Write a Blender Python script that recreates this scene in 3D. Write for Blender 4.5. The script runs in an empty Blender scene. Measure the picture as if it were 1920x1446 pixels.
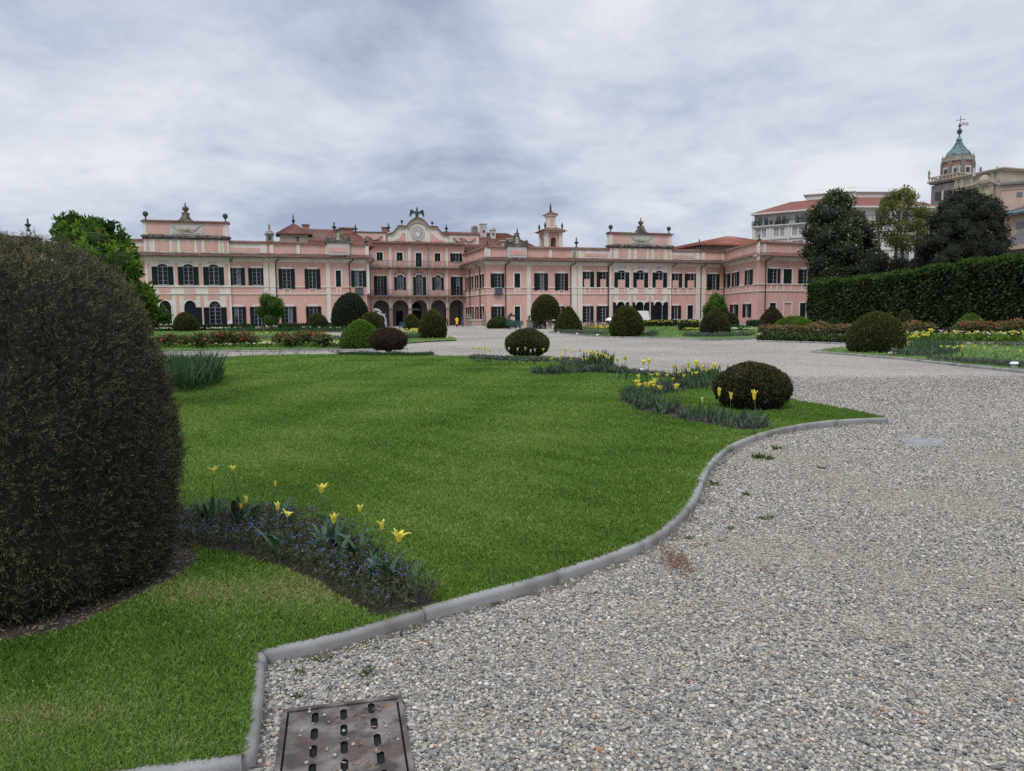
import bpy, bmesh, math, random
import numpy as np
from mathutils import Vector, Matrix
random.seed(7); RNG = np.random.default_rng(11)
SC = bpy.context.scene; COL = SC.collection
rad = math.radians
# ------------------------------------------------------------------ camera
F_, CX, CY, EYE = 1400., 960., 723., 1.6
PITCH, ROLL = math.atan(131.5 / F_), rad(.5)
_f = Vector((0, math.cos(PITCH), -math.sin(PITCH))); _u = Vector((0, math.sin(PITCH), math.cos(PITCH))); _r = Vector((1, 0, 0))
CU = _u * math.cos(ROLL) + _r * math.sin(ROLL); CR = _r * math.cos(ROLL) - _u * math.sin(ROLL)
cam = bpy.data.objects.new('camera', bpy.data.cameras.new('camera')); COL.objects.link(cam)
M = Matrix.Identity(4)
for i in range(3): M[i][0] = CR[i]; M[i][1] = CU[i]; M[i][2] = -_f[i]
M[2][3] = EYE
cam.matrix_world = M
cam.data.sensor_width = 36; cam.data.lens = 36 * F_ / 1920; cam.data.clip_start = .05; cam.data.clip_end = 5000
SC.camera = cam
# ------------------------------------------------------------------ light
SC.view_settings.view_transform = 'Standard'; SC.view_settings.look = 'None'; SC.view_settings.gamma = 1
SC.view_settings.exposure = 0.0
SC.cycles.use_denoising = False; SC.cycles.use_adaptive_sampling = False
SUN_EL, SUN_AZ = 48., 205.          # azimuth clockwise from +Y
w = bpy.data.worlds.new('World'); SC.world = w; w.use_nodes = True
nt = w.node_tree; nt.nodes.clear(); N = nt.nodes.new; L = nt.links.new
out = N('ShaderNodeOutputWorld'); bg = N('ShaderNodeBackground'); L(bg.outputs[0], out.inputs[0])
bg.inputs[1].default_value = .1
sky = N('ShaderNodeTexSky'); sky.sky_type = 'NISHITA'; sky.sun_disc = False
sky.sun_elevation = rad(SUN_EL); sky.sun_rotation = rad(SUN_AZ)
tc = N('ShaderNodeTexCoord'); sep = N('ShaderNodeSeparateXYZ'); L(tc.outputs['Generated'], sep.inputs[0])
def mth(op, a, b=None, clamp=False):
    n = N('ShaderNodeMath'); n.operation = op; n.use_clamp = clamp
    for i, x in enumerate((a, b)):
        if x is None: continue
        if isinstance(x, (int, float)): n.inputs[i].default_value = x
        else: L(x, n.inputs[i])
    return n.outputs[0]
def sstep(x, lo, hi, a=0., b=1.):
    n = N('ShaderNodeMapRange'); n.interpolation_type = 'SMOOTHSTEP'; L(x, n.inputs[0])
    for i, v_ in enumerate((lo, hi, a, b)): n.inputs[i + 1].default_value = v_
    return n.outputs[0]
zc = mth('MAXIMUM', sep.outputs[2], 0.0)
den = mth('ADD', zc, .22)
comb = N('ShaderNodeCombineXYZ'); L(mth('DIVIDE', sep.outputs[0], den), comb.inputs[0]); L(mth('DIVIDE', sep.outputs[1], den), comb.inputs[1])
def noise(vec, scale, detail, rough, off):
    mp = N('ShaderNodeMapping'); L(vec, mp.inputs[0]); mp.inputs['Location'].default_value = off
    n = N('ShaderNodeTexNoise'); n.inputs['Scale'].default_value = scale; n.inputs['Detail'].default_value = detail
    n.inputs['Roughness'].default_value = rough; n.inputs['Distortion'].default_value = .35; L(mp.outputs[0], n.inputs[0]); return n.outputs[0]
n1 = noise(comb.outputs[0], .85, 8, .55, (3.1, 1.4, 0)); n2 = noise(comb.outputs[0], 2.6, 9, .6, (7.7, 4.2, 0))
n3 = noise(comb.outputs[0], 7.5, 8, .6, (1.3, 9.2, 0)); cl = mth('ADD', mth('MULTIPLY', n1, .60), mth('ADD', mth('MULTIPLY', n2, .28), mth('MULTIPLY', n3, .12)))
# broad banks: a darker bank low over the left, a brighter break low over the right
az = mth('DIVIDE', sep.outputs[0], mth('MAXIMUM', sep.outputs[1], .05))
low = mth('MULTIPLY', sstep(zc, .11, .17, 1, 0), sstep(az, -.25, .1, 1, .15))
cl = mth('SUBTRACT', cl, mth('MULTIPLY', low, .07))
brk = mth('MULTIPLY', mth('MULTIPLY', sstep(az, -.2, .25, 0, 1), sstep(zc, .06, .13, 0, 1)), sstep(zc, .16, .26, 1, .0))
cl = mth('ADD', cl, mth('MULTIPLY', brk, .06))
ramp = N('ShaderNodeValToRGB'); L(cl, ramp.inputs[0]); e = ramp.color_ramp.elements
e[0].position = .37; e[0].color = (.37, .43, .57, 1)
e[1].position = .60; e[1].color = (.80, .83, .88, 1)
x_ = ramp.color_ramp.elements.new(.44); x_.color = (.50, .56, .69, 1)
x_ = ramp.color_ramp.elements.new(.515); x_.color = (.645, .69, .785, 1)
gain = N('ShaderNodeVectorMath'); gain.operation = 'SCALE'; L(ramp.outputs[0], gain.inputs[0])
L(sstep(zc, .42, .85, 10.1, 25.), gain.inputs['Scale'])
mx = N('ShaderNodeMix'); mx.data_type = 'RGBA'; mx.inputs[0].default_value = .95
L(sky.outputs[0], mx.inputs[6]); L(gain.outputs[0], mx.inputs[7]); L(mx.outputs[2], bg.inputs[0])
ld = bpy.data.lights.new('sun', 'SUN'); ld.energy = 1.25; ld.angle = rad(22); ld.color = (1, .965, .91)
so = bpy.data.objects.new('sun', ld); COL.objects.link(so)
sd = Vector((math.sin(rad(SUN_AZ)) * math.cos(rad(SUN_EL)), math.cos(rad(SUN_AZ)) * math.cos(rad(SUN_EL)), math.sin(rad(SUN_EL))))
so.rotation_euler = sd.to_track_quat('Z', 'Y').to_euler(); so.location = (0, 0, 60)
# ------------------------------------------------------------------ picture -> place
def ray(px, py): return _f + CR * ((px - CX) / F_) + CU * ((CY - py) / F_)
def gp(px, py, z=0.):
    d = ray(px, py); t = (z - EYE) / d[2]; return (d[0] * t, d[1] * t)
def at(px, py, D):
    d = ray(px, py); t = D / d[1]; return Vector((d[0] * t, D, EYE + d[2] * t))
# ------------------------------------------------------------------ materials
MAT = {}
def mat(name, col, rough=.7, col2=None, scale=3., detail=5., lo=.35, hi=.65, bump=0., bscale=None, metal=0., spec=.4, stretch=None, col3=None, scale3=.4):
    m = bpy.data.materials.new(name); m.use_nodes = True; t = m.node_tree; b = t.nodes['Principled BSDF']
    b.inputs['Base Color'].default_value = (*col, 1); b.inputs['Roughness'].default_value = rough
    b.inputs['Metallic'].default_value = metal; b.inputs['Specular IOR Level'].default_value = spec
    def tx(s, d, st=None):
        c = t.nodes.new('ShaderNodeNewGeometry'); mp = t.nodes.new('ShaderNodeMapping'); t.links.new(c.outputs['Position'], mp.inputs[0])
        if st: mp.inputs['Scale'].default_value = st
        n = t.nodes.new('ShaderNodeTexNoise'); n.inputs['Scale'].default_value = s; n.inputs['Detail'].default_value = d
        n.inputs['Roughness'].default_value = .6; t.links.new(mp.outputs[0], n.inputs[0]); return n
    if col2:
        n = tx(scale, detail, stretch); r = t.nodes.new('ShaderNodeValToRGB'); r.color_ramp.elements[0].position = lo; r.color_ramp.elements[1].position = hi
        r.color_ramp.elements[0].color = (*col, 1); r.color_ramp.elements[1].color = (*col2, 1)
        t.links.new(n.outputs[0], r.inputs[0]); src = r.outputs[0]
        if col3:
            n3 = tx(scale3, 3); r3 = t.nodes.new('ShaderNodeValToRGB'); r3.color_ramp.elements[0].position = .45; r3.color_ramp.elements[1].position = .68
            r3.color_ramp.elements[0].color = (0, 0, 0, 1); r3.color_ramp.elements[1].color = (1, 1, 1, 1); t.links.new(n3.outputs[0], r3.inputs[0])
            q = t.nodes.new('ShaderNodeMix'); q.data_type = 'RGBA'; t.links.new(r3.outputs[0], q.inputs[0]); t.links.new(src, q.inputs[6]); q.inputs[7].default_value = (*col3, 1); src = q.outputs[2]
        t.links.new(src, b.inputs['Base Color'])
    if bump:
        n = tx(bscale or scale, 6); bp = t.nodes.new('ShaderNodeBump'); bp.inputs['Strength'].default_value = bump; bp.inputs['Distance'].default_value = .02
        t.links.new(n.outputs[0], bp.inputs['Height']); t.links.new(bp.outputs[0], b.inputs['Normal'])
    MAT[name] = m; return m
def leafmat(name, stops, nscale=1.5, trans=.25, rough=.55, namp=.35):
    """foliage: each leaf carries a tint 0..1, plus drifts of tone from plant to plant"""
    m = bpy.data.materials.new(name); m.use_nodes = True; t = m.node_tree; b = t.nodes['Principled BSDF']; o = t.nodes['Material Output']
    a = t.nodes.new('ShaderNodeAttribute'); a.attribute_name = 'tint'
    g = t.nodes.new('ShaderNodeNewGeometry'); n = t.nodes.new('ShaderNodeTexNoise'); n.inputs['Scale'].default_value = nscale; n.inputs['Detail'].default_value = 3
    t.links.new(g.outputs['Position'], n.inputs[0])
    s = t.nodes.new('ShaderNodeMath'); s.operation = 'MULTIPLY_ADD'; t.links.new(n.outputs[0], s.inputs[0]); s.inputs[1].default_value = namp * 2; s.inputs[2].default_value = -namp
    ad = t.nodes.new('ShaderNodeMath'); ad.operation = 'ADD'; ad.use_clamp = True; t.links.new(a.outputs['Fac'], ad.inputs[0]); t.links.new(s.outputs[0], ad.inputs[1])
    r = t.nodes.new('ShaderNodeValToRGB'); el = r.color_ramp.elements
    while len(el) > 1: el.remove(el[-1])
    el[0].position = stops[0][0]; el[0].color = (*stops[0][1], 1)
    for p_, c_ in stops[1:]: q = el.new(p_); q.color = (*c_, 1)
    t.links.new(ad.outputs[0], r.inputs[0]); t.links.new(r.outputs[0], b.inputs['Base Color'])
    b.inputs['Roughness'].default_value = rough; b.inputs['Specular IOR Level'].default_value = .25
    if trans:
        tr = t.nodes.new('ShaderNodeBsdfTranslucent'); t.links.new(r.outputs[0], tr.inputs[0]); mi = t.nodes.new('ShaderNodeMixShader'); mi.inputs[0].default_value = trans
        t.links.new(b.outputs[0], mi.inputs[1]); t.links.new(tr.outputs[0], mi.inputs[2]); t.links.new(mi.outputs[0], o.inputs[0])
    MAT[name] = m; return m
mat('pink', (.64, .385, .315), .85, (.56, .32, .265), .8, 8, .36, .66, 0, 12, stretch=(1.3, 1.3, .4), col3=(.60, .41, .36), scale3=.45)
mat('cream', (.72, .66, .585), .85, (.58, .525, .46), 1.0, 8, .38, .68, 0, 12, stretch=(1.5, 1.5, .35), col3=(.66, .59, .53), scale3=.3)
mat('pale', (.52, .49, .45), .85, (.42, .40, .37), 1.6, 6, .4, .7)
mat('moss_stone', (.075, .068, .058), .95, (.25, .215, .18), 1.8, 8, .45, .68, .5, 6)
mat('old_stone', (.30, .27, .23), .95, (.17, .155, .135), 4, 6, .4, .65, .3, 10)
mat('tile', (.20, .070, .048), .85, (.11, .058, .048), 2.4, 7, .4, .66, .3, 8, col3=(.17, .115, .09), scale3=.5)
mat('tile_new', (.32, .115, .07), .8, (.24, .09, .06), 1.4, 6, .4, .66, .2, 6)
mat('tile_moss', (.16, .07, .052), .9, (.085, .068, .052), 1.6, 7, .4, .62, .4, 8)
mat('gutter', (.045, .028, .024), .5)
mat('shutter', (.007, .017, .016), .75, (.012, .025, .023), .6, 3, .4, .6, spec=.12)
mat('shutter_dark', (.009, .011, .014), .75, (.014, .018, .021), .6, 3, .4, .6, spec=.12)
mat('glass', (.008, .010, .013), .12, spec=.22)
mat('frame', (.21, .235, .27), .6)
mat('curtain', (.20, .22, .26), .9, (.08, .09, .12), 4, 2, .4, .6, stretch=(4, 4, .3))
mat('iron', (.03, .03, .032), .6)
mat('verdigris', (.06, .078, .078), .7, (.03, .037, .038), 5, 4, .4, .6)
mat('white_paint', (.75, .76, .78), .4)
mat('dark_in', (.05, .045, .045), .9)
mat('plaster_grey', (.26, .23, .22), .9, (.20, .18, .175), 1, 4)
mat('bench', (.018, .075, .07), .5)
mat('copper', (.15, .235, .235), .6, (.05, .085, .09), 1.2, 6, .4, .65)
mat('apt_wall', (.60, .57, .52), .8, (.52, .50, .46), .4, 4)
mat('apt_glass', (.10, .12, .14), .12, spec=.8)
mat('blind', (.33, .32, .33), .7)
mat('church', (.42, .37, .29), .85, (.33, .29, .23), .5, 7, .4, .66)
mat('church_pink', (.50, .37, .30), .85, (.43, .31, .25), .4, 5)
mat('brickish', (.34, .18, .13), .85, (.24, .14, .11), 1.5, 5)
mat('tower_stone', (.22, .19, .17), .9, (.14, .125, .12), .8, 6)
mat('grey_roof', (.085, .07, .07), .8, (.06, .05, .052), 1, 5)
mat('bark', (.055, .042, .033), .9, (.10, .08, .06), 6, 5, bump=.6)
mat('lamp_glow', (1, .6, .3), .5)
_b = MAT['lamp_glow'].node_tree.nodes['Principled BSDF']; _b.inputs['Emission Color'].default_value = (1, .62, .32, 1); _b.inputs['Emission Strength'].default_value = 2.5
# ------------------------------------------------------------------ builders
class MB:
    def __init__(s): s.v = []; s.f = []
    def add(s, vs, fs):
        n = len(s.v); s.v += [tuple(v) for v in vs]; s.f += [tuple(i + n for i in f) for f in fs]; return s
    def hexa(s, b, t):   # 4 bottom corners, 4 top corners, same order
        return s.add(list(b) + list(t), [(3, 2, 1, 0), (4, 5, 6, 7), (0, 1, 5, 4), (1, 2, 6, 5), (2, 3, 7, 6), (3, 0, 4, 7)])
    def box(s, c, wx, wy, z0, z1, rot=0., taper=1.):
        cs, sn = math.cos(rot), math.sin(rot); r = []
        for k, z in ((1, z0), (taper, z1)):
            r.append([(c[0] + (a * cs - b * sn), c[1] + (a * sn + b * cs), z) for a, b in ((-wx / 2 * k, -wy / 2 * k), (wx / 2 * k, -wy / 2 * k), (wx / 2 * k, wy / 2 * k), (-wx / 2 * k, wy / 2 * k))])
        return s.hexa(*r)
    def lathe(s, c, prof, n=12, cap=True, rot=0.):
        vs = []; fs = []
        for r, z in prof:
            vs += [(c[0] + r * math.cos(2 * math.pi * k / n + rot), c[1] + r * math.sin(2 * math.pi * k / n + rot), c[2] + z) for k in range(n)]
        for i in range(len(prof) - 1):
            for k in range(n): fs.append((i * n + k, i * n + (k + 1) % n, (i + 1) * n + (k + 1) % n, (i + 1) * n + k))
        if cap: fs.append(tuple(range((len(prof) - 1) * n, len(prof) * n))); fs.append(tuple(reversed(range(n))))
        return s.add(vs, fs)
    def tube(s, pts, rr, n=6):
        pts = [Vector(p) for p in pts]; vs = []; fs = []
        if not hasattr(rr, '__len__'): rr = [rr] * len(pts)
        for i, p in enumerate(pts):
            d = (pts[min(i + 1, len(pts) - 1)] - pts[max(i - 1, 0)]).normalized(); a = d.orthogonal().normalized() if i == 0 else (a - d * a.dot(d)).normalized(); b = d.cross(a)
            vs += [p + (a * math.cos(2 * math.pi * k / n) + b * math.sin(2 * math.pi * k / n)) * rr[i] for k in range(n)]
        for i in range(len(pts) - 1):
            for k in range(n): fs.append((i * n + k, i * n + (k + 1) % n, (i + 1) * n + (k + 1) % n, (i + 1) * n + k))
        fs.append(tuple(reversed(range(n)))); fs.append(tuple(range((len(pts) - 1) * n, len(pts) * n)))
        return s.add(vs, fs)
def tag(o, label=None, cat=None, group=None, kind=None):
    for k, x in (('label', label), ('category', cat), ('group', group), ('kind', kind)):
        if x: o[k] = x
    return o
def thing(name, label, cat, loc, group=None, rz=0.):
    o = bpy.data.objects.new(name, None); COL.objects.link(o); o.location = loc; o.rotation_euler.z = rz; o.empty_display_size = .2
    return tag(o, label, cat, group)
def org(o):
    v = Vector((0, 0, 0))
    while o: v += Vector(o.location); o = o.parent
    return v
def obj(name, mb, m, parent=None, loc=None, smooth=False, local=False):
    me = bpy.data.meshes.new(name)
    o_ = Vector((0, 0, 0)) if local else (org(parent) if parent else Vector(loc or (0, 0, 0)))
    me.from_pydata([tuple(Vector(v) - o_) for v in mb.v], [], mb.f); me.validate()
    bm = bmesh.new(); bm.from_mesh(me); bmesh.ops.recalc_face_normals(bm, faces=bm.faces) if not getattr(mb, 'keep', False) else None; bm.to_mesh(me); bm.free()
    if smooth: me.polygons.foreach_set('use_smooth', [True] * len(me.polygons))
    me.materials.append(MAT[m] if isinstance(m, str) else m)
    o = bpy.data.objects.new(name, me); COL.objects.link(o)
    if parent: o.parent = parent
    elif loc: o.location = loc
    return o
def copy_tree(o, parent=None):
    c = o.copy(); COL.objects.link(c)
    if parent: c.parent = parent
    for ch in list(o.children): copy_tree(ch, c)
    return c
def npmesh(name, V, Fq, m, parent=None, tint=None, loc=None, smooth=False):
    """V (n,3) world, Fq (k,3|4) ; tint per vertex"""
    me = bpy.data.meshes.new(name); k = Fq.shape[1]
    o_ = np.array(org(parent) if parent else (loc or (0, 0, 0)))
    me.vertices.add(len(V)); me.vertices.foreach_set('co', (V - o_).astype(np.float32).ravel())
    me.loops.add(Fq.size); me.loops.foreach_set('vertex_index', Fq.astype(np.int32).ravel())
    me.polygons.add(len(Fq)); me.polygons.foreach_set('loop_start', np.arange(0, Fq.size, k, dtype=np.int32)); me.polygons.foreach_set('loop_total', np.full(len(Fq), k, dtype=np.int32))
    if tint is not None:
        a = me.attributes.new('tint', 'FLOAT', 'POINT'); a.data.foreach_set('value', tint.astype(np.float32))
    if smooth: me.polygons.foreach_set('use_smooth', np.ones(len(Fq), dtype=bool))
    me.update(); me.materials.append(MAT[m] if isinstance(m, str) else m)
    o = bpy.data.objects.new(name, me); COL.objects.link(o)
    if parent: o.parent = parent
    elif loc: o.location = loc
    return o
def nrm(a): return a / np.maximum(np.linalg.norm(a, axis=1, keepdims=True), 1e-9)
def vn(P, s, seed=0):
    """smooth pseudo noise about -1..1"""
    r = np.random.default_rng(seed); o = np.zeros(len(P))
    for k in range(7):
        o += np.sin(P @ (r.normal(size=3) * s * (1 + .35 * k)) + r.uniform(0, 6.28)) / (1 + .3 * k)
    return o / 2.6
def leaves(name, P, D, size, m, parent=None, tint=None, aspect=.35, fold=.25, loc=None, side=None, bend=0.):
    """kite-shaped leaves from base P along D"""
    n = len(P); size = np.broadcast_to(size, (n,))[:, None]; D = nrm(D)
    R_ = RNG.normal(size=(n, 3)) if side is None else side
    W_ = nrm(np.cross(D, R_)); U_ = np.cross(W_, D)
    mid = P + D * size * .45
    V = np.empty((n, 4, 3)); V[:, 0] = P; V[:, 1] = mid + W_ * size * aspect * .5 + U_ * size * fold * aspect; V[:, 2] = P + D * size - U_ * size * bend; V[:, 3] = mid - W_ * size * aspect * .5 + U_ * size * fold * aspect
    Fq = np.arange(4 * n).reshape(n, 4)
    if tint is None: tint = RNG.random(n)
    return npmesh(name, V.reshape(-1, 3), Fq, m, parent, np.repeat(tint, 4), loc)
def inpoly(x, y, poly):
    c = np.zeros(len(x), bool); n = len(poly); j = n - 1
    for i in range(n):
        xi, yi = poly[i]; xj, yj = poly[j]
        k = ((yi > y) != (yj > y)) & (x < (xj - xi) * (y - yi) / ((yj - yi) or 1e-9) + xi); c ^= k; j = i
    return c
def smoothpath(pts, step=.15):
    """Catmull-Rom through 2-D ground points"""
    P = [Vector((p[0], p[1])) for p in pts]; P = [P[0] * 2 - P[1]] + P + [P[-1] * 2 - P[-2]]; o = []
    for i in range(1, len(P) - 2):
        n = max(2, int((P[i + 1] - P[i]).length / step))
        for k in range(n):
            t = k / n; a, b, c, d = P[i - 1:i + 3]
            o.append(.5 * ((2 * b) + (c - a) * t + (2 * a - 5 * b + 4 * c - d) * t * t + (3 * b - a - 3 * c + d) * t ** 3))
    o.append(P[-2]); return [(q[0], q[1]) for q in o]
def sheet(name, poly, z, m, label=None, kind='structure'):
    mb = MB(); mb.add([(x, y, z) for x, y in poly], [tuple(range(len(poly)))]); mb.keep = True
    me = bpy.data.meshes.new(name); bm = bmesh.new(); vs = [bm.verts.new(v) for v in mb.v]; f = bm.faces.new(vs); f.normal_update()
    if f.normal.z < 0: f.normal_flip()
    bmesh.ops.triangulate(bm, faces=[f]); bm.to_mesh(me); bm.free(); me.materials.append(MAT[m])
    o = bpy.data.objects.new(name, me); COL.objects.link(o); return tag(o, label, None, None, kind)
# ================================================================== PALACE
AL = rad(17); CA, SA = math.cos(AL), math.sin(AL)
class Wall:
    def __init__(s, A, B):
        s.A = A; s.B = B; s.L = math.hypot(B[0] - A[0], B[1] - A[1]); s.d = ((B[0] - A[0]) / s.L, (B[1] - A[1]) / s.L); s.n = (s.d[1], -s.d[0])
    def P(s, a, z, o=0.): return (s.A[0] + s.d[0] * a + s.n[0] * o, s.A[1] + s.d[1] * a + s.n[1] * o, z)
    def uv(s, px, py):
        r = ray(px, py); a, b, c, e_ = s.d[0], -r[0], s.d[1], -r[1]; D = a * e_ - b * c
        q = (-s.A[0] * e_ + b * s.A[1]) / D; t = (a * -s.A[1] + c * s.A[0]) / D; return q, EYE + r[2] * t
    def box(s, mb, a, b, z0, z1, o0, o1):
        return mb.hexa([s.P(a, z0, o1), s.P(b, z0, o1), s.P(b, z0, o0), s.P(a, z0, o0)], [s.P(a, z1, o1), s.P(b, z1, o1), s.P(b, z1, o0), s.P(a, z1, o0)])
    def prism(s, mb, pts, o0, o1):
        n = len(pts); return mb.add([s.P(a, z, o1) for a, z in pts] + [s.P(a, z, o0) for a, z in pts],
            [tuple(range(n)), tuple(reversed(range(n, 2 * n)))] + [(i, i + n, (i + 1) % n + n, (i + 1) % n) for i in range(n)])
IMG = {'1': 240, '2': 500, '3': 760, '4': 1040, '5': 1300}
def zz(k, x, y=600): return IMG[k] + x / 5.784, 380 + y / 5.784
def sx(w_, k, x, y=600): return w_.uv(*zz(k, x, y))[0]
P0 = (-20.9, 109.)
_line = Wall(P0, (P0[0] + CA, P0[1] + SA))
def onf(px): q = _line.uv(px, 540)[0]; return (P0[0] + CA * q, P0[1] + SA * q)
PFL, PR, PRE = onf(120), onf(912), onf(1357)
CLc = (P0[0] - SA * 14.1, P0[1] + CA * 14.1); CRc = (PR[0] - SA * 14.1, PR[1] + CA * 14.1)
CF = (36.1, 110.); _r5 = ray(1530, 540); EF = (_r5[0] / _r5[1] * 114.5, 114.5)
WL, WR, WC, WS, WE, WF = Wall(PFL, P0), Wall(PR, PRE), Wall(CLc, CRc), Wall(CRc, PR), Wall(PRE, CF), Wall(CF, EF)
WSL = Wall(P0, CLc)
def pal(u, v): return (P0[0] + CA * u - SA * v, P0[1] + SA * u + CA * v)
palace = thing('palace', 'long pink baroque palace with cream trim and dark green shutters behind the garden', 'palace', (-8, 118, 0))
def part(n, mb, m, p=None, **k): return obj(n, mb, m, p or palace, **k)
HOLES = {}
WINS = []
def addwin(wl, s0, s1, z0, z1, rise=0., kind='casement', shut=(None, None), off=0., recess=True):
    WINS.append((wl, s0, s1, z0, z1, rise, kind, shut, off))
    HOLES.setdefault(id(wl), []).append((s0, s1, z0, z1, rise))
def wallmesh(mb, wl, s0, s1, z0, z1, off=0., dep=.3):
    hs = [h for h in HOLES.get(id(wl), []) if h[0] > s0 - .01 and h[1] < s1 + .01 and h[2] >= z0 - .01 and h[3] + h[4] < z1 + .01]
    S = sorted({s0, s1} | {h[0] for h in hs} | {h[1] for h in hs}); Z = sorted({z0, z1} | {h[2] for h in hs} | {h[3] + h[4] for h in hs})
    for i in range(len(S) - 1):
        for j in range(len(Z) - 1):
            cs, cz = (S[i] + S[i + 1]) / 2, (Z[j] + Z[j + 1]) / 2
            if any(h[0] < cs < h[1] and h[2] < cz < h[3] + h[4] for h in hs): continue
            mb.add([wl.P(S[i], Z[j], off), wl.P(S[i + 1], Z[j], off), wl.P(S[i + 1], Z[j + 1], off), wl.P(S[i], Z[j + 1], off)], [(0, 1, 2, 3)])
    for a, b, c, d, r in hs:
        t = [(a, c), (b, c), (b, d)]
        if r:
            m_, h = (a + b) / 2, (b - a) / 2; arc = [(m_ + h * math.cos(math.pi * k / 14), d + r * math.sin(math.pi * k / 14)) for k in range(15)]
            for k in range(14):
                q0, q1 = arc[k], arc[k + 1]; mb.add([wl.P(q0[0], q0[1], off), wl.P(q0[0], d + r, off), wl.P(q1[0], d + r, off), wl.P(q1[0], q1[1], off)], [(0, 1, 2, 3)])
            t = [(a, c), (b, c)] + arc
        else: t.append((a, d))
        n = len(t)
        for k in range(n):
            p, q = t[k], t[(k + 1) % n]
            if abs(p[0] - q[0]) + abs(p[1] - q[1]) < 1e-6: continue
            mb.add([wl.P(*p, off), wl.P(*q, off), wl.P(*q, off - dep), wl.P(*p, off - dep)], [(0, 1, 2, 3)])
def shutter_mb(wl, a, b, z0, z1, off, arch=0):
    mb = MB(); st = .07
    wl.box(mb, a, b, z0, z1, off + .02, off + .05)
    for q0, q1 in ((a, a + st), (b - st, b)): wl.box(mb, q0, q1, z0, z1, off + .05, off + .075)
    nn = max(2, int((z1 - z0) / .95)) + 1
    for k in range(nn):
        zc_ = z0 + .04 + (z1 - z0 - .08) * k / (nn - 1); wl.box(mb, a + st, b - st, zc_ - .045, zc_ + .045, off + .05, off + .072)
    k = z0 + .12
    while k < z1 - .1:
        mb.hexa([wl.P(a + st, k, off + .066), wl.P(b - st, k, off + .066), wl.P(b - st, k, off + .052), wl.P(a + st, k, off + .052)],
                [wl.P(a + st, k + .05, off + .056), wl.P(b - st, k + .05, off + .056), wl.P(b - st, k + .05, off + .051), wl.P(a + st, k + .05, off + .051)]); k += .11
    if arch:  # quarter-round head rising towards the opening
        side = arch; pts = [(a, z1), (b, z1)]
        R_ = b - a; cx_ = a if side < 0 else b
        arc = [((a + R_ * math.cos(math.pi / 2 * k / 6)) if side < 0 else (b - R_ * math.cos(math.pi / 2 * k / 6)), z1 + .55 * math.sin(math.pi / 2 * k / 6)) for k in range(7)]
        pts = [(b if side > 0 else a, z1)] + arc
        wl.prism(mb, pts, off + .02, off + .05)
    return mb
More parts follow.
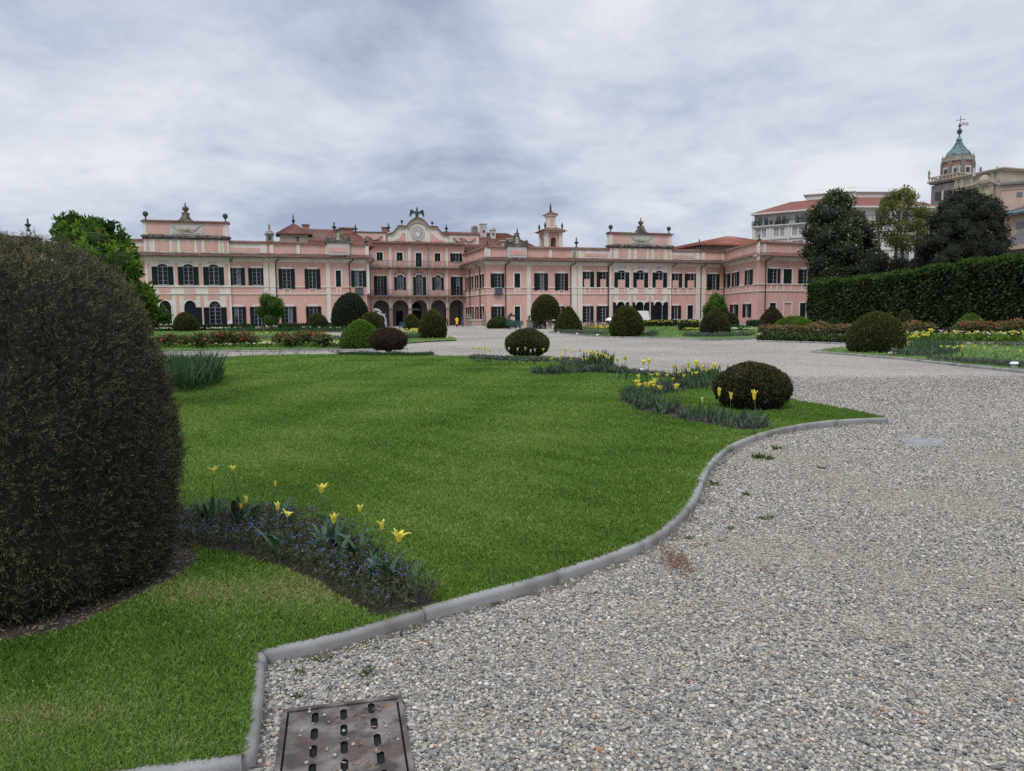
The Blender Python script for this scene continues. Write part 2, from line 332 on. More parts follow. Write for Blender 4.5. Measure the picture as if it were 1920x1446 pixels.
def build_window(wl, s0, s1, z0, z1, rise, kind, shut, off):
    fr = MB(); t = .065; o0, o1 = off - .2, off - .12; mid = (s0 + s1) / 2; top = z1 + rise
    if kind == 'closed':
        f = MB(); wl.box(f, s0, s1, z1, z1 + .16, off, off + .06); wl.box(f, s0 - .2, s0, z0 - .1, z1 + .16, off, off + .055); wl.box(f, s1, s1 + .2, z0 - .1, z1 + .16, off, off + .055)
        r = part('window', f, 'cream')
        obj('shutter', shutter_mb(wl, s0, mid - .01, z0, z1, off - .12), 'shutter', r); obj('shutter', shutter_mb(wl, mid + .01, s1, z0, z1, off - .12), 'shutter', r); return r
    if kind == 'blind':
        f = MB(); wl.box(f, s0 - .2, s1 + .2, z1, z1 + .18, off, off + .06); wl.box(f, s0 - .2, s0, z0 - .1, z1, off, off + .055); wl.box(f, s1, s1 + .2, z0 - .1, z1, off, off + .055)
        r = part('window', f, 'cream'); q = MB(); wl.box(q, s0, s1, z0, z1, off - .3, off - .1); obj('infill', q, 'pink', r); return r
    zl = z0
    if kind == 'half': zl = z0 + (z1 - z0) * (.5 if rise else .52)
    for q0, q1 in ((s0, s0 + t), (s1 - t, s1)): wl.box(fr, q0, q1, zl, z1, o0, o1)
    wl.box(fr, s0 + t, s1 - t, zl, zl + t, o0, o1); wl.box(fr, mid - t * .8, mid + t * .8, zl + t, z1 - (t if not rise else 0), o0, o1 + .02)
    wl.box(fr, s0 + t, s1 - t, z1 - t, z1, o0, o1 + .03)
    nb = max(2, round((z1 - zl) / .55))
    for k in range(1, nb):
        zc_ = zl + (z1 - zl) * k / nb
        for q0, q1 in ((s0 + t, mid - t * .8), (mid + t * .8, s1 - t)): wl.box(fr, q0, q1, zc_ - .018, zc_ + .018, o0, o1 - .02)
    if rise:
        h = (s1 - s0) / 2
        for k in (1, 2, 3):
            an = math.pi * k / 4; e_ = (mid + (h - .03) * math.cos(an), z1 + (rise - .03) * math.sin(an)); pp = Vector(wl.P(mid, z1, o1 - .04)); qq = Vector(wl.P(*e_, o1 - .04)); fr.tube([pp, qq], .03, 4)
    r = part('window', fr, 'frame' if kind not in ('door', 'darkarch', 'arcdoor') else 'shutter_dark')
    g = MB(); pts = [(s0, zl), (s1, zl), (s1, z1)] + ([(mid + (s1 - s0) / 2 * math.cos(math.pi * k / 10), z1 + rise * math.sin(math.pi * k / 10)) for k in range(1, 10)] if rise else []) + [(s0, z1)]
    g.add([wl.P(a, z, off - .215) for a, z in pts], [tuple(range(len(pts)))]); obj('pane', g, 'glass', r)
    if kind in ('curtain',):
        for sd_ in (-1, 1):
            c = MB(); e_ = s0 + t if sd_ < 0 else s1 - t; n_ = 8
            for k in range(n_):
                za, zb = zl + (z1 - zl) * k / n_, zl + (z1 - zl) * (k + 1) / n_
                wa = (s1 - s0) * (.44 - .26 * math.sin(math.pi * min(1, (1 - k / n_) * .95))); wb = (s1 - s0) * (.44 - .26 * math.sin(math.pi * min(1, (1 - (k + 1) / n_) * .95)))
                c.add([wl.P(e_, za, off - .208), wl.P(e_ - sd_ * wa, za, off - .208), wl.P(e_ - sd_ * wb, zb, off - .208), wl.P(e_, zb, off - .208)], [(0, 1, 2, 3)])
            obj('curtain', c, 'curtain', r)
    elif random.random() < .13 and kind == 'casement':
        c = MB(); a, b = (s0 + t, mid) if random.random() < .5 else (mid, s1 - t); wl.box(c, a, b, zl + (z1 - zl) * random.choice((0, 0, .5)), z1 - t, off - .212, off - .207); obj('curtain', c, 'curtain', r)
    if kind == 'half':
        q = MB(); wl.box(q, s0 + .01, s1 - .01, z0, zl - .01, off - .3, off + .02); obj('infill', q, 'pink', r)
    sm = 'shutter' if z0 > 2 else 'shutter_dark'
    if shut[0] is not None: obj('shutter', shutter_mb(wl, shut[0], s0 - .01, z0, z1, off, -1 if kind == 'arcdoor' else 0), sm, r)
    if shut[1] is not None: obj('shutter', shutter_mb(wl, s1 + .01, shut[1], z0, z1, off, 1 if kind == 'arcdoor' else 0), sm, r)
    if z0 > 1 and kind not in ('curtain',):
        q = MB(); wl.box(q, s0 - .08, s1 + .08, z0 - .1, z0 - .002, off - .15, off + .12); obj('sill', q, 'pale', r)
    q = MB()
    if rise:
        h = (s1 - s0) / 2; wd = .16; n_ = 12
        for k in range(n_):
            a0, a1 = math.pi * k / n_, math.pi * (k + 1) / n_
            c4 = [(mid + (h + e1) * math.cos(an), z1 + (rise + e1) * math.sin(an)) for an, e1 in ((a0, .0), (a0, wd), (a1, wd), (a1, .0))]
            wl.prism(q, c4, off - .01, off + .07)
        if shut[0] is None: wl.box(q, s0 - wd, s0 - .002, z0, z1, off - .01, off + .06)
        if shut[1] is None: wl.box(q, s1 + .002, s1 + wd, z0, z1, off - .01, off + .06)
    else:
        e_ = .55 * (s1 - s0) * .5
        wl.prism(q, [(s0 - e_ * .8, z1 + .03), (s1 + e_ * .8, z1 + .03), (s1 + e_ * .8, z1 + .2), (s1 + e_ * .55, z1 + .3), (s0 - e_ * .55, z1 + .3), (s0 - e_ * .8, z1 + .2)], off - .01, off + .09)
    obj('lintel', q, 'cream', r); return r
def W4(wl, k, xs, z0, z1, rise=0., kind='casement', off=0., yy=600):
    a, b, c, d = xs; addwin(wl, sx(wl, k, b, yy), sx(wl, k, c, yy), z0, z1, rise, kind, (sx(wl, k, a, yy) if a is not None else None, sx(wl, k, d, yy) if d is not None else None), off)
# ---- left front
PAVL = (sx(WL, '1', 180), sx(WL, '1', 1103)); PO = .22
for xs in ((262, 325, 435, 495), (545, 605, 710, 768), (818, 880, 985, 1042)): W4(WL, '1', xs, 6.08, 8.5, .36, off=PO, yy=790)
for xs in ((1108, 1138, 1222, 1268), (1305, 1350, 1440, 1485)): W4(WL, '1', xs, 6.1, 8.42, yy=800)
for xs in ((130, 172, 262, 305), (413, 455, 538, 582)): W4(WL, '2', xs, 5.6, 8.35, yy=830)
W4(WL, '2', (None, 750, 805, None), 5.9, 8.2, 0, 'closed', yy=820); W4(WL, '2', (917, 955, 1040, 1078), 5.9, 8.2, yy=840)
W4(WL, '1', (None, 345, 475, None), .85, 3.05, .95, 'darkarch', off=PO, yy=1200); W4(WL, '1', (None, 615, 745, 805), .32, 3.05, .95, 'darkarch', off=PO, yy=1200); W4(WL, '1', (825, 885, 1010, 1072), .32, 3.05, .85, off=PO, yy=1200)
for xs in ((1122, 1155, 1240, 1282), (1325, 1368, 1450, 1492), (1660, 1700, 1785, 1828)): W4(WL, '1', xs, .32, 3.1, yy=1230)
for xs in ((427, 467, 550, 592), (917, 955, 1040, 1078)): W4(WL, '2', xs, .32, 3.1, yy=1200)
W4(WL, '2', (None, 760, 815, None), .4, 3.0, 0, 'closed', yy=1200)
for c_ in (PAVL[0] - 1.9, PAVL[0] - 4.9):
    addwin(WL, c_ - .5, c_ + .5, 6.1, 8.42, 0, 'casement', (c_ - 1., c_ + 1.)); addwin(WL, c_ - .5, c_ + .5, .32, 3.1, 0, 'casement', (c_ - 1., c_ + 1.))
# ---- right front
PAVR = (sx(WR, '4', 590), sx(WR, '4', 1262))
W4(WR, '3', (925, 965, 1040, 1072), 5.85, 7.95, yy=840); W4(WR, '3', (None, 1183, 1245, None), 5.85, 8.0, 0, 'closed', yy=840)
for xs in ((1397, 1438, 1503, 1545), (1622, 1660, 1725, 1764)): W4(WR, '3', xs, 5.45, 8.05, yy=850)
for xs in ((280, 318, 385, 425), (455, 493, 558, 590)): W4(WR, '4', xs, 5.95, 8.35, 0, 'half', yy=830)
for xs in ((640, 678, 758, 800), (845, 882, 963, 1005), (1052, 1087, 1168, 1210)): W4(WR, '4', xs, 5.92, 8.3, .32, 'half', off=PO, yy=830)
for xs in ((1266, 1277, 1345, 1380), (1410, 1440, 1515, 1548)): W4(WR, '4', xs, 5.92, 8.18, 0, 'half', yy=830)
W4(WR, '4', (1650, 1690, 1750, 1785), 5.55, 8.15, yy=850)
for k, xs in (('3', (930, 965, 1040, 1075)), ('3', (1595, 1635, 1690, 1728)), ('4', (280, 318, 385, 420)), ('4', (453, 490, 555, 588)), ('4', (1266, 1277, 1335, 1368))): W4(WR, k, xs, .35, 2.95, yy=1220)
W4(WR, '3', (None, 1185, 1245, None), .6, 2.98, 0, 'closed', yy=1200); W4(WR, '4', (None, 1438, 1500, None), .4, 3.0, 0, 'closed', yy=1200)
for xs in ((625, 667, 753, 800), (835, 875, 958, 1018), (1036, 1075, 1160, 1220)): W4(WR, '4', xs, .15, 3.05, .58, 'arcdoor', off=PO, yy=1150)
# ---- inner side and right projecting wing
for c in (1.9, 5.0, 8.3, 11.7):
    addwin(WS, c - .5, c + .5, 5.75, 7.95, 0, 'casement', (c - 1., c + 1.)); addwin(WS, c - .5, c + .5, .8, 3.0, 0, 'casement', (c - 1., c + 1.))
for xs in ((322, 352, 378, 402), (422, 440, 480, 498), (562, 583, 622, 645)): W4(WE, '5', xs, 5.85, 8.1, yy=820)
for xs in ((400, 430, 460, 488), (537, 568, 600, 628)): W4(WE, '5', xs, .5 if xs[0] < 500 else 1.0, 3.0, yy=1180)
W4(WF, '5', (805, 838, 912, 940), 5.95, 8.1, yy=800); W4(WF, '5', (None, 975, 1068, None), 5.95, 8.1, 0, 'closed', yy=800); W4(WF, '5', (1137, 1170, 1238, 1272), 5.95, 8.1, yy=800)
W4(WF, '5', (None, 828, 895, None), .4, 3.1, 0, 'closed', yy=1100); W4(WF, '5', (None, 985, 1062, None), .5, 3.1, 0, 'blind', yy=1100); W4(WF, '5', (None, 1155, 1220, None), .4, 3.1, 0, 'closed', yy=1100)
# ---- centre
W4(WC, '2', (None, 1193, 1258, None), 10.75, 12.05, 0, 'closed', yy=580); W4(WC, '2', (None, 1408, 1473, None), 10.75, 12.05, 0, 'closed', yy=580); W4(WC, '2', (None, 1617, 1680, None), 9.75, 12.05, 0, 'closed', yy=620)
W4(WC, '3', (None, 318, 380, None), 10.75, 12.05, 0, 'closed', yy=600); W4(WC, '3', (487, 517, 583, 613), 10.7, 12.05, yy=600); W4(WC, '3', (670, 700, 760, 790), 10.7, 12.05, yy=600)
W4(WC, '2', (1165, 1200, 1270, 1303), 5.06, 8.2, yy=900); W4(WC, '3', (493, 524, 590, 620), 5.06, 8.15, yy=900)
W4(WC, '2', (1383, 1412, 1485, 1510), 5.95, 8.05, .38, 'curtain', yy=870); W4(WC, '3', (290, 320, 388, 415), 5.95, 8.05, .38, 'curtain', yy=870); W4(WC, '2', (1588, 1618, 1693, 1727), 5.06, 8.1, .4, 'curtain', yy=880)
_ac = [sx(WC, '2', x, 1200) for x in (1244, 1453, 1660)] + [sx(WC, '3', x, 1200) for x in (361, 560)]
for c in _ac: HOLES.setdefault(id(WC), []).append((c - 1.33, c + 1.33, 0.0, 2.95, 1.33))
for a in WINS: build_window(*a)
# ---- walls
for nm, wl, a, b, top, off, m in (('wall', WL, 0, PAVL[0], 12.0, 0, 'pink'), ('wall', WL, PAVL[0], PAVL[1], 12.0, PO, 'cream'), ('wall', WL, PAVL[1], WL.L, 12.0, 0, 'pink'),
        ('wall', WR, 0, PAVR[0], 12.0, 0, 'pink'), ('wall', WR, PAVR[0], PAVR[1], 12.0, PO, 'cream'), ('wall', WR, PAVR[1], WR.L, 12.0, 0, 'pink'),
        ('wall', WS, 0, WS.L, 12.0, 0, 'pink'), ('wall', WE, 0, WE.L, 12.0, 0, 'pink'), ('wall', WF, 0, WF.L, 12.0, 0, 'pink'), ('wall', WC, 0, WC.L, 13.4, 0, 'pink'), ('wall', WSL, 0, WSL.L, 12.0, 0, 'pink')):
    mb = MB(); wallmesh(mb, wl, a, b, 0., top, off)
    if off:
        for s_ in (a, b): mb.add([wl.P(s_, 0, 0), wl.P(s_, 0, off), wl.P(s_, top, off), wl.P(s_, top, 0)], [(0, 1, 2, 3)])
    mb.keep = True; part(nm, mb, m)
# loggia behind the arches
lg = MB(); wallD = -4.2
HOLES[-1] = None
s_a, s_b = .2, WC.L - .2; cm = _ac[2]
for a, b in ((s_a, cm - .75), (cm + .75, s_b)): lg.add([WC.P(a, 0, wallD), WC.P(b, 0, wallD), WC.P(b, 4.7, wallD), WC.P(a, 4.7, wallD)], [(0, 1, 2, 3)])
lg.add([WC.P(cm - .75, 3.9, wallD), WC.P(cm + .75, 3.9, wallD), WC.P(cm + .75, 4.7, wallD), WC.P(cm - .75, 4.7, wallD)], [(0, 1, 2, 3)])
lg.add([WC.P(s_a, 4.7, wallD), WC.P(s_b, 4.7, wallD), WC.P(s_b, 4.7, -.02), WC.P(s_a, 4.7, -.02)], [(0, 1, 2, 3)])
for s_ in (s_a, s_b): lg.add([WC.P(s_, 0, wallD), WC.P(s_, 0, -.02), WC.P(s_, 4.7, -.02), WC.P(s_, 4.7, wallD)], [(0, 1, 2, 3)])
for s_ in (cm - .75, cm + .75): lg.add([WC.P(s_, 0, wallD - 9), WC.P(s_, 0, wallD), WC.P(s_, 3.9, wallD), WC.P(s_, 3.9, wallD - 9)], [(0, 1, 2, 3)])
lg.add([WC.P(cm - .75, 3.9, wallD - 9), WC.P(cm + .75, 3.9, wallD - 9), WC.P(cm + .75, 3.9, wallD), WC.P(cm - .75, 3.9, wallD)], [(0, 1, 2, 3)])
lg.add([WC.P(cm - .75, 0, wallD - 9), WC.P(cm + .75, 0, wallD - 9), WC.P(cm + .75, 3.9, wallD - 9), WC.P(cm - .75, 3.9, wallD - 9)], [(0, 1, 2, 3)])
part('loggia', lg, 'plaster_grey')
q = MB(); WC.box(q, _ac[1] - .15, _ac[1] + 1.0, 0, 2.5, wallD + .02, wallD + .1); part('door', q, 'shutter_dark')
q = MB(); WC.box(q, _ac[4] - 1.25, _ac[4] - .35, 0.1, 2.9, wallD + .02, wallD + .1); part('door', q, 'shutter_dark')
q = MB(); WC.box(q, cm - 1.25, cm + .72, 2.55, 2.98, wallD + .3, wallD + .36); part('banner', q, mat('banner_blue', (.10, .30, .40), .6))
q = MB(); WC.prism(q, [(cm - .95, 0), (cm + .98, 0), (cm + .98, 2.9)] + [(cm + .015 + .965 * math.cos(math.pi * k / 10), 2.9 + 1.1 * math.sin(math.pi * k / 10)) for k in range(1, 10)] + [(cm - .95, 2.9)], wallD + .02, wallD + .06); part('passage', q, mat('dark_passage', (.012, .016, .014), .9))
# columns and arch rings
def column(s_, half=False):
    c = WC.P(s_, 0, -.15); mb = MB()
    mb.lathe(c, [(.30, .0), (.30, .18), (.26, .22), (.21, .3), (.20, 1.2), (.175, 2.55), (.19, 2.6), (.24, 2.68), (.27, 2.8)], 12); mb.box(c, .6, .6, 2.8, 2.95, AL)
    part('column', mb, 'old_stone' if False else 'church')
cols = [(_ac[i] + _ac[i + 1]) / 2 for i in range(4)] + [_ac[4] + 1.55, _ac[0] - 1.5]
for s_ in cols: column(s_)
for c in _ac:
    q = MB(); n_ = 16
    for k in range(n_):
        a0, a1 = math.pi * k / n_, math.pi * (k + 1) / n_; WC.prism(q, [(c + r_ * math.cos(a_), 2.95 + r_ * math.sin(a_)) for a_, r_ in ((a0, 1.34), (a0, 1.52), (a1, 1.52), (a1, 1.34))], .0, .07)
    part('arch', q, 'pale')
# ---- pilasters, strings, cornices
def pil(wl, k, x0, x1, z0, z1, off=0., m='cream', th=.09, yy=800):
    mb = MB(); a, b = sx(wl, k, x0, yy), sx(wl, k, x1, yy); wl.box(mb, a, b, z0, z1, off, off + th); part('pilaster', mb, m)
for xs in ((1470, 1525), (1537, 1600)): pil(WL, '1', *xs, .25, 9.25)
pil(WL, '2', 643, 690, .25, 9.25); pil(WL, '2', 1085, 1118, 4.9, 9.25)
pil(WR, '3', 1315, 1360, .1, 9.25)
for k, a, b in (('4', 178, 240), ('4', 248, 300), ('4', 1532, 1583), ('4', 1590, 1635)): pil(WR, k, a, b, .1, 9.3)
for a, b in ((1325, 1355), (1533, 1563), (1738, 1765)): pil(WC, '2', a, b, 9.75, 12.9, yy=600); pil(WC, '2', a, b, 5.06, 9.5, yy=900); pil(WC, '2', a + 4, b - 2, 3.0, 4.8, .07, yy=1100)
for a, b in ((230, 262), (437, 463)): pil(WC, '3', a, b, 9.75, 12.9, yy=600); pil(WC, '3', a, b, 5.06, 9.5, yy=900); pil(WC, '3', a + 2, b - 2, 3.0, 4.8, .07, yy=1100)
for wl, a, b in ((WL, 0, PAVL[0]), (WL, PAVL[0], PAVL[1]), (WL, PAVL[1], WL.L), (WR, 0, PAVR[0]), (WR, PAVR[0], PAVR[1]), (WR, PAVR[1], WR.L), (WS, 0, WS.L), (WE, 0, WE.L), (WF, 0, WF.L)):
    pv = (a, b) in (PAVL, PAVR); o_ = PO if pv else 0; mb = MB()
    hs = [h for h in WINS if h[0] is wl and h[3] < 6.0 < h[4] and h[1] > a and h[2] < b]
    # string courses, broken where a window drops through them
    for z0, z1, th in ((5.80, 5.93, .14), (4.82, 4.95, .14)):
        cuts = sorted((h[7][0] if h[7][0] is not None else h[1] - .2, h[7][1] if h[7][1] is not None else h[2] + .2) for h in hs if h[3] < z1 + .02); x = a
        for c0, c1 in cuts + [(b, b)]:
            if c0 - x > .05: wl.box(mb, x, min(c0, b), z0, z1, o_, o_ + th)
            x = c1
    wl.box(mb, a, b, 9.3, 9.62, o_, o_ + .16); wl.box(mb, a, b, 9.62, 9.8, o_, o_ + .34)
    part('cornice', mb, 'cream')
    mb = MB()
    for h in hs:   # little piers under the sills
        for c in (h[1] + .1, h[2] - .1): wl.box(mb, c - .1, c + .1, 4.95, min(5.8, h[3] - .1), o_, o_ + .07)
    if hs: part('moulding', mb, 'cream')
# skirt roofs of tiles with gutters
def skirt(wl, a, b, zg, ov, rise_, ea=0., eb=0., m='tile', off=0.):
    rise = rise_ + .12; mb = MB(); pitch = .26; n_ = int((b - a) / pitch); vs = []; fs = []; sub = 4
    N_ = n_ * sub; rows = 4
    for i in range(N_ + 1):
        t = i / N_
        for j in range(rows):
            v_ = j / (rows - 1); s_ = (a - ea * (1 - v_)) + ((b + eb * (1 - v_)) - (a - ea * (1 - v_))) * t
            zc_ = zg + .1 + rise * v_ + .055 * abs(math.sin(math.pi * i / sub)) + .02 * math.sin(s_ * 1.7 + v_ * 3) + random.uniform(-.008, .008)
            vs.append(wl.P(s_, zc_, off + ov * (1 - v_) + .02))
    for i in range(N_):
        for j in range(rows - 1): fs.append((i * rows + j, (i + 1) * rows + j, (i + 1) * rows + j + 1, i * rows + j + 1))
    mb.add(vs, fs); mb.keep = True; r = part('eave_roof', mb, m)
    g = MB(); g.hexa([wl.P(a - ea, zg - .02, off + ov), wl.P(b + eb, zg - .02, off + ov), wl.P(b, zg, off + .02), wl.P(a, zg, off + .02)], [wl.P(a - ea, zg + .09, off + ov), wl.P(b + eb, zg + .09, off + ov), wl.P(b, zg + .09 + rise, off + .02), wl.P(a, zg + .09 + rise, off + .02)]); obj('soffit', g, 'pale', r)
    g = MB(); p0_, p1_ = Vector(wl.P(a - ea, zg + .05, off + ov + .07)), Vector(wl.P(b + eb, zg + .05, off + ov + .07)); g.tube([p0_, p1_], .06, 8); obj('gutter', g, 'gutter', r)
skirt(WL, 0, WL.L, 9.8, 1.0, .42, 0, 1.0, 'tile_moss', .1); skirt(WR, 0, WR.L, 9.8, 1.0, .42, 1., -1., 'tile_moss', .1)
skirt(WS, 0, WS.L, 9.8, 1.0, .42, -1., 1., 'tile', .1); skirt(WE, 0, WE.L, 9.8, 1.0, .42, -.8, .8, 'tile', .1); skirt(WF, 0, WF.L, 9.8, 1.0, .42, .8, 1.2, 'tile', .1)
skirt(WC, 0, WC.L, 13.4, .75, .28, 0, 0, 'tile', 0)
# parapets: coping, piers, framed panels
def parapet(wl, a, b, piers, off=0., z0=10.25, z1=11.85):
    mb = MB(); wl.box(mb, a, b, z0, z0 + .16, off, off + .07); wl.box(mb, a, b, z1 - .14, z1 + .02, off, off + .10)
    for p0_, p1_ in piers: wl.box(mb, p0_, p1_, z0 + .16, z1 - .14, off, off + .12)
    part('parapet', mb, 'cream')
    c = MB(); n_ = int((b - a) / .24); vs = []; fs = []
    for i in range(n_ * 2 + 1):
        s_ = a + (b - a) * i / (n_ * 2); k = .05 * (i % 2) + random.uniform(-.012, .012)
        vs += [wl.P(s_, z1 + .02 + k, off + .30), wl.P(s_, z1 + .30 + k * .4, off - .08), wl.P(s_, z1 + .02 + k, off - .5), wl.P(s_, z1 - .05, off + .29)]
    for i in range(n_ * 2): fs += [(i * 4, i * 4 + 4, i * 4 + 5, i * 4 + 1), (i * 4 + 1, i * 4 + 5, i * 4 + 6, i * 4 + 2), (i * 4 + 3, i * 4 + 7, i * 4 + 4, i * 4)]
    c.add(vs, fs); part('coping', c, 'tile')
S1 = lambda x, y=480: sx(WL, '1', x, y); S2 = lambda x, y=480: sx(WL, '2', x, y); S3 = lambda x, y=560: sx(WR, '3', x, y); S4 = lambda x, y=560: sx(WR, '4', x, y)
def band(wl, k, x0, x1, z0, z1, m='pink', off=0., th=.05, yy=500):
    q = MB(); wl.box(q, sx(wl, k, x0, yy), sx(wl, k, x1, yy), z0, z1, off, off + th); return part('panel', q, m)
parapet(WL, 0, PAVL[0], []); parapet(WL, PAVL[1], WL.L, [(S1(1430), S1(1505)), (S1(1535), S1(1580)), (S2(320), S2(360)), (S2(635), S2(705)), (S2(850), S2(885)), (S2(1065), S2(1105))])
for k, a, b in (('1', 20, 178), ('1', 1090, 1460)): pass
q = MB(); WL.box(q, PAVL[1], S1(1430), 10.41, 11.71, 0, .06); part('panel', q, 'cream'); band(WL, '1', 1115, 1425, 10.65, 11.2, 'pink', .06)
q = MB(); WL.box(q, 0, PAVL[0], 10.41, 11.71, 0, .06); part('panel', q, 'cream'); band(WL, '1', 20, 165, 10.65, 11.2, 'pink', .06)
parapet(WR, 0, PAVR[0], [(0, S3(920)), (S3(1555), S3(1590)), (S3(1800), S3(1850)), (S4(190), S4(240)), (S4(250), S4(300))])
q = MB(); WR.box(q, S4(300), PAVR[0], 10.41, 11.71, 0, .06); part('panel', q, 'cream'); band(WR, '4', 320, 570, 10.7, 11.2, 'pink', .06, yy=570)
parapet(WR, PAVR[1], WR.L, [(S4(1530), S4(1570)), (S4(1590), S4(1628)), (WR.L - .5, WR.L)])
q = MB(); WR.box(q, PAVR[1], S4(1530), 10.41, 11.71, 0, .06); part('panel', q, 'cream'); band(WR, '4', 1275, 1520, 10.7, 11.2, 'pink', .06, yy=570)
parapet(WS, 0, WS.L, [(0, .3), (WS.L - .6, WS.L)]); parapet(WE, 0, WE.L, [(WE.L - .7, WE.L)]); parapet(WF, 0, WF.L, [(0, .0 + .1), (sx(WF, '5', 752), sx(WF, '5', 785)), (sx(WF, '5', 1305), WF.L)])
# ---- pavilions: storeys of panels, raised attic, trophies
def pavilion(wl, k, P_, X, ya, yb):
    a, b = P_; o = PO; A = lambda i, y: sx(wl, k, X[i], y)
    body = MB(); wl.box(body, a, b, 10.2, 14.35, -.9, o - .003); part('attic', body, 'cream')
    n3 = (b - a) / 3.; 
    def rect(s0, s1, z0, z1, th=.04, m='pink'): q = MB(); wl.box(q, s0, s1, z0, z1, o - .01, o + th); part('panel', q, m)
    W_ = b - a; cen = [a + W_ * t for t in (.215, .505, .79)]
    for i, c in enumerate(cen):
        # attic panels with notched heads
        q = MB(); h = W_ * .073; wl.prism(q, [(c - h, 10.55), (c - h * .55, 10.55), (c, 10.68), (c + h * .55, 10.55), (c + h, 10.55), (c + h, 12.0), (c + h * .55, 12.0), (c, 11.72), (c - h * .55, 12.0), (c - h, 12.0)], o - .01, o + .04); part('panel', q, 'pink')
        rect(c - W_ * .065, c + W_ * .065, 5.0, 5.76); rect(c - W_ * .075, c + W_ * .075, 4.12 if k == '1' else 3.95, 4.7)
        pc = MB(); wl.box(pc, c - W_ * .11, c - W_ * .085, 10.4, 12.1, o, o + .1); wl.box(pc, c + W_ * .085, c + W_ * .11, 10.4, 12.1, o, o + .1); part('pilaster', pc, 'cream')
        g = MB(); wl.box(g, c - W_ * .055, c + W_ * .055, 9.0, 9.12, o, o + .1); wl.box(g, c - W_ * .045, c + W_ * .045, 9.12, 9.2, o, o + .07); part('moulding', g, 'pale')
    for t in (.045, .36, .645, .955):
        rect(a + W_ * (t - .016), a + W_ * (t + .016), 10.55, 12.0); rect(a + W_ * (t - .017), a + W_ * (t + .017), 6.15, 9.0)
        rect(a + W_ * (t - .017), a + W_ * (t + .017), 1.3, 4.65)
    for t in (.0, .10, .325, .395, .61, .68, .91, 1.0):
        pc = MB(); c = a + W_ * t; e_ = .11; c = min(max(c, a + e_), b - e_); wl.box(pc, c - e_, c + e_, .2, 4.8, o, o + .018); wl.box(pc, c - e_, c + e_, 5.95, 9.3, o, o + .018); part('pilaster', pc, 'cream')
    cor = MB(); wl.box(cor, a - .1, b + .1, 12.15, 12.35, -.9, o + .22); wl.box(cor, a - .25, b + .25, 12.35, 12.62, -1., o + .4); part('cornice', cor, 'moss_stone')
    # lumps of moss and weeds along the ledge
    q = MB(); 
    for i in range(60):
        s_ = random.uniform(a, b); z_ = 12.6; r_ = random.uniform(.05, .16); c = wl.P(s_, z_, o + random.uniform(.0, .3)); q.lathe(c, [(r_, -.03), (r_ * .8, r_ * .6), (r_ * .2, r_)], 5)
    part('moss', q, 'moss_stone')
    rect(a + W_ * .055, a + W_ * .30, 12.8, 14.2); rect(a + W_ * .70, a + W_ * .93, 12.8, 14.2)
    for t0, t1 in ((.0, .04), (.955, 1.0)):
        pc = MB(); wl.box(pc, a + W_ * t0, a + W_ * t1, 12.62, 14.35, o, o + .1); part('pilaster', pc, 'cream')
    # coping with a swept crest
    c = MB(); m_ = (a + b) / 2; wl.box(c, a - .2, b + .2, 14.35, 14.5, -1., o + .3); part('coping', c, 'tile')
    for s0, s1 in ((a - .1, m_ - W_ * .11), (m_ + W_ * .11, b + .1)):
        c = MB(); n_ = int((s1 - s0) / .24) * 2; vs = []; fs = []
        for i in range(n_ + 1):
            s_ = s0 + (s1 - s0) * i / n_; kk = .05 * (i % 2); vs += [wl.P(s_, 14.5 + kk, o + .28), wl.P(s_, 14.72 + kk * .4, -.35), wl.P(s_, 14.5 + kk, -.95)]
        for i in range(n_): fs += [(i * 3, i * 3 + 3, i * 3 + 4, i * 3 + 1), (i * 3 + 1, i * 3 + 4, i * 3 + 5, i * 3 + 2)]
        c.add(vs, fs); part('coping', c, 'tile')
    c = MB(); h = W_ * .12; wl.prism(c, [(m_ - h, 14.5), (m_ - h * .62, 14.72), (m_ - h * .42, 15.1), (m_ - h * .3, 15.35), (m_ + h * .3, 15.35), (m_ + h * .42, 15.1), (m_ + h * .62, 14.72), (m_ + h, 14.5)], -.5, o + .3)
    wl.prism(c, [(m_ - h * .3, 15.35), (m_ - h * .42, 15.6), (m_ - h * .2, 15.75), (m_ + h * .2, 15.75), (m_ + h * .42, 15.6), (m_ + h * .3, 15.35)], -.3, o + .1)
    c.lathe(wl.P(m_, 15.75, 0), [(.16, 0), (.2, .1), (.4, .35), (.46, .55), (.36, .68), (.18, .75), (.1, .95), (.04, 1.05), (.1, 1.15), (.03, 1.3)], 10); part('crest', c, 'moss_stone')
    # carved trophy: ring of swags on a pale panel
    q = MB(); wl.box(q, m_ - W_ * .195, m_ + W_ * .195, 12.75, 14.3, o - .01, o + .05); part('panel', q, 'pale')
    q = MB()
    for sd_ in (-1, 1):
        for j in range(4):
            pts = [Vector(wl.P(m_ + sd_ * W_ * (.02 + .15 * t), 13.05 + .12 * j + (.9 - .12 * j) * t * t + .05 * math.sin(t * 9), o + .08)) for t in [i / 9 for i in range(10)]]; q.tube(pts, [.035 + .03 * math.sin(math.pi * i / 9) for i in range(10)], 5)
    q.lathe(wl.P(m_, 13.5, o + .06), [(.0, -.32), (.28, -.2), (.3, .0), (.26, .2), (0, .32)], 10, cap=False)
    q.tube([Vector(wl.P(m_ - W_ * .16, 13.0, o + .07)), Vector(wl.P(m_, 12.85, o + .08)), Vector(wl.P(m_ + W_ * .16, 13.0, o + .07))], .05, 5); part('trophy_relief', q, 'church')
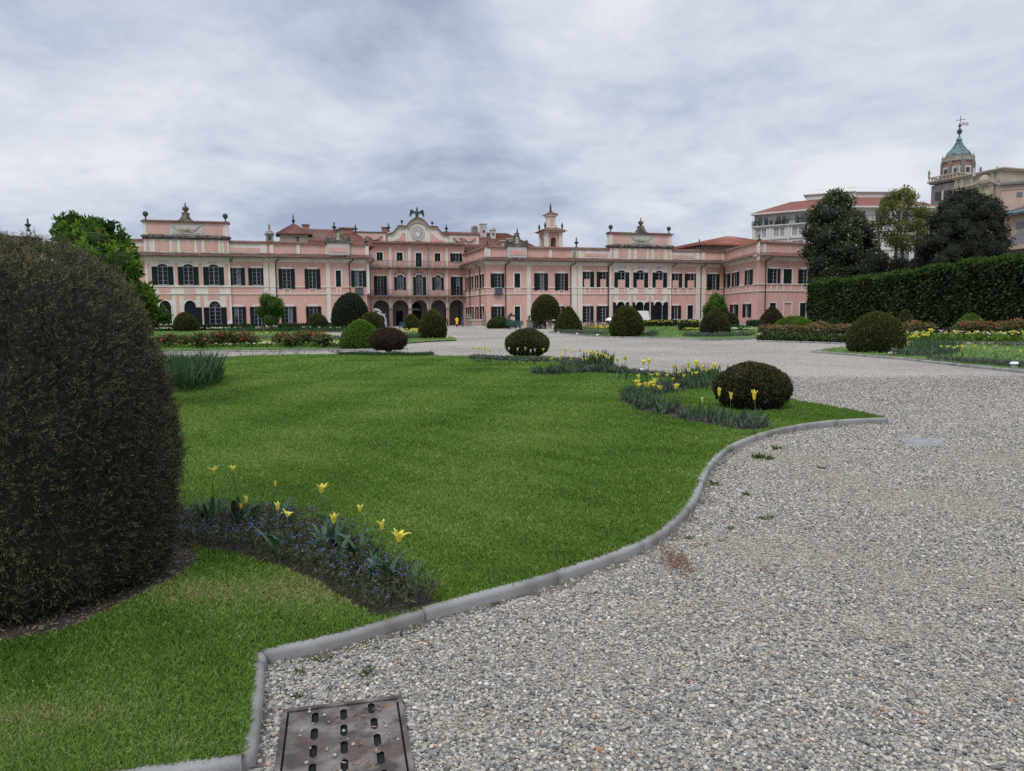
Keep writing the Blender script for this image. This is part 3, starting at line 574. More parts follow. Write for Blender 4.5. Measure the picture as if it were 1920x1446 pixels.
    for s_, zz_ in ((a + .35, 14.65), (b - .35, 14.65)):
        q = MB(); q.lathe(wl.P(s_, zz_, -.2), [(.2, -.1), (.16, .05), (.09, .15), (.09, .38), (.16, .44), (.3, .58), (.36, .8), (.3, 1.0), (.14, 1.12), (.02, 1.16)], 12); part('ball_finial', q, 'verdigris')
pavilion(WL, '1', PAVL, None, 0, 0); pavilion(WR, '4', PAVR, None, 0, 0)
# urn finials
def urn(wl, px, pyb, h, d=.0):
    s_, z_ = wl.uv(px, pyb); D = wl.P(s_, 0)[1]; hm = h * D / F_; q = MB(); c = wl.P(s_, z_ - .12, -d)
    q.lathe(c, [(.24, 0), (.24, .12), (.13, .2), (.09, .3 * hm), (.16, .36 * hm), (.3, .46 * hm), (.36, .55 * hm), (.2, .6 * hm), (.08, .66 * hm), (.12, .74 * hm), (.08, .84 * hm), (.13, .9 * hm), (.02, 1.05 * hm)], 10); part('urn_finial', q, 'verdigris')
for px, py, h in ((558, 450, 14), (627, 434, 19), (667, 435, 15), (686.7, 458, 14)): urn(WL, px, py, h, .3)
for px, py, h in ((971, 445.5, 18), (1082, 463, 18.5), (1313, 465.5, 18), (914.7, 466, 15)): urn(WR, px, py, h, .3)
urn(WF, 1426, 458.7, 20, .3); urn(WF, 1531, 459, 14, .3); urn(WC, 728.5, 433, 15); urn(WC, 837, 434, 13)
# bell-cote chimney on the left parapet
q = MB(); c = WL.P(S1(1537, 430), 0, -.3); q.box(c, 1.0, .8, 12.1, 13.0, AL); q.box(c, 1.3, 1., 13.0, 13.15, AL); q.lathe((c[0], c[1], 13.15), [(.75, 0), (.5, .35), (.25, .55), (.1, .65), (.18, .8), (.16, 1.2), (.05, 1.4)], 8); part('chimney', q, 'old_stone')
q = MB(); WL.box(q, S1(1537, 430) - .18, S1(1537, 430) + .18, 12.3, 12.8, .11, .13); part('opening', q, 'dark_in')
# scroll pediments over the inner bays
def scrollped(wl, c, flip):
    q = MB(); wl.box(q, c - 1.55, c + 1.55, 10.25, 12.05, .0, .35); part('panel', q, 'pale')
    q = MB(); wl.box(q, c - 1.2, c + 1.2, 10.75, 11.45, .35, .39); part('panel', q, 'pink')
    q = MB(); wl.box(q, c - 1.75, c + 1.75, 12.05, 12.25, -.3, .5); wl.prism(q, [(c - 1.75, 12.25), (c - 1.6, 12.75), (c - 1.1, 12.7), (c - .62, 13.0), (c - .42, 13.6), (c - .3, 14.05), (c + .3, 14.05), (c + .42, 13.6), (c + .62, 13.0), (c + 1.1, 12.7), (c + 1.6, 12.75), (c + 1.75, 12.25)], -.25, .3)
    for sd_ in (-1, 1): q.tube([Vector(wl.P(c + sd_ * 1.5, 12.75, -.3)), Vector(wl.P(c + sd_ * 1.5, 12.75, .5))], .28, 10)
    part('scroll_pediment', q, 'moss_stone')
    q = MB(); wl.prism(q, [(c - .25, 12.45), (c + .25, 12.45), (c + .15, 13.5), (c - .15, 13.5)], .3, .34); part('panel', q, 'church')
    # weeds on the ledge in front
    q = MB()
    for i in range(40):
        s_ = c + random.uniform(-1.5, 1.5); r_ = random.uniform(.06, .2); q.lathe(wl.P(s_, 10.2, random.uniform(.4, .9)), [(r_, -.05), (r_ * .7, r_ * .7), (.02, r_ * 1.2)], 5)
    part('moss', q, 'moss_stone')
scrollped(WL, S2(775), 0); scrollped(WR, S3(1205), 0)
# downpipes
def pipe(wl, k, x, off=.12, z1=9.75, top=None, z0=.2):
    s_ = sx(wl, k, x, 850); pts = [wl.P(s_, z0, off), wl.P(s_, 9.1, off), wl.P(s_ + .0, 9.3, off + .1), wl.P(s_ + .45, 9.6, off + .75), wl.P(s_ + .45, 9.8, off + .95)]
    q = MB(); q.tube([Vector(p) for p in pts], .075, 6); part('downpipe', q, 'gutter')
pipe(WL, '1', 1108); pipe(WL, '2', 102); pipe(WL, '2', 900); pipe(WL, '2', 1122, .1)
for k, x in (('3', 1085), ('3', 1793), ('4', 578), ('4', 1262), ('4', 1583)): pipe(WR, k, x)
for s_ in (4.0, 10.6):
    q = MB(); q.tube([Vector(WS.P(s_, .2, .12)), Vector(WS.P(s_, 9., .12)), Vector(WS.P(s_ - .5, 9.5, .8))], .075, 6); part('downpipe', q, 'gutter')
for k, x in (('5', 778), ('5', 1298)): pipe(WF, k, x)
q = MB(); q.tube([Vector(WE.P(.5, .2, .12)), Vector(WE.P(.5, 9., .12)), Vector(WE.P(.8, 9.6, .8))], .075, 6); part('downpipe', q, 'gutter')
# small balconies
for wl, k, x0, x1 in ((WL, '2', 952, 1050), (WR, '3', 958, 1048)):
    a, b = sx(wl, k, x0, 960), sx(wl, k, x1, 960); q = MB(); wl.box(q, a, b, 4.72, 4.86, 0, .55)
    for i in range(10): s_ = a + .05 + (b - a - .1) * i / 9; wl.box(q, s_ - .02, s_ + .02, 4.86, 5.72, .5, .54)
    wl.box(q, a, b, 5.72, 5.78, .48, .56)
    r = part('balcony', q, 'iron'); q = MB(); wl.box(q, a + .08, b - .08, 4.9, 5.7, .44, .47); obj('screen', q, 'frame', r)
# long central balconies
for z_, dpt in ((9.55, .95), (4.84, 1.05)):
    a, b = .25, WC.L - .05; q = MB(); WC.box(q, a, b, z_, z_ + .17, 0, dpt)
    for s_ in [a + .5 + i * (b - a - 1) / 11 for i in range(12)]: WC.prism(q, [(s_ - .08, z_ - .35), (s_ + .08, z_ - .35), (s_ + .08, z_ - .001), (s_ - .08, z_ - .001)], 0, .3)
    r = part('balcony', q, 'old_stone'); q = MB(); n_ = int((b - a) / .17)
    for i in range(n_ + 1): s_ = a + .04 + (b - a - .08) * i / n_; WC.box(q, s_ - .012, s_ + .012, z_ + .17, z_ + 1.08, dpt - .08, dpt - .055)
    WC.box(q, a, b, z_ + 1.08, z_ + 1.12, dpt - .1, dpt - .04); WC.box(q, a, b, z_ + .27, z_ + .30, dpt - .085, dpt - .05); obj('railing', q, 'iron', r)
# curved hoods over the arched central windows
for k, x in (('2', 1447), ('2', 1656), ('3', 353)):
    c = sx(WC, k, x, 780); pts = [(c - 1.0, 8.55), (c - .75, 8.6), (c - .45, 8.85), (c, 9.0), (c + .45, 8.85), (c + .75, 8.6), (c + 1.0, 8.55)]; q = MB(); q.tube([Vector(WC.P(a_, z_, .14)) for a_, z_ in pts], .09, 6)
    q.tube([Vector(WC.P(a_, z_ - .18, .06)) for a_, z_ in pts], .05, 5); part('hood', q, 'church')
for k, x in (('2', 1225), ('2', 1440), ('3', 349)):
    c = sx(WC, k, x, 580); q = MB()
    for sd_ in (-1, 1): WC.box(q, c + sd_ * .85 - .08, c + sd_ * .85 + .08, 9.9, 10.6, 0, .05)
    part('moulding', q, 'cream')
# ---- great central gable
def g5(x, y): return WC.uv(720 + x / 14.46, 380 + y / 14.46)
outl = [(105, 1135), (105, 870), (230, 830), (300, 760), (350, 690), (385, 640), (500, 652), (620, 652), (645, 600), (700, 525), (800, 452), (905, 422), (1010, 452), (1105, 520), (1175, 600), (1215, 660), (1440, 668), (1480, 740), (1540, 805), (1620, 868), (1740, 900), (1740, 1150)]
O = [g5(*p) for p in outl]; O[0] = (O[0][0], 13.66); O[-1] = (O[-1][0], 13.66)
q = MB(); WC.prism(q, O, -.6, -.02); part('gable', q, 'cream')
q = MB(); T = O[1:-1]
for i in range(len(T) - 1):
    (a, z0_), (b, z1_) = T[i], T[i + 1]; WC.prism(q, [(a, z0_ - .02), (b, z1_ - .02), (b, z1_ + .16), (a, z0_ + .16)], -.75, .32)
part('coping', q, 'tile')
q = MB()
for i in range(len(T) - 1):
    (a, z0_), (b, z1_) = T[i], T[i + 1]; WC.prism(q, [(a, z0_ - .3), (b, z1_ - .3), (b, z1_ - .02), (a, z0_ - .02)], -.02, .2)
part('cornice', q, 'church')
for pl in ([(245, 1060), (300, 1005), (400, 970), (460, 900), (500, 815), (575, 815), (575, 1060)], [(1265, 1080), (1265, 850), (1330, 850), (1390, 940), (1480, 1005), (1605, 1030), (1605, 1080)]):
    q = MB(); WC.prism(q, [g5(*p) for p in pl], -.02, .03); part('panel', q, 'pink')
for x0, x1 in ((590, 635), (1210, 1250), (110, 195), (1650, 1735)):
    q = MB(); a, b = g5(x0, 900)[0], g5(x1, 900)[0]; WC.box(q, a, b, 13.7, 15.2 if x0 in (110, 1650) else 16.1, -.02, .1); part('pilaster', q, 'cream')
c = g5(908, 830); q = MB(); rr = 1.13; nn = 28
q.tube([Vector(WC.P(c[0] + rr * math.cos(2 * math.pi * k / nn), c[1] + rr * math.sin(2 * math.pi * k / nn), .02)) for k in range(nn + 1)], .08, 6)
q.tube([Vector(WC.P(c[0] + .45 * math.cos(2 * math.pi * k / 20), c[1] - .05 + .55 * math.sin(2 * math.pi * k / 20), .04)) for k in range(21)], .07, 5)
for k in range(14):
    a_ = 2 * math.pi * k / 14 + .2; q.tube([Vector(WC.P(c[0] + .55 * math.cos(a_), c[1] + .6 * math.sin(a_), .02)), Vector(WC.P(c[0] + .8 * math.cos(a_ + .25), c[1] + .8 * math.sin(a_ + .25), .06)), Vector(WC.P(c[0] + .98 * math.cos(a_), c[1] + .98 * math.sin(a_), .02))], [.03, .07, .03], 5)
part('medallion', q, 'pale')
q = MB(); a, b = g5(640, 620)[0], g5(1175, 620)[0]; m_ = (a + b) / 2
q.tube([Vector(WC.P(m_ + (b - a) / 2 * .93 * math.cos(math.pi * k / 16), 15.9 + 1.15 * math.sin(math.pi * k / 16), .1)) for k in range(17)], .13, 6); part('moulding', q, 'church')
# flat attics beside the gable
for k, x0, x1 in (('2', 945, 1290), ('3', 465, 795)):
    a, b = sx(WC, k, x0, 380), sx(WC, k, x1, 380); q = MB(); WC.box(q, a, b, 13.66, 15.15, -.6, -.03); part('attic', q, 'cream'); q = MB(); WC.box(q, a - .1, b + .1, 15.15, 15.35, -.8, .15); part('coping', q, 'tile')
    q = MB(); WC.box(q, a + .8, b - .4, 13.9, 14.8, -.03, .02); part('panel', q, 'pink')
    q = MB(); pts = [(a + .9, 14.7), (a + 1.3, 14.2), (a + 2.0, 13.9), (a + 2.5, 14.3), (a + 2.2, 14.7), (a + 2.0, 14.4)]; q.tube([Vector(WC.P(s_, z_, .12)) for s_, z_ in pts], .09, 6)
    pts = [(b - .6, 14.7), (b - 1.2, 14.15), (b - 2.0, 14.0), (b - 2.6, 14.5)]; q.tube([Vector(WC.P(s_, z_, .12)) for s_, z_ in pts], .1, 6); part('scroll', q, 'old_stone')
for x, y in ((493, 615), (1318, 655)):
    s_, z_ = g5(x, y); q = MB(); q.lathe(WC.P(s_, z_ - .1, -.3), [(.12, 0), (.08, .1), (.07, .55), (.2, .62), (.24, .8), (.18, .95), (.03, 1.02)], 10); part('ball_finial', q, 'verdigris')
# ---- eagle with half-spread wings
ex, ez = g5(900, 425); E0 = Vector(WC.P(ex, ez, -.2)); rgt = Vector((WC.d[0], WC.d[1], 0)); fw = Vector((WC.n[0], WC.n[1], 0)); up = Vector((0, 0, 1))
q = MB(); q.lathe(E0, [(.45, -.05), (.4, .12), (.22, .25), (.16, .3)], 8)
q.tube([E0 + up * .2, E0 + up * .5 + fw * .05, E0 + up * .85 + fw * .05, E0 + up * 1.15, E0 + up * 1.4 + fw * .03, E0 + up * 1.62 + fw * .1, E0 + up * 1.75 + fw * .12], [.2, .27, .34, .26, .13, .12, .05], 9)
q.tube([E0 + up * 1.62 + fw * .1, E0 + up * 1.86 + fw * .02], [.13, .05], 7); q.tube([E0 + up * 1.62 + fw * .16, E0 + up * 1.6 + fw * .34], [.05, .015], 5)
for sd_ in (-1, 1): q.tube([E0 + rgt * .14 * sd_ + up * .5, E0 + rgt * .16 * sd_ + up * .15], [.13, .07], 6)
for sd_ in (-1, 1):
    prof = [(.15, 1.1), (.45, 1.12), (.75, 1.4), (1.0, 1.42), (1.15, 1.15), (1.2, .7), (1.22, .2), (1.0, .35), (.85, .65), (.65, .8), (.35, .75), (.15, .8)]
    n_ = len(prof); q.add([E0 + rgt * a * sd_ + up * z_ + fw * .06 for a, z_ in prof] + [E0 + rgt * a * sd_ + up * z_ - fw * .06 for a, z_ in prof], [tuple(range(n_)), tuple(reversed(range(n_, 2 * n_)))] + [(i, i + n_, (i + 1) % n_ + n_, (i + 1) % n_) for i in range(n_)])
    for j in range(4): q.tube([E0 + rgt * (.5 + .17 * j) * sd_ + up * (1.2 + .03 * j) + fw * .07, E0 + rgt * (.62 + .18 * j) * sd_ + up * (.75 - .16 * j) + fw * .07], .03, 4)
part('eagle_statue', q, 'verdigris')
# ---- roofs behind
def hip(u0, u1, v0, v1, ze, zr, m='tile', inset=None, name='roof'):
    ins = inset if inset is not None else (v1 - v0) / 2; vm = (v0 + v1) / 2; q = MB(); nu = max(2, int((u1 - u0) / .6))
    e = [pal(u0, v0), pal(u1, v0), pal(u1, v1), pal(u0, v1)]; r = [pal(u0 + ins, vm), pal(u1 - ins, vm)]
    q.add([(*p, ze) for p in e] + [(*p, zr) for p in r], [(0, 1, 5, 4), (1, 2, 5), (2, 3, 4, 5), (3, 0, 4)]); q.add([(*p, ze - .12) for p in e], [(3, 2, 1, 0)]); q.add([(*p, z_) for z_ in (ze - .12, ze) for p in e], [(0, 1, 5, 4), (1, 2, 6, 5), (2, 3, 7, 6), (3, 0, 4, 7)])
    # rows of raised tiles down each slope
    t = MB()
    def rows(A, B, C_, D_):   # A,B eave ; D_,C_ ridge
        A, B, C_, D_ = map(Vector, (A, B, C_, D_)); n_ = max(2, int((B - A).length / .42)); nz = ((B - A).cross(D_ - A)).normalized(); nz = nz if nz.z > 0 else -nz
        for i in range(n_):
            k = (i + .5) / n_; p = A.lerp(B, k); 
            if (C_ - D_).length < .1: d_ = D_ 
            else: d_ = D_.lerp(C_, k)
            t.tube([p + nz * .03, d_ + nz * .03], .075, 4)
    E_ = [(*p, ze) for p in e]; R2 = [(*p, zr) for p in r]
    rows(E_[0], E_[1], R2[1], R2[0])
    rf = part(name, q, m); obj('tile_rows', t, m, rf); return rf
def uvpal(px, D):  # u of a picture column at depth D
    p = at(px, 500, D); dx, dy = p[0] - P0[0], p[1] - P0[1]; return dx * CA + dy * SA, -dx * SA + dy * CA
hip(-40, -1, .9, 13.5, 11.1, 12.0, 'tile'); hip(18.1, 58, .9, 13.5, 11.1, 12.0, 'tile')
u, v = uvpal(600, 117); hip(u - 6.5, u + 8, v - 4.5, v + 5, 12.3, 15.1, 'tile', 3)
u, v = uvpal(1034, 131); hip(8, u, 14.6, 26, 12.6, 16.3, 'tile', 5.7)
hip(-3, 17.5, 14.9, 26, 13.9, 15.9, 'tile', 4)
# left turret with its pyramid roof
u, v = uvpal(553, 110); cpt = pal(u, v); q = MB(); q.box(cpt, 3.9, 3.4, 11, 13.5, AL); part('turret', q, 'church')
hip(u - 2.5, u + 2.6, v - 2.2, v + 2.2, 13.5, 15.1, 'tile', 2.5); q = MB(); q.lathe((cpt[0], cpt[1], 15.0), [(.2, 0), (.1, .2), (.3, .55), (.12, .75), (.08, 1.2), (.02, 1.5)], 8); part('urn_finial', q, 'verdigris')
u, v = uvpal(595, 108.5); cpt = pal(u, v); hip(u - 1.3, u + 1.3, v - 1.5, v + 2, 12.3, 13.4, 'tile', 1.3)
for px, py, wd, h, D, m, kind in ((573.5, 434, 1.0, .9, 118, 'brickish', 0), (650, 436, 1.9, .5, 118, 'brickish', 0), (890, 441, 1.05, 1.3, 136, 'old_stone', 1), (906, 444, 1.05, 2.1, 134, 'pale', 2), (924, 446, .9, 1.3, 134, 'pale', 3), (722, 437, 1.0, .8, 128, 'brickish', 0), (946, 466, 1.1, 1.2, 131.5, 'pale', 4), (958, 463, .9, 1.3, 132, 'pale', 4)):
    p = at(px, py, D); q = MB(); q.box(p, wd, wd * .8, p[2] - 2.2, p[2] + h, AL)
    if kind in (0, 2): q.box(p, wd * 1.25, wd * 1.05, p[2] + h, p[2] + h + .18, AL)
    if kind == 2: q.box(p, wd * 1.1, wd * .9, p[2] + h - .5, p[2] + h - .4, AL)
    if kind in (1,): q.lathe((p[0], p[1], p[2] + h), [(wd * .55, 0), (wd * .5, .25), (wd * .2, .45)], 8)
    if kind == 3: q.add([(p[0] + a * CA - b * SA, p[1] + a * SA + b * CA, p[2] + z_) for a, b, z_ in ((-.6, -.5, h), (.6, -.5, h), (0, -.5, h + .6), (-.6, .5, h), (.6, .5, h), (0, .5, h + .6))], [(0, 1, 2), (5, 4, 3), (0, 2, 5, 3), (1, 4, 5, 2), (0, 3, 4, 1)])
    if kind == 4: q.box(p, wd * 1.5, wd * 1.4, p[2] + h, p[2] + h + .14, AL)
    r = part('chimney', q, m)
    if kind in (2, 3, 4):
        o_ = MB(); f_ = wd * .4 + .02; b_ = (p[0] + SA * f_, p[1] - CA * f_); o_.box(b_, wd * .35, .03, p[2] + h * .3, p[2] + h * .3 + .45, AL); obj('opening', o_, 'dark_in', r)
# bell turret
p = at(1032.5, 466, 136); c = (p[0], p[1]); z0 = p[2] - .6; k = 136 / F_
q = MB(); 
for a, b in ((-1, -1), (1, -1), (1, 1), (-1, 1)): cc = (c[0] + (a * 1.32) * CA - (b * 1.32) * SA, c[1] + a * 1.32 * SA + b * 1.32 * CA); q.box(cc, .7, .7, z0, z0 + 3.4, AL)
part('bell_turret', q, 'cream')
for i in range(4):
    a_ = AL + i * math.pi / 2; A = (c[0] + math.cos(a_) * -1.5 + math.sin(a_) * 1.45, c[1] - math.sin(a_) * 1.5 - math.cos(a_) * 1.45); B_ = (A[0] + math.cos(a_) * 3.0, A[1] + math.sin(a_) * 3.0); wt = Wall(A, B_)
    HOLES[id(wt)] = [(1.0, 2.0, z0 + .5, z0 + 1.95, .5)]; mb = MB(); wallmesh(mb, wt, .45, 2.55, z0, z0 + 3.3, 0, .25); mb.keep = True; part('wall', mb, 'pink')
q = MB(); q.lathe((c[0], c[1], z0 + 1.1), [(.35, 0), (.3, .2), (.2, .5), (.1, .62)], 10); part('bell', q, 'verdigris')
q = MB(); q.box(c, 3.9, 3.9, z0 + 3.3, z0 + 3.5, AL); part('cornice', q, 'cream')
q = MB(); q.box(c, 4.7, 4.7, z0 + 3.5, z0 + 3.56, AL); q.box(c, 4.6, 4.6, z0 + 3.56, z0 + 4.15, AL, .5); part('roof', q, 'tile')
q = MB(); q.box(c, 1.5, 1.5, z0 + 4.1, z0 + 6.2, AL, .92); q.box(c, 1.9, 1.9, z0 + 6.2, z0 + 6.5, AL, 1.1); part('lantern', q, 'cream')
q = MB(); dd = (c[0] + SA * .76, c[1] - CA * .76); q.box(dd, .6, .05, z0 + 4.6, z0 + 5.9, AL); part('panel', q, 'pink')
q = MB(); q.box(c, 2.3, 2.3, z0 + 6.5, z0 + 6.56, AL); q.box(c, 2.2, 2.2, z0 + 6.56, z0 + 7.0, AL, .3); part('roof', q, 'tile_moss')
q = MB(); q.lathe((c[0], c[1], z0 + 7.0), [(.22, 0), (.28, .2), (.12, .4), (.2, .6), (.12, 1.2), (.02, 1.7)], 8); part('urn_finial', q, 'verdigris')
for a, b in ((-1.6, -1.6), (1.6, -1.6), (1.6, 1.6), (-1.6, 1.6)):
    cc = (c[0] + a * CA - b * SA, c[1] + a * SA + b * CA, z0 + 3.75); q = MB(); q.lathe(cc, [(.2, 0), (.1, .3), (.22, .6), (.18, .9), (.03, 1.3)], 8); part('urn_finial', q, 'verdigris')
# orange hipped roof at the right end
p = at(1366.6, 444, 134); c = (p[0], p[1]); q = MB(); hw = 9.3; ze = 13.15
def rc(a, b): return (c[0] + a * CA - b * SA, c[1] + a * SA + b * CA)
E_ = [rc(-10, -7), rc(7.5, -7), rc(7.5, 7), rc(-10, 7)]
q.add([(*e_, ze) for e_ in E_] + [(*rc(-.6, 0), p[2]), (*rc(.6, 0), p[2])], [(0, 1, 5, 4), (1, 2, 5), (2, 3, 4, 5), (3, 0, 4)]); q.add([(*e_, ze - .25) for e_ in E_], [(0, 1, 2, 3)]); q.add([(*e_, z_) for z_ in (ze - .25, ze) for e_ in E_], [(0, 1, 5, 4), (1, 2, 6, 5), (2, 3, 7, 6), (3, 0, 4, 7)])
r = part('roof', q, 'tile_new'); q = MB()
for A, B_, R1, R2 in ((E_[0], E_[1], rc(-.6, 0), rc(.6, 0)), (E_[3], E_[0], rc(-.6, 0), rc(-.6, 0)), (E_[1], E_[2], rc(.6, 0), rc(.6, 0))):
    n_ = 44
    for i in range(n_): t_ = (i + .5) / n_; a_ = Vector((*A, ze)).lerp(Vector((*B_, ze)), t_); b_ = Vector((*R1, p[2])).lerp(Vector((*R2, p[2])), t_); q.tube([a_ + up * .03, b_ + up * .03], .07, 4)
obj('tile_rows', q, 'tile_new', r)
q = MB(); q.add([(*rc(a, b), z_) for z_ in (9, ze - .25) for a, b in ((-9, -6), (6.5, -6), (6.5, 6), (-9, 6))], [(0, 1, 5, 4), (1, 2, 6, 5), (2, 3, 7, 6), (3, 0, 4, 7)]); part('wall', q, 'old_stone')
# bodies: flat roofs and back walls so that the wings are solid from the side
q = MB()
for poly in ([pal(-36, .5), pal(-.5, .5), pal(-.5, 13.5), pal(-36, 13.5)], [pal(18.4, .5), pal(59, .5), pal(59, 13.5), pal(18.4, 13.5)], [pal(-.3, 24), pal(17.5, 24), pal(17.5, 26), pal(-.3, 26)], [(PRE[0] + .5, PRE[1]), (CF[0] + .5, CF[1] + .6), (EF[0] - .3, EF[1] + .5), (50, 128)]):
    n_ = len(poly); q.add([(*a_, 11.0) for a_ in poly], [tuple(range(n_))]); q.add([(*a_, z_) for z_ in (0, 11.0) for a_ in poly], [(i, i + 1, i + 1 + n_, i + n_) for i in range(1, n_ - 1)] )
bodyback = part('back_wall', q, 'old_stone')
q = MB(); q.add([(*EF, 0), (50, 128, 0), (50, 128, 12), (*EF, 12)], [(0, 1, 2, 3)]); part('wall', q, 'pink')
# small floodlights and lit doorway lamp
q = MB(); s_ = sx(WR, '4', 1120, 1182); q.lathe(WR.P(s_, 2.25, -.6), [(.0, -.16), (.16, -.08), (.18, .05), (.12, .16), (0, .2)], 8, cap=False); part('lamp', q, 'lamp_glow')
# left end wing, mostly hidden by the trees
LW = Wall((-66, 80), (-56.2, 90.5)); q = MB(); LW.box(q, 0, LW.L, 0, 11.1, -8, 0); part('wall', q, 'pink'); q = MB(); LW.box(q, -.2, LW.L + .2, 11.1, 11.35, -8.2, .3); part('coping', q, 'tile'); urn(LW, 53, 432, 23, 0)
skirt(LW, 0, LW.L, 9.8, 1.0, .42, 0, 1., 'tile', 0)
# ================================================================== GROUND
LZ = .052
def gravel_mat():
    m = bpy.data.materials.new('gravel'); m.use_nodes = True; t = m.node_tree; b = t.nodes['Principled BSDF']; b.inputs['Roughness'].default_value = .85; b.inputs['Specular IOR Level'].default_value = .2
    g = t.nodes.new('ShaderNodeNewGeometry'); ln = t.links.new
    def vor(s):
        v = t.nodes.new('ShaderNodeTexVoronoi'); v.inputs['Scale'].default_value = s; ln(g.outputs['Position'], v.inputs['Vector']); return v
    def ramp(src, st):
        r = t.nodes.new('ShaderNodeValToRGB'); el = r.color_ramp.elements; el[0].position = st[0][0]; el[0].color = (*st[0][1], 1); el[1].position = st[-1][0]; el[1].color = (*st[-1][1], 1)
        for p, c in st[1:-1]: q = el.new(p); q.color = (*c, 1)
        ln(src, r.inputs[0]); return r.outputs[0]
    st = [(0, (0.062, 0.062, 0.061)), (.2, (0.146, 0.140, 0.131)), (.4, (0.260, 0.240, 0.211)), (.6, (0.364, 0.330, 0.288)), (.8, (0.458, 0.390, 0.306)), (1, (0.645, 0.600, 0.513))]
    v1 = vor(62); v2 = vor(17)
    s1 = t.nodes.new('ShaderNodeSeparateColor'); ln(v1.outputs['Color'], s1.inputs[0]); s2 = t.nodes.new('ShaderNodeSeparateColor'); ln(v2.outputs['Color'], s2.inputs[0])
    a = ramp(s1.outputs[0], st); c2 = ramp(s2.outputs[0], st)
    mx = t.nodes.new('ShaderNodeMix'); mx.data_type = 'RGBA'; mx.inputs[0].default_value = .25; ln(a, mx.inputs[6]); ln(c2, mx.inputs[7])
    n = t.nodes.new('ShaderNodeTexNoise'); n.inputs['Scale'].default_value = .55; n.inputs['Detail'].default_value = 6; ln(g.outputs['Position'], n.inputs[0])
    k = ramp(n.outputs[0], [(.5, (0, 0, 0)), (.72, (.55, .55, .55))]); m2 = t.nodes.new('ShaderNodeMix'); m2.data_type = 'RGBA'; ln(k, m2.inputs[0]); ln(mx.outputs[2], m2.inputs[6]); m2.inputs[7].default_value = (.26, .215, .17, 1)
    n4 = t.nodes.new('ShaderNodeTexNoise'); n4.inputs['Scale'].default_value = .16; n4.inputs['Detail'].default_value = 5; ln(g.outputs['Position'], n4.inputs[0])
    k4 = ramp(n4.outputs[0], [(.4, (.86, .86, .87)), (.65, (1.1, 1.07, 1.06))]); m4 = t.nodes.new('ShaderNodeMix'); m4.data_type = 'RGBA'; m4.blend_type = 'MULTIPLY'; m4.inputs[0].default_value = 1; ln(m2.outputs[2], m4.inputs[6]); ln(k4, m4.inputs[7])
    ln(m4.outputs[2], b.inputs['Base Color'])
    bp = t.nodes.new('ShaderNodeBump'); bp.inputs['Strength'].default_value = .7; bp.inputs['Distance'].default_value = .012; bp.invert = True; ln(v1.outputs['Distance'], bp.inputs['Height']); ln(bp.outputs[0], b.inputs['Normal'])
    MAT['gravel'] = m
gravel_mat()
def stone_mat():
    m = bpy.data.materials.new('pebble'); m.use_nodes = True; t = m.node_tree; b = t.nodes['Principled BSDF']; b.inputs['Roughness'].default_value = .7; b.inputs['Specular IOR Level'].default_value = .3
    a = t.nodes.new('ShaderNodeAttribute'); a.attribute_type = 'INSTANCER'; a.attribute_name = 'tint'; r = t.nodes.new('ShaderNodeValToRGB'); r.color_ramp.interpolation = 'CONSTANT'; el = r.color_ramp.elements
    st = [(0, (.085, .085, .085)), (.06, (.155, .150, .142)), (.22, (.225, .220, .200)), (.42, (.305, .285, .245)), (.58, (.375, .335, .270)), (.67, (.275, .235, .178)), (.77, (.43, .385, .315)), (.90, (.53, .48, .40)), (.955, (.36, .25, .18)), (.975, (.62, .58, .50)), (.993, (.31, .16, .10))]
    el[0].position = 0; el[0].color = (*st[0][1], 1); el[1].position = st[1][0]; el[1].color = (*st[1][1], 1)
    for p, c in st[2:]: q = el.new(p); q.color = (*c, 1)
    t.links.new(a.outputs['Fac'], r.inputs[0]); t.links.new(r.outputs[0], b.inputs['Base Color']); MAT['pebble'] = m
stone_mat()
mat('lawn_soil', (.088, .155, .026), .95, (.055, .108, .02), .9, 8, .35, .65, .4, 40, col3=(.115, .18, .036), scale3=.25)
mat('soil', (.024, .019, .014), .95, (.05, .039, .028), 9, 7, .4, .65, .8, 25)
mat('granite', (.31, .305, .295), .8, (.20, .20, .195), 380, 3, .40, .60, 0, 200, col3=(.15, .145, .125), scale3=2.2)
mat('rust_iron', (.10, .072, .060), .85, (.05, .040, .037), 9, 8, .42, .6, .5, 60, col3=(.21, .185, .165), scale3=7.)
mat('pale_slab', (.27, .27, .265), .9, (.19, .185, .175), 9, 6, .4, .6)
leafmat('grass', [(0, (.064, .126, .017)), (.45, (.148, .266, .038)), (.8, (.235, .345, .075)), (1, (.39, .37, .17))], .7, .3, .6, .22)
leafmat('yew', [(0, (.012, .014, .007)), (.42, (.036, .040, .015)), (.68, (.075, .070, .026)), (.88, (.13, .092, .032)), (1, (.20, .12, .04))], 2.2, .1, .6, .3)
leafmat('yew_olive', [(0, (.016, .024, .004)), (.5, (.052, .066, .011)), (.85, (.105, .108, .018)), (1, (.15, .12, .02))], 1.2, .12, .6, .25)
leafmat('yew_brown', [(0, (.02, .011, .008)), (.5, (.05, .028, .017)), (.8, (.07, .05, .02)), (1, (.09, .05, .03))], 1.5, .12, .6, .25)
leafmat('box_green', [(0, (.03, .06, .008)), (.5, (.08, .155, .015)), (.8, (.13, .23, .025)), (1, (.19, .28, .035))], 2, .25, .55, .2)
leafmat('laurel', [(0, (.020, .050, .010)), (.4, (.07, .145, .016)), (.7, (.14, .25, .024)), (.93, (.23, .33, .04)), (1, (.28, .20, .05))], 1.6, .3, .45, .3)
leafmat('magnolia', [(0, (.018, .03, .014)), (.5, (.06, .08, .032)), (.8, (.12, .14, .06)), (1, (.24, .235, .14))], .3, .15, .4, .25)
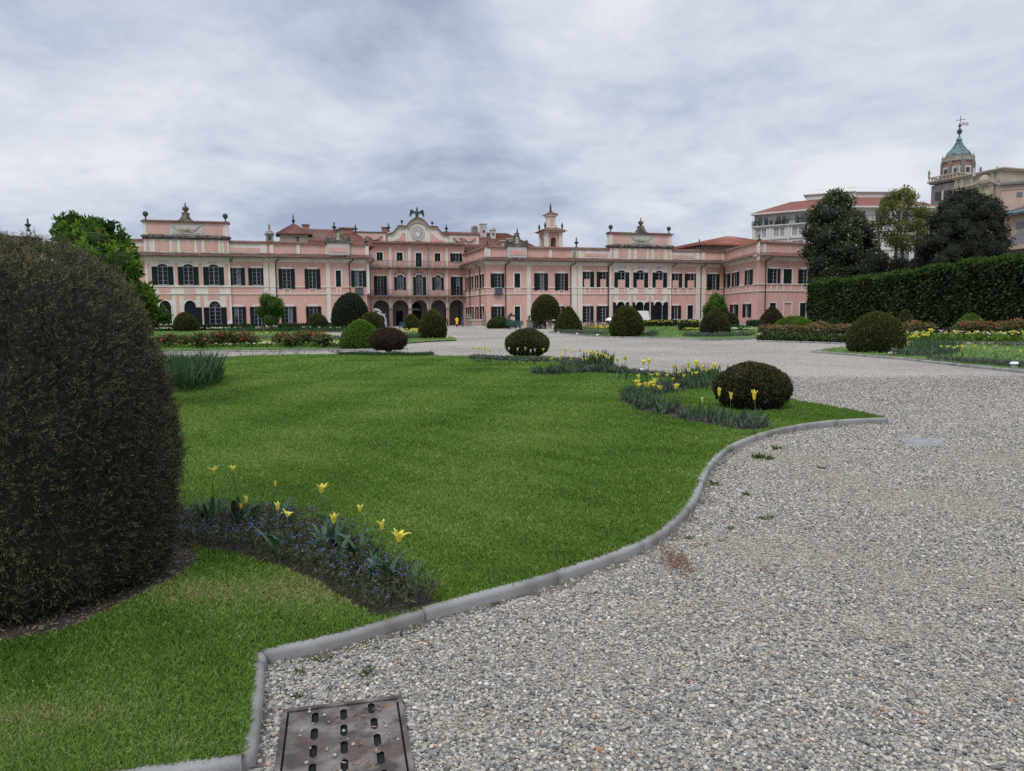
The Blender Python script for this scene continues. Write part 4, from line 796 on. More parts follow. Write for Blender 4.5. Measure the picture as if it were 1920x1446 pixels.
leafmat('airy', [(0, (.06, .085, .02)), (.5, (.13, .155, .035)), (1, (.24, .21, .05))], .4, .35, .5, .2)
leafmat('dark_yew', [(0, (.010, .015, .009)), (.5, (.026, .036, .018)), (1, (.055, .064, .03))], .4, .1, .6, .25)
leafmat('hornbeam', [(0, (.008, .018, .007)), (.45, (.024, .048, .014)), (.8, (.060, .100, .026)), (1, (.11, .155, .04))], .35, .25, .5, .25)
leafmat('hornbeam_top_lit', [(0, (.025, .055, .010)), (.6, (.06, .115, .016)), (1, (.11, .17, .03))], .6, .35, .5, .2)  # brighter hedge top: young growth, with the sunlight on it put into the colour
leafmat('rose', [(0, (.04, .065, .018)), (.35, (.10, .13, .035)), (.6, (.19, .14, .055)), (.85, (.33, .16, .08)), (1, (.48, .20, .10))], .8, .3, .5, .3)
leafmat('grey_leaf', [(0, (.035, .055, .032)), (.5, (.10, .135, .09)), (.8, (.18, .215, .16)), (1, (.19, .16, .19))], 1.5, .25, .6, .25)
leafmat('blade', [(0, (.02, .05, .02)), (.5, (.04, .095, .03)), (1, (.08, .15, .05))], 2, .3, .5, .2)
leafmat('forget_leaf', [(0, (.03, .042, .022)), (.5, (.075, .092, .045)), (.8, (.12, .14, .07)), (1, (.15, .10, .075))], 4, .3, .6, .25)
leafmat('blue_flower', [(0, (.12, .13, .36)), (.5, (.18, .22, .52)), (1, (.32, .38, .68))], 3, .3, .6, .1)
leafmat('yellow_flower', [(0, (.55, .42, .03)), (.5, (.75, .66, .06)), (1, (.80, .76, .22))], 3, .35, .6, .1)
leafmat('pale_flower', [(0, (.62, .62, .34)), (.5, (.75, .74, .5)), (1, (.8, .8, .68))], 3, .35, .6, .1)
leafmat('red_flower', [(0, (.42, .05, .03)), (.5, (.60, .08, .05)), (1, (.66, .13, .10))], 3, .3, .6, .1)
leafmat('weed', [(0, (.03, .05, .014)), (.5, (.06, .10, .02)), (1, (.12, .14, .03))], 4, .3, .6, .2)
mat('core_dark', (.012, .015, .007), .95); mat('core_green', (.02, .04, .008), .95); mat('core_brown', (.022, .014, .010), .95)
# base sheet
g_ = [(-600, -60), (600, -60), (600, 900), (-600, 900)]
sheet('ground', g_, 0., 'gravel')
# outline of the near lawn, read where its kerb stands
K_a = [gp(x, y, .06) for x, y in ((-420, 1530), (60, 1466), (330, 1432), (455, 1417))]
K_b = [gp(x, y, .06) for x, y in ((458, 1414), (471, 1310), (483, 1222))]
K_c = smoothpath([gp(x, y, .06) for x, y in ((486, 1219), (560, 1204), (640, 1186), (730, 1160), (800, 1140), (900, 1113), (1000, 1086), (1100, 1053), (1170, 1029), (1222, 1004), (1272, 965), (1300, 930), (1316, 892), (1331, 867), (1357, 842), (1410, 819), (1462, 805), (1519, 796), (1575, 790), (1624, 787.5), (1664, 786.5))], .12)
FARB = smoothpath([gp(x, y, LZ) for x, y in ((1655, 783), (1590, 768), (1487, 750), (1410, 731), (1345, 716), (1290, 706), (1217, 699), (1190, 695), (1142, 686), (1100, 679), (1050, 672), (1000, 668.5), (940, 668), (860, 668), (760, 666.5), (680, 665.5), (600, 665), (520, 666), (440, 669), (380, 673), (250, 684), (100, 700))], .4)
TIP = gp(1655, 783, LZ)
LAWN = K_a[:-1] + K_b[:] + K_c[1:] + FARB + [(-9, 17), (-9, 3)]
sheet('lawn', LAWN, LZ, 'lawn_soil')
def kerbrun(name, path, wd=.078, h=.066, joint=.95, m='granite', z0=-.03, grow=0.):
    """rounded kerb stones butted end to end"""
    P = [Vector(p) for p in path]; d = [0]
    for i in range(1, len(P)): d.append(d[-1] + (P[i] - P[i - 1]).length)
    def pt(s):
        s = max(0, min(d[-1], s))
        for i in range(1, len(P)):
            if s <= d[i] + 1e-9: return P[i - 1].lerp(P[i], (s - d[i - 1]) / max(1e-9, d[i] - d[i - 1]))
        return P[-1]
    prof = [(-.5, z0), (-.5, h * .62), (-.44, h * .83), (-.3, h * .95), (-.08, h), (.15, h * .985), (.34, h * .93), (.46, h * .80), (.5, h * .6), (.5, z0)]
    mb = MB(); s = 0; mb.keep = False; k = 0
    while s < d[-1] - .05:
        e_ = min(d[-1], s + joint * random.uniform(.88, 1.12)); n_ = max(2, int((e_ - s) / .12)); vs = []; fs = []; m_ = len(prof); jz = random.uniform(-.004, .004)
        for i in range(n_ + 1):
            q = s + .005 + (e_ - s - .010) * i / n_; p = pt(q); t = (pt(q + .05) - pt(q - .05)).normalized(); nr = Vector((-t.y, t.x)); en = .80 if i in (0, n_) else 1.
            for a, z in prof: vs.append((p.x + nr.x * a * wd * en, p.y + nr.y * a * wd * en, z * (1 + grow * max(0, q / d[-1] - .6) / .4) * (1 if en == 1 or z < 0 else .97) + (jz if z > 0 else 0) ))
        for i in range(n_):
            for j in range(m_ - 1): fs.append((i * m_ + j, (i + 1) * m_ + j, (i + 1) * m_ + j + 1, i * m_ + j + 1))
        fs += [tuple(range(m_)), tuple(reversed(range(n_ * m_, (n_ + 1) * m_)))]; mb.add(vs, fs); s = e_
    o = obj(name, mb, m, loc=(P[0].x, P[0].y, 0), smooth=True); tag(o, kind='structure'); 
    return o
kerbrun('kerb', K_a, .085); kerbrun('kerb', K_b, .085, joint=.8); kerbrun('kerb', K_c, grow=.4)
# far lawns
def px(pts, z=0.): return [gp(x, y, z) for x, y in pts]
FL = {}
def farlawn(pts, z=.06, kerb=None, m='lawn_soil', name='lawn'):
    P = px(pts, z); FL[len(FL)] = P; sheet(name, P, z, m)
    if kerb:
        kp = px(kerb, .08); kerbrun('kerb', kp, .14, .085, 1.4)
    return P
R1 = farlawn([(1527, 657), (1700, 670), (1800, 681), (1920, 693), (2300, 733), (2300, 650), (1700, 640.5), (1600, 648)], kerb=[(1523, 657.5), (1620, 664.5), (1700, 671), (1800, 682), (1920, 694), (2100, 713)])
R2 = farlawn([(1428, 637), (1600, 643), (1680, 634), (2300, 648), (2300, 622), (1740, 614), (1430, 614)], m='soil', name='soil', kerb=[(1422, 638), (1510, 640.5), (1600, 643.5)])
R3 = farlawn([(1030, 622), (1100, 627.5), (1142, 630), (1250, 632.5), (1325, 636), (1370, 635), (1422, 633), (1422, 612.5), (1200, 610.5), (1100, 612)], kerb=[(1027, 622), (1100, 628.5), (1142, 631), (1250, 633), (1290, 634), (1325, 637), (1370, 636), (1425, 634)])
L1 = farlawn([(857, 637.5), (800, 640), (762, 643), (735, 640), (640, 632), (640, 622), (800, 622), (850, 633)])
L2 = farlawn([(150, 664), (300, 658), (450, 656), (640, 654), (762, 652), (735, 641), (640, 631), (560, 618), (150, 619)], kerb=[(150, 665), (300, 659), (450, 657), (640, 655), (765, 653)])
hb = sheet('path', px([(150, 642), (300, 640), (560, 640), (735, 643), (735, 646), (560, 644), (300, 645), (150, 647)], .07), .066, 'gravel')
sheet('path', px([(1690, 641.5), (1800, 644), (2300, 655), (2300, 648), (1700, 636.5)], .07), .066, 'gravel'); sheet('path', px([(1735, 618), (2300, 629), (2300, 624), (1735, 615)], .07), .075, 'gravel')
# ---- pebbles on the near gravel
def near_gravel():
    yy = np.linspace(1.9, 19, 800); den = np.where(yy < 6.5, 10500, 10500 * (6.5 / yy) ** 1.2) * np.clip((19 - yy) / 6.5, 0, 1); wt = den * (1.4 * yy + 1.1); n = int(wt.sum() * (yy[1] - yy[0])); y = RNG.choice(yy, n, p=wt / wt.sum()) + RNG.uniform(-.011, .011, n); x = -.62 * y + RNG.random(n) * (1.4 * y + 1.1)
    k = ~inpoly(x, y, LAWN + []) ; x, y = x[k], y[k]
    # keep off kerb, drain and slab
    kp = np.array(K_a + K_b + K_c[::2]); dm = np.full(len(x), 9.)
    for c in kp: dm = np.minimum(dm, np.hypot(x - c[0], y - c[1]))
    k = (dm > .055) & ((dm > .17) | (RNG.random(len(x)) < .5)); x, y = x[k], y[k]
    for pl in (GRATE, SLAB): k = ~inpoly(x, y, pl); x, y = x[k], y[k]
    P3 = np.stack([x, y, np.zeros(len(x))], 1); patch = vn(P3, 1.1, 5) + .5 * vn(P3, 3.2, 6)
    k = RNG.random(len(x)) < np.clip(1.15 - .8 * (patch - .35), .3, 1.); x, y = x[k], y[k]
    n = len(x); tan = np.zeros(n)
    for bl in PACKED:
        b_ = np.array(bl); c0 = b_.mean(0); ex = np.ptp(b_, 0) / 2; tan = np.maximum(tan, np.exp(-((x - c0[0]) / ex[0]) ** 2 - ((y - c0[1]) / ex[1]) ** 2) * (.75 + .35 * vn(np.stack([x, y, 0 * x], 1), 5, 55)))
    D = np.hypot(x, y); s = RNG.gamma(6, .00088, n).clip(.0026, .0115) * (1 - .25 * tan.clip(0, 1)) * (1 + np.clip(D - 5, 0, 12) * .05)
    P = np.stack([x, y, s * RNG.uniform(.1, .75, n)], 1)
    me = bpy.data.meshes.new('gravel'); me.vertices.add(n); me.vertices.foreach_set('co', P.astype(np.float32).ravel())
    sc = np.stack([s * RNG.uniform(.85, 1.35, n), s * RNG.uniform(.8, 1.1, n), s * RNG.uniform(.45, .8, n)], 1); ro = np.stack([RNG.uniform(-.4, .4, n), RNG.uniform(-.4, .4, n), RNG.uniform(0, 6.28, n)], 1)
    for nm, tp, dat in (('scl', 'FLOAT_VECTOR', sc), ('rot', 'FLOAT_VECTOR', ro), ('tint', 'FLOAT', np.where(RNG.random(n) < tan * 1.05, RNG.uniform(.60, .77, n), RNG.random(n)))):
        a = me.attributes.new(nm, tp, 'POINT'); a.data.foreach_set('vector' if tp[-1] == 'R' else 'value', dat.astype(np.float32).ravel())
    o = bpy.data.objects.new('gravel', me); COL.objects.link(o); me.materials.append(MAT['pebble']); tag(o, 'rounded grey and white pebbles strewn over the near gravel court', 'gravel', None, 'stuff')
    g = bpy.data.node_groups.new('scatter', 'GeometryNodeTree'); g.interface.new_socket('Geometry', in_out='INPUT', socket_type='NodeSocketGeometry'); g.interface.new_socket('Geometry', in_out='OUTPUT', socket_type='NodeSocketGeometry')
    gi = g.nodes.new('NodeGroupInput'); go = g.nodes.new('NodeGroupOutput'); ip = g.nodes.new('GeometryNodeInstanceOnPoints'); ic = g.nodes.new('GeometryNodeMeshIcoSphere'); ic.inputs['Subdivisions'].default_value = 2
    sp = g.nodes.new('GeometryNodeSetPosition'); nz = g.nodes.new('ShaderNodeTexNoise'); nz.inputs['Scale'].default_value = 1.1; vs = g.nodes.new('ShaderNodeVectorMath'); vs.operation = 'SUBTRACT'; vs.inputs[1].default_value = (.5, .5, .5)
    v2 = g.nodes.new('ShaderNodeVectorMath'); v2.operation = 'SCALE'; v2.inputs['Scale'].default_value = .9; ss = g.nodes.new('GeometryNodeSetShadeSmooth'); sm = g.nodes.new('GeometryNodeSetMaterial'); sm.inputs['Material'].default_value = MAT['pebble']
    k = g.links.new; k(nz.outputs[1], vs.inputs[0]); k(vs.outputs[0], v2.inputs[0]); k(v2.outputs[0], sp.inputs['Offset']); k(ic.outputs[0], sp.inputs[0]); k(sp.outputs[0], ss.inputs[0]); k(ss.outputs[0], sm.inputs[0]); k(sm.outputs[0], ip.inputs['Instance']); k(gi.outputs[0], ip.inputs['Points'])
    for nm, inp in (('rot', 'Rotation'), ('scl', 'Scale')):
        a = g.nodes.new('GeometryNodeInputNamedAttribute'); a.data_type = 'FLOAT_VECTOR'; a.inputs['Name'].default_value = nm
        if inp == 'Rotation': er = g.nodes.new('FunctionNodeEulerToRotation'); k(a.outputs[0], er.inputs[0]); k(er.outputs[0], ip.inputs[inp])
        else: k(a.outputs[0], ip.inputs[inp])
    k(ip.outputs[0], go.inputs[0]); md = o.modifiers.new('scatter', 'NODES'); md.node_group = g
GRATE = px([(537, 1333), (757, 1306), (775, 1500), (508, 1530)], .017); SLAB = px([(1690, 822), (1765, 824), (1772, 838), (1700, 839)])
PACKED = []
for x_, y_, rx, ry in ((1445, 1030, .55, .30), (1540, 1045, .35, .2), (1700, 930, .75, .32), (1830, 950, .6, .3), (870, 1362, .13, .07), (1560, 900, .4, .25), (1300, 1140, .3, .16), (1780, 1090, .5, .22), (1120, 1240, .22, .12), (1480, 860, .5, .3), (1890, 860, .8, .4), (1650, 1180, .3, .14), (1850, 1290, .22, .12)):
    cx_, cy_ = gp(x_, y_); ph = random.uniform(0, 6); PACKED.append([(cx_ + rx * (1 + .22 * math.sin(3 * a + ph) + .16 * math.sin(7 * a + 2 * ph) + .1 * math.sin(13 * a)) * math.cos(a), cy_ + ry * (1 + .22 * math.sin(2 * a + ph) + .16 * math.sin(5 * a) + .1 * math.sin(11 * a + ph)) * math.sin(a)) for a in [2 * math.pi * k / 48 for k in range(48)]])
near_gravel()
# ---- grass blades
def blades(name, poly, n, dmax, label, excl=(), z=LZ, hmul=1., keep=None, ymin=1.5, bb=None):
    xs = [p[0] for p in poly]; ys = [p[1] for p in poly]
    x0, x1, y0, y1 = (max(min(xs), -12), min(max(xs), 12), max(min(ys), ymin), min(max(ys), dmax)) if bb is None else bb
    y = y0 * (y1 / y0) ** RNG.random(n); x = RNG.uniform(-1, 1, n) * (y * .72 + .3); k = (x > x0) & (x < x1) & inpoly(x, y, poly)
    for e_ in excl: k &= ~inpoly(x, y, e_)
    x, y = x[k], y[k]; n = len(x); D = np.hypot(x, y); P = np.stack([x, y, np.full(n, z - .004)], 1)
    bare = vn(P, 2.3, 21) * .6 + vn(P, 6., 22) * .4
    dry = (np.exp(-(((x - gp(600, 1120)[0]) / .5) ** 2 + ((y - gp(600, 1130)[1]) / .35) ** 2)) + np.exp(-(((x - gp(330, 1130)[0]) / .45) ** 2 + ((y - gp(330, 1135)[1]) / .25) ** 2)) + .8 * np.exp(-(((x - gp(90, 1370)[0]) / .3) ** 2 + ((y - gp(90, 1370)[1]) / .15) ** 2)))
    h = (.024 + .016 * RNG.random(n) + .006 * vn(P, 5, 9)) * (1 + D / 45) * hmul; wd = .0026 * (1 + D / 4.5)
    D_ = np.stack([RNG.normal(0, .45, n), RNG.normal(0, .45, n), np.ones(n)], 1); D_ = nrm(D_); th = RNG.uniform(0, math.pi, n); W_ = np.stack([np.cos(th), np.sin(th), np.zeros(n)], 1)
    tipd = np.stack([RNG.normal(0, .5, n), RNG.normal(0, .5, n), np.zeros(n)], 1)
    V = np.empty((n, 4, 3)); V[:, 0] = P - W_ * wd[:, None] * .5; V[:, 1] = P + W_ * wd[:, None] * .5; mid = P + D_ * h[:, None] * .6; V[:, 2] = mid + D_ * h[:, None] * .4 + tipd * h[:, None] * .5 + W_ * wd[:, None] * .12; V[:, 3] = mid - W_ * wd[:, None] * .42
    mow = .09 * np.sin(x * 2.2 - y * .55); tn = np.clip(.42 + .16 * RNG.normal(size=n) + .17 * bare + .15 * vn(P, .7, 23) + mow + dry * RNG.uniform(0, .75, n) + (RNG.random(n) < .03) * .4, 0, 1)
    o = npmesh(name, V.reshape(-1, 3), np.arange(4 * n).reshape(n, 4), 'grass', None, np.repeat(tn, 4)); tag(o, label, 'grass', None, 'stuff'); return o
YEWC = Vector((-2.95, 4.30, 0))
BARE = [(YEWC.x + .93 * math.cos(a) + .05 * math.sin(5 * a), YEWC.y + .98 * math.sin(a) + .06 * math.sin(3 * a)) for a in [2 * math.pi * k / 40 for k in range(40)]]
FMN = px([(300, 985), (345, 966), (420, 968), (500, 965), (560, 978), (640, 1003), (720, 1052), (790, 1105), (822, 1134), (770, 1150), (706, 1163), (640, 1125), (580, 1088), (500, 1058), (420, 1036), (320, 1022), (250, 1010)], LZ)
sheet('soil', BARE, LZ + .006, 'soil'); sheet('soil', FMN, LZ + .010, 'soil')
def ribbon(path, w0):
    P = [Vector(p) for p in smoothpath(path, .2)]; l = []; r = []
    for i, p in enumerate(P):
        t = (P[min(i + 1, len(P) - 1)] - P[max(i - 1, 0)]).normalized(); n_ = Vector((-t.y, t.x)); ww = w0 * (.85 + .15 * math.sin(i * .9)); l.append((p.x + n_.x * ww, p.y + n_.y * ww)); r.append((p.x - n_.x * ww, p.y - n_.y * ww))
    return l + r[::-1]
BEDP = {'curl': (px([(1428, 806), (1370, 797), (1310, 788), (1255, 776), (1212, 765), (1190, 752), (1208, 741), (1250, 734), (1300, 726), (1345, 717)], LZ), .27),
        'edge': (px([(1335, 713), (1290, 711), (1240, 707), (1200, 702), (1160, 697), (1110, 690), (1060, 683)], LZ), .26),
        'inner': (px([(1000, 702), (1060, 700), (1120, 698), (1170, 701)], LZ), .30), 'far': (px([(884, 672.5), (940, 675.5), (1000, 678), (1060, 679), (1110, 684)], LZ), .35)}
BEDS = {k: ribbon(*v) for k, v in BEDP.items()}
for k, b_ in BEDS.items(): sheet('soil', b_, LZ + .008, 'soil')
EXC = [BARE, FMN] + list(BEDS.values())
blades('grass', LAWN, 1500000, 34, 'short mown green grass of the large curved lawn', EXC)
for P_, d0 in ((R1, 22), (R3, 50), (L1, 45), (L2, 32)):
    blades('grass', P_, 60000, 110, 'short green grass of a far garden lawn', z=.06, bb=(-60, 60, d0, 110), hmul=1.6)
# longer fringe along kerb edge and tufts growing at the kerb foot
def tufts(name, pts, hh, n_each, m, label, spread=.05, cat='grass', z=0.):
    P = np.repeat(np.array([(p[0], p[1], z) for p in pts]), n_each, axis=0); n = len(P); P[:, :2] += RNG.normal(0, spread, (n, 2))
    D_ = np.stack([RNG.normal(0, .6, n), RNG.normal(0, .6, n), np.ones(n)], 1)
    o = leaves(name, P, D_, hh * RNG.uniform(.4, 1.1, n), m, None, RNG.random(n), .14, .1); tag(o, label, cat, None, 'stuff'); return o
kc = [K_c[i] for i in range(len(K_c))]
fr = []
for i in range(1, len(kc) - 1):
    t = (Vector(kc[i + 1]) - Vector(kc[i - 1])).normalized(); fr.append((kc[i][0] + t.y * .085, kc[i][1] - t.x * .085))
def foot(a, b, w_):
    P = [Vector(p) for p in (K_b + K_c)[a:b]]; o_ = []; i_ = []
    for i, p in enumerate(P):
        t = (P[min(i + 1, len(P) - 1)] - P[max(i - 1, 0)]).normalized(); nr = Vector((t.y, -t.x)); o_.append(tuple(p + nr * (.04 + w_ * (.7 + .5 * math.sin(i * 1.7) + .3 * math.sin(i * .6))))); i_.append(tuple(p + nr * .02))
    sheet('soil', i_ + o_[::-1], .0035, 'foot_soil')
mat('foot_soil', (.10, .075, .055), .95, (.17, .14, .11), 30, 6, .4, .62, .8, 60)
foot(0, 2, .035); foot(5, len(K_b + K_c), .06)
sel = [p for i, p in enumerate(fr) if (vn(np.array([[p[0], p[1], 0]]), 2.5, 31)[0] > -.15)]
tufts('weeds', sel, .042, 14, 'weed', 'low weeds sprouting along the foot of the kerb', .035, 'weeds')
# ---- iron drain grate
def grate():
    A, B = Vector(GRATE[0]), Vector(GRATE[1]); ux = (B - A).normalized(); uy = Vector((ux.y, -ux.x)); Wd = (B - A).length * .955; Ht = .62; base = (A + B) / 2 + uy * Ht / 2
    r = thing('drain_grate', 'rusty iron drain grate with rows of slots set in the gravel at the kerb', 'drain grate', (base.x, base.y, 0)); T = .012
    def pt(u, v, z): q = A + ux * u + uy * v; return (q.x, q.y, z)
    cols = [.145, .285, .425]; sw, sh = .0135, .042; rows = [.075 + .118 * i for i in range(5)]
    hol = [(Wd * (c / .57) + (.0 if c < .4 else .006 * j), v - (.02 if c > .4 else 0)) for c in cols for j, v in enumerate(rows)]
    us = sorted({.012, Wd - .012} | {h[0] - sw for h in hol} | {h[0] + sw for h in hol}); vs_ = sorted({.012, Ht} | {h[1] - sh for h in hol} | {h[1] + sh for h in hol}); vs_ = [v for v in vs_ if v <= Ht]
    mb = MB()
    for i in range(len(us) - 1):
        for j in range(len(vs_) - 1):
            cu, cv = (us[i] + us[i + 1]) / 2, (vs_[j] + vs_[j + 1]) / 2
            if any(abs(cu - h[0]) < sw and abs(cv - h[1]) < sh for h in hol): continue
            mb.add([pt(us[i], vs_[j], T), pt(us[i + 1], vs_[j], T), pt(us[i + 1], vs_[j + 1], T), pt(us[i], vs_[j + 1], T)], [(3, 2, 1, 0)])
    rim = MB()
    for u, v in hol:   # rounded-end slot rims and depth
        a, b, c, d = u - sw, u + sw, v - sh, min(v + sh, Ht)
        for p, q in (((a, c), (b, c)), ((b, c), (b, d)), ((b, d), (a, d)), ((a, d), (a, c))): rim.add([pt(*p, T), pt(*q, T), pt(*q, T - .009), pt(*p, T - .009)], [(0, 1, 2, 3)])
        for s_ in (-1, 1):
            for e_ in (c, d): k = sw * .9; y_ = e_; dy = k if e_ == c else -k; mb.add([pt(u + s_ * sw, y_, T + .0006), pt(u + s_ * sw, y_ + dy, T + .0006), pt(u + s_ * sw * .25, y_, T + .0006)], [(0, 1, 2)])
    mb.keep = True; obj('plate', mb, 'rust_iron', r)
    pit = MB(); pit.add([pt(0, 0, .0022), pt(Wd, 0, .0022), pt(Wd, Ht, .0022), pt(0, Ht, .0022)], [(3, 2, 1, 0)]); pit.keep = True; obj('pit', pit, mat('pit_shade_black', (.004, .004, .004), .9), r)
    rim.keep = True; obj('slot_rims', rim, 'pit_shade_black', r); f = MB()  # slot sides share the pit's black: shade inside the slots put into the colour
    for a, b, c, d in ((-.016, Wd + .014, -.018, .004), (-.016, .004, .004, Ht), (Wd - .004, Wd + .014, .004, Ht)):
        f.hexa([pt(a, c, -.02), pt(b, c, -.02), pt(b, d, -.02), pt(a, d, -.02)], [pt(a, c, .017), pt(b, c, .017), pt(b, d, .017), pt(a, d, .017)])
    obj('frame', f, 'rust_iron', r)
    # dry leaves and pebbles lying on it
    n = 60; P = np.array([pt(random.uniform(.16, .40), random.uniform(.05, .5), T + .004) for _ in range(n)]); o = leaves('dry_leaves', P, np.stack([RNG.normal(size=n), RNG.normal(size=n), np.full(n, .12)], 1), RNG.uniform(.012, .035, n), leafmat('litter', [(0, (.16, .10, .06)), (1, (.34, .25, .16))], 2, .1), None, RNG.random(n), .4, .1); tag(o, 'dry twigs and leaf scraps lying on the drain grate', 'leaf litter', None, 'stuff')
grate()
def pebbles_on(poly, n, z):
    xs = [p[0] for p in poly]; ys = [p[1] for p in poly]; mb = MB()
    for _ in range(n):
        x, y = random.uniform(min(xs), max(xs)), random.uniform(min(ys), max(ys))
        if not inpoly(np.array([x]), np.array([y]), poly)[0]: continue
        r_ = random.uniform(.004, .009); mb.lathe((x, y, z), [(r_ * .6, 0), (r_, r_ * .4), (r_ * .7, r_ * .95), (r_ * .1, r_ * 1.1)], 6)
    return mb
o = obj('pebbles', pebbles_on(GRATE, 38, .013), mat('pebble_pale', (.48, .46, .42), .8, (.28, .27, .26), 30, 3), smooth=True); tag(o, 'loose pale pebbles kicked onto the drain grate', 'pebbles', None, 'stuff')
sl = MB(); sl.hexa([(*p, -.05) for p in SLAB], [(*p, .012) for p in SLAB]); c_ = SLAB[0]; o = obj('inspection_cover', sl, 'pale_slab', loc=(c_[0], c_[1], 0)); tag(o, 'flat pale stone inspection cover in the gravel beyond the kerb end', 'inspection cover')
# soil dip under gravel at corner
# ================================================================== TOPIARY
def prof_r(prof, t):
    T = [p[0] for p in prof]; return np.interp(t, T, [p[1] for p in prof])
PROF = {'egg': [(0, .80), (.08, .93), (.25, 1), (.45, .94), (.65, .78), (.8, .58), (.92, .34), (.98, .15), (1, 0)],
        'dome': [(0, .93), (.12, .99), (.3, 1), (.5, .93), (.7, .77), (.85, .56), (.95, .33), (1, 0)],
        'tall': [(0, .9), (.1, .99), (.3, 1), (.5, .96), (.68, .84), (.82, .64), (.93, .4), (.985, .17), (1, 0)],
        'cone': [(0, .86), (.1, 1), (.25, .97), (.45, .82), (.65, .60), (.82, .38), (.94, .19), (1, 0)],
        'ball': [(0, .55), (.08, .74), (.2, .9), (.4, 1), (.55, .98), (.7, .86), (.85, .62), (.95, .35), (1, 0)],
        'mound': [(0, .97), (.2, 1), (.45, .9), (.65, .74), (.82, .52), (.94, .28), (1, 0)],
        'big': [(0, .86), (.04, .93), (.12, .98), (.3, 1.005), (.5, .99), (.65, .925), (.75, .86), (.83, .775), (.90, .675), (.95, .55), (.98, .40), (.995, .2), (1, 0)]}
def surf(prof, R_, H_, n):
    tt = np.linspace(0, 1, 200); rr = prof_r(prof, tt) * R_; ds = np.hypot(np.diff(rr), np.diff(tt) * H_); wgt = ds * (rr[1:] + rr[:-1]) / 2; c = np.cumsum(wgt); c /= c[-1]
    u = RNG.random(n); i = np.searchsorted(c, u); t = tt[i] + RNG.random(n) / 200; r = prof_r(prof, t) * R_; th = RNG.uniform(0, 2 * math.pi, n)
    dr = (rr[np.minimum(i + 1, 199)] - rr[i]); dz = H_ / 199; nz = -dr; nr = np.full(n, dz); N_ = nrm(np.stack([np.cos(th) * nr, np.sin(th) * nr, nz], 1)); P = np.stack([np.cos(th) * r, np.sin(th) * r, t * H_], 1); return P, N_
def core(prof, R_, H_, c, k=.94, n=28):
    mb = MB(); mb.lathe(c, [(max(.001, prof_r(prof, t) * R_ * k), max(0, t * H_ * (k + .02))) for t in np.linspace(0, 1, 16)], n); return mb
def topiary(px_, D, ztop, wpx, prof, m, label, z0=.06, lod=1., name='topiary_yew', cat='topiary', group=None, corem='core_dark', stems=0, hole=0., lump=.03, sz=None):
    c = at(px_, 600, D); x = c[0]; W_ = .95 * wpx * D / F_ / 2; H_ = (ztop - z0) * .985; r = thing(name, label, cat, (x, D, z0), group)
    s = sz or (.022 + .0013 * D); area = 2 * math.pi * W_ * H_; n = int(min(26000, max(2500, 3.3 * area / (s * s * .42) * lod)))
    P, N_ = surf(PROF[prof], W_, H_, n); lp = lump * W_ * vn(P, 2.2 / W_, int(px_)) + .4 * lump * W_ * vn(P, 6 / W_, int(px_) + 1); P = P + N_ * (lp + RNG.normal(-.25 * s, .35 * s, n))[:, None]
    if hole: k = vn(P, 3 / W_, 77) < hole; P, N_ = P[k], N_[k]; n = len(P)
    P += np.array([x, D, z0]); P[:, 2] = np.maximum(P[:, 2], z0 + .01); Dd = N_ * .8 + RNG.normal(size=(n, 3)) * .75 + np.array([0, 0, .25])
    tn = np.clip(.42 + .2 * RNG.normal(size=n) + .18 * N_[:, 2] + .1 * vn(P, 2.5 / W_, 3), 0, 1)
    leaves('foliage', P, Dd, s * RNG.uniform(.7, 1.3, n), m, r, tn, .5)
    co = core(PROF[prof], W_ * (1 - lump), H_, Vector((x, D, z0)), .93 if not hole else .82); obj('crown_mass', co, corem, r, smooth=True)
    if stems:
        q = MB()
        for k in range(stems):
            a = random.uniform(0, 6.28); b0 = Vector((x + .12 * W_ * math.cos(a), D + .12 * W_ * math.sin(a), z0 - .08)); e_ = Vector((x + .7 * W_ * math.cos(a), D + .7 * W_ * math.sin(a), z0 + H_ * .35)); q.tube([b0, b0.lerp(e_, .4) + Vector((0, 0, .06)), e_], [.035 * W_, .025 * W_, .012 * W_], 5)
        obj('stem', q, 'bark', r)
    return r
def dz(py_, px_, z0=.06): return gp(px_, py_, z0)[1]
def zt(px_, py_, D): return at(px_, py_, D)[2]
GT = 'clipped topiary shrubs of the garden'
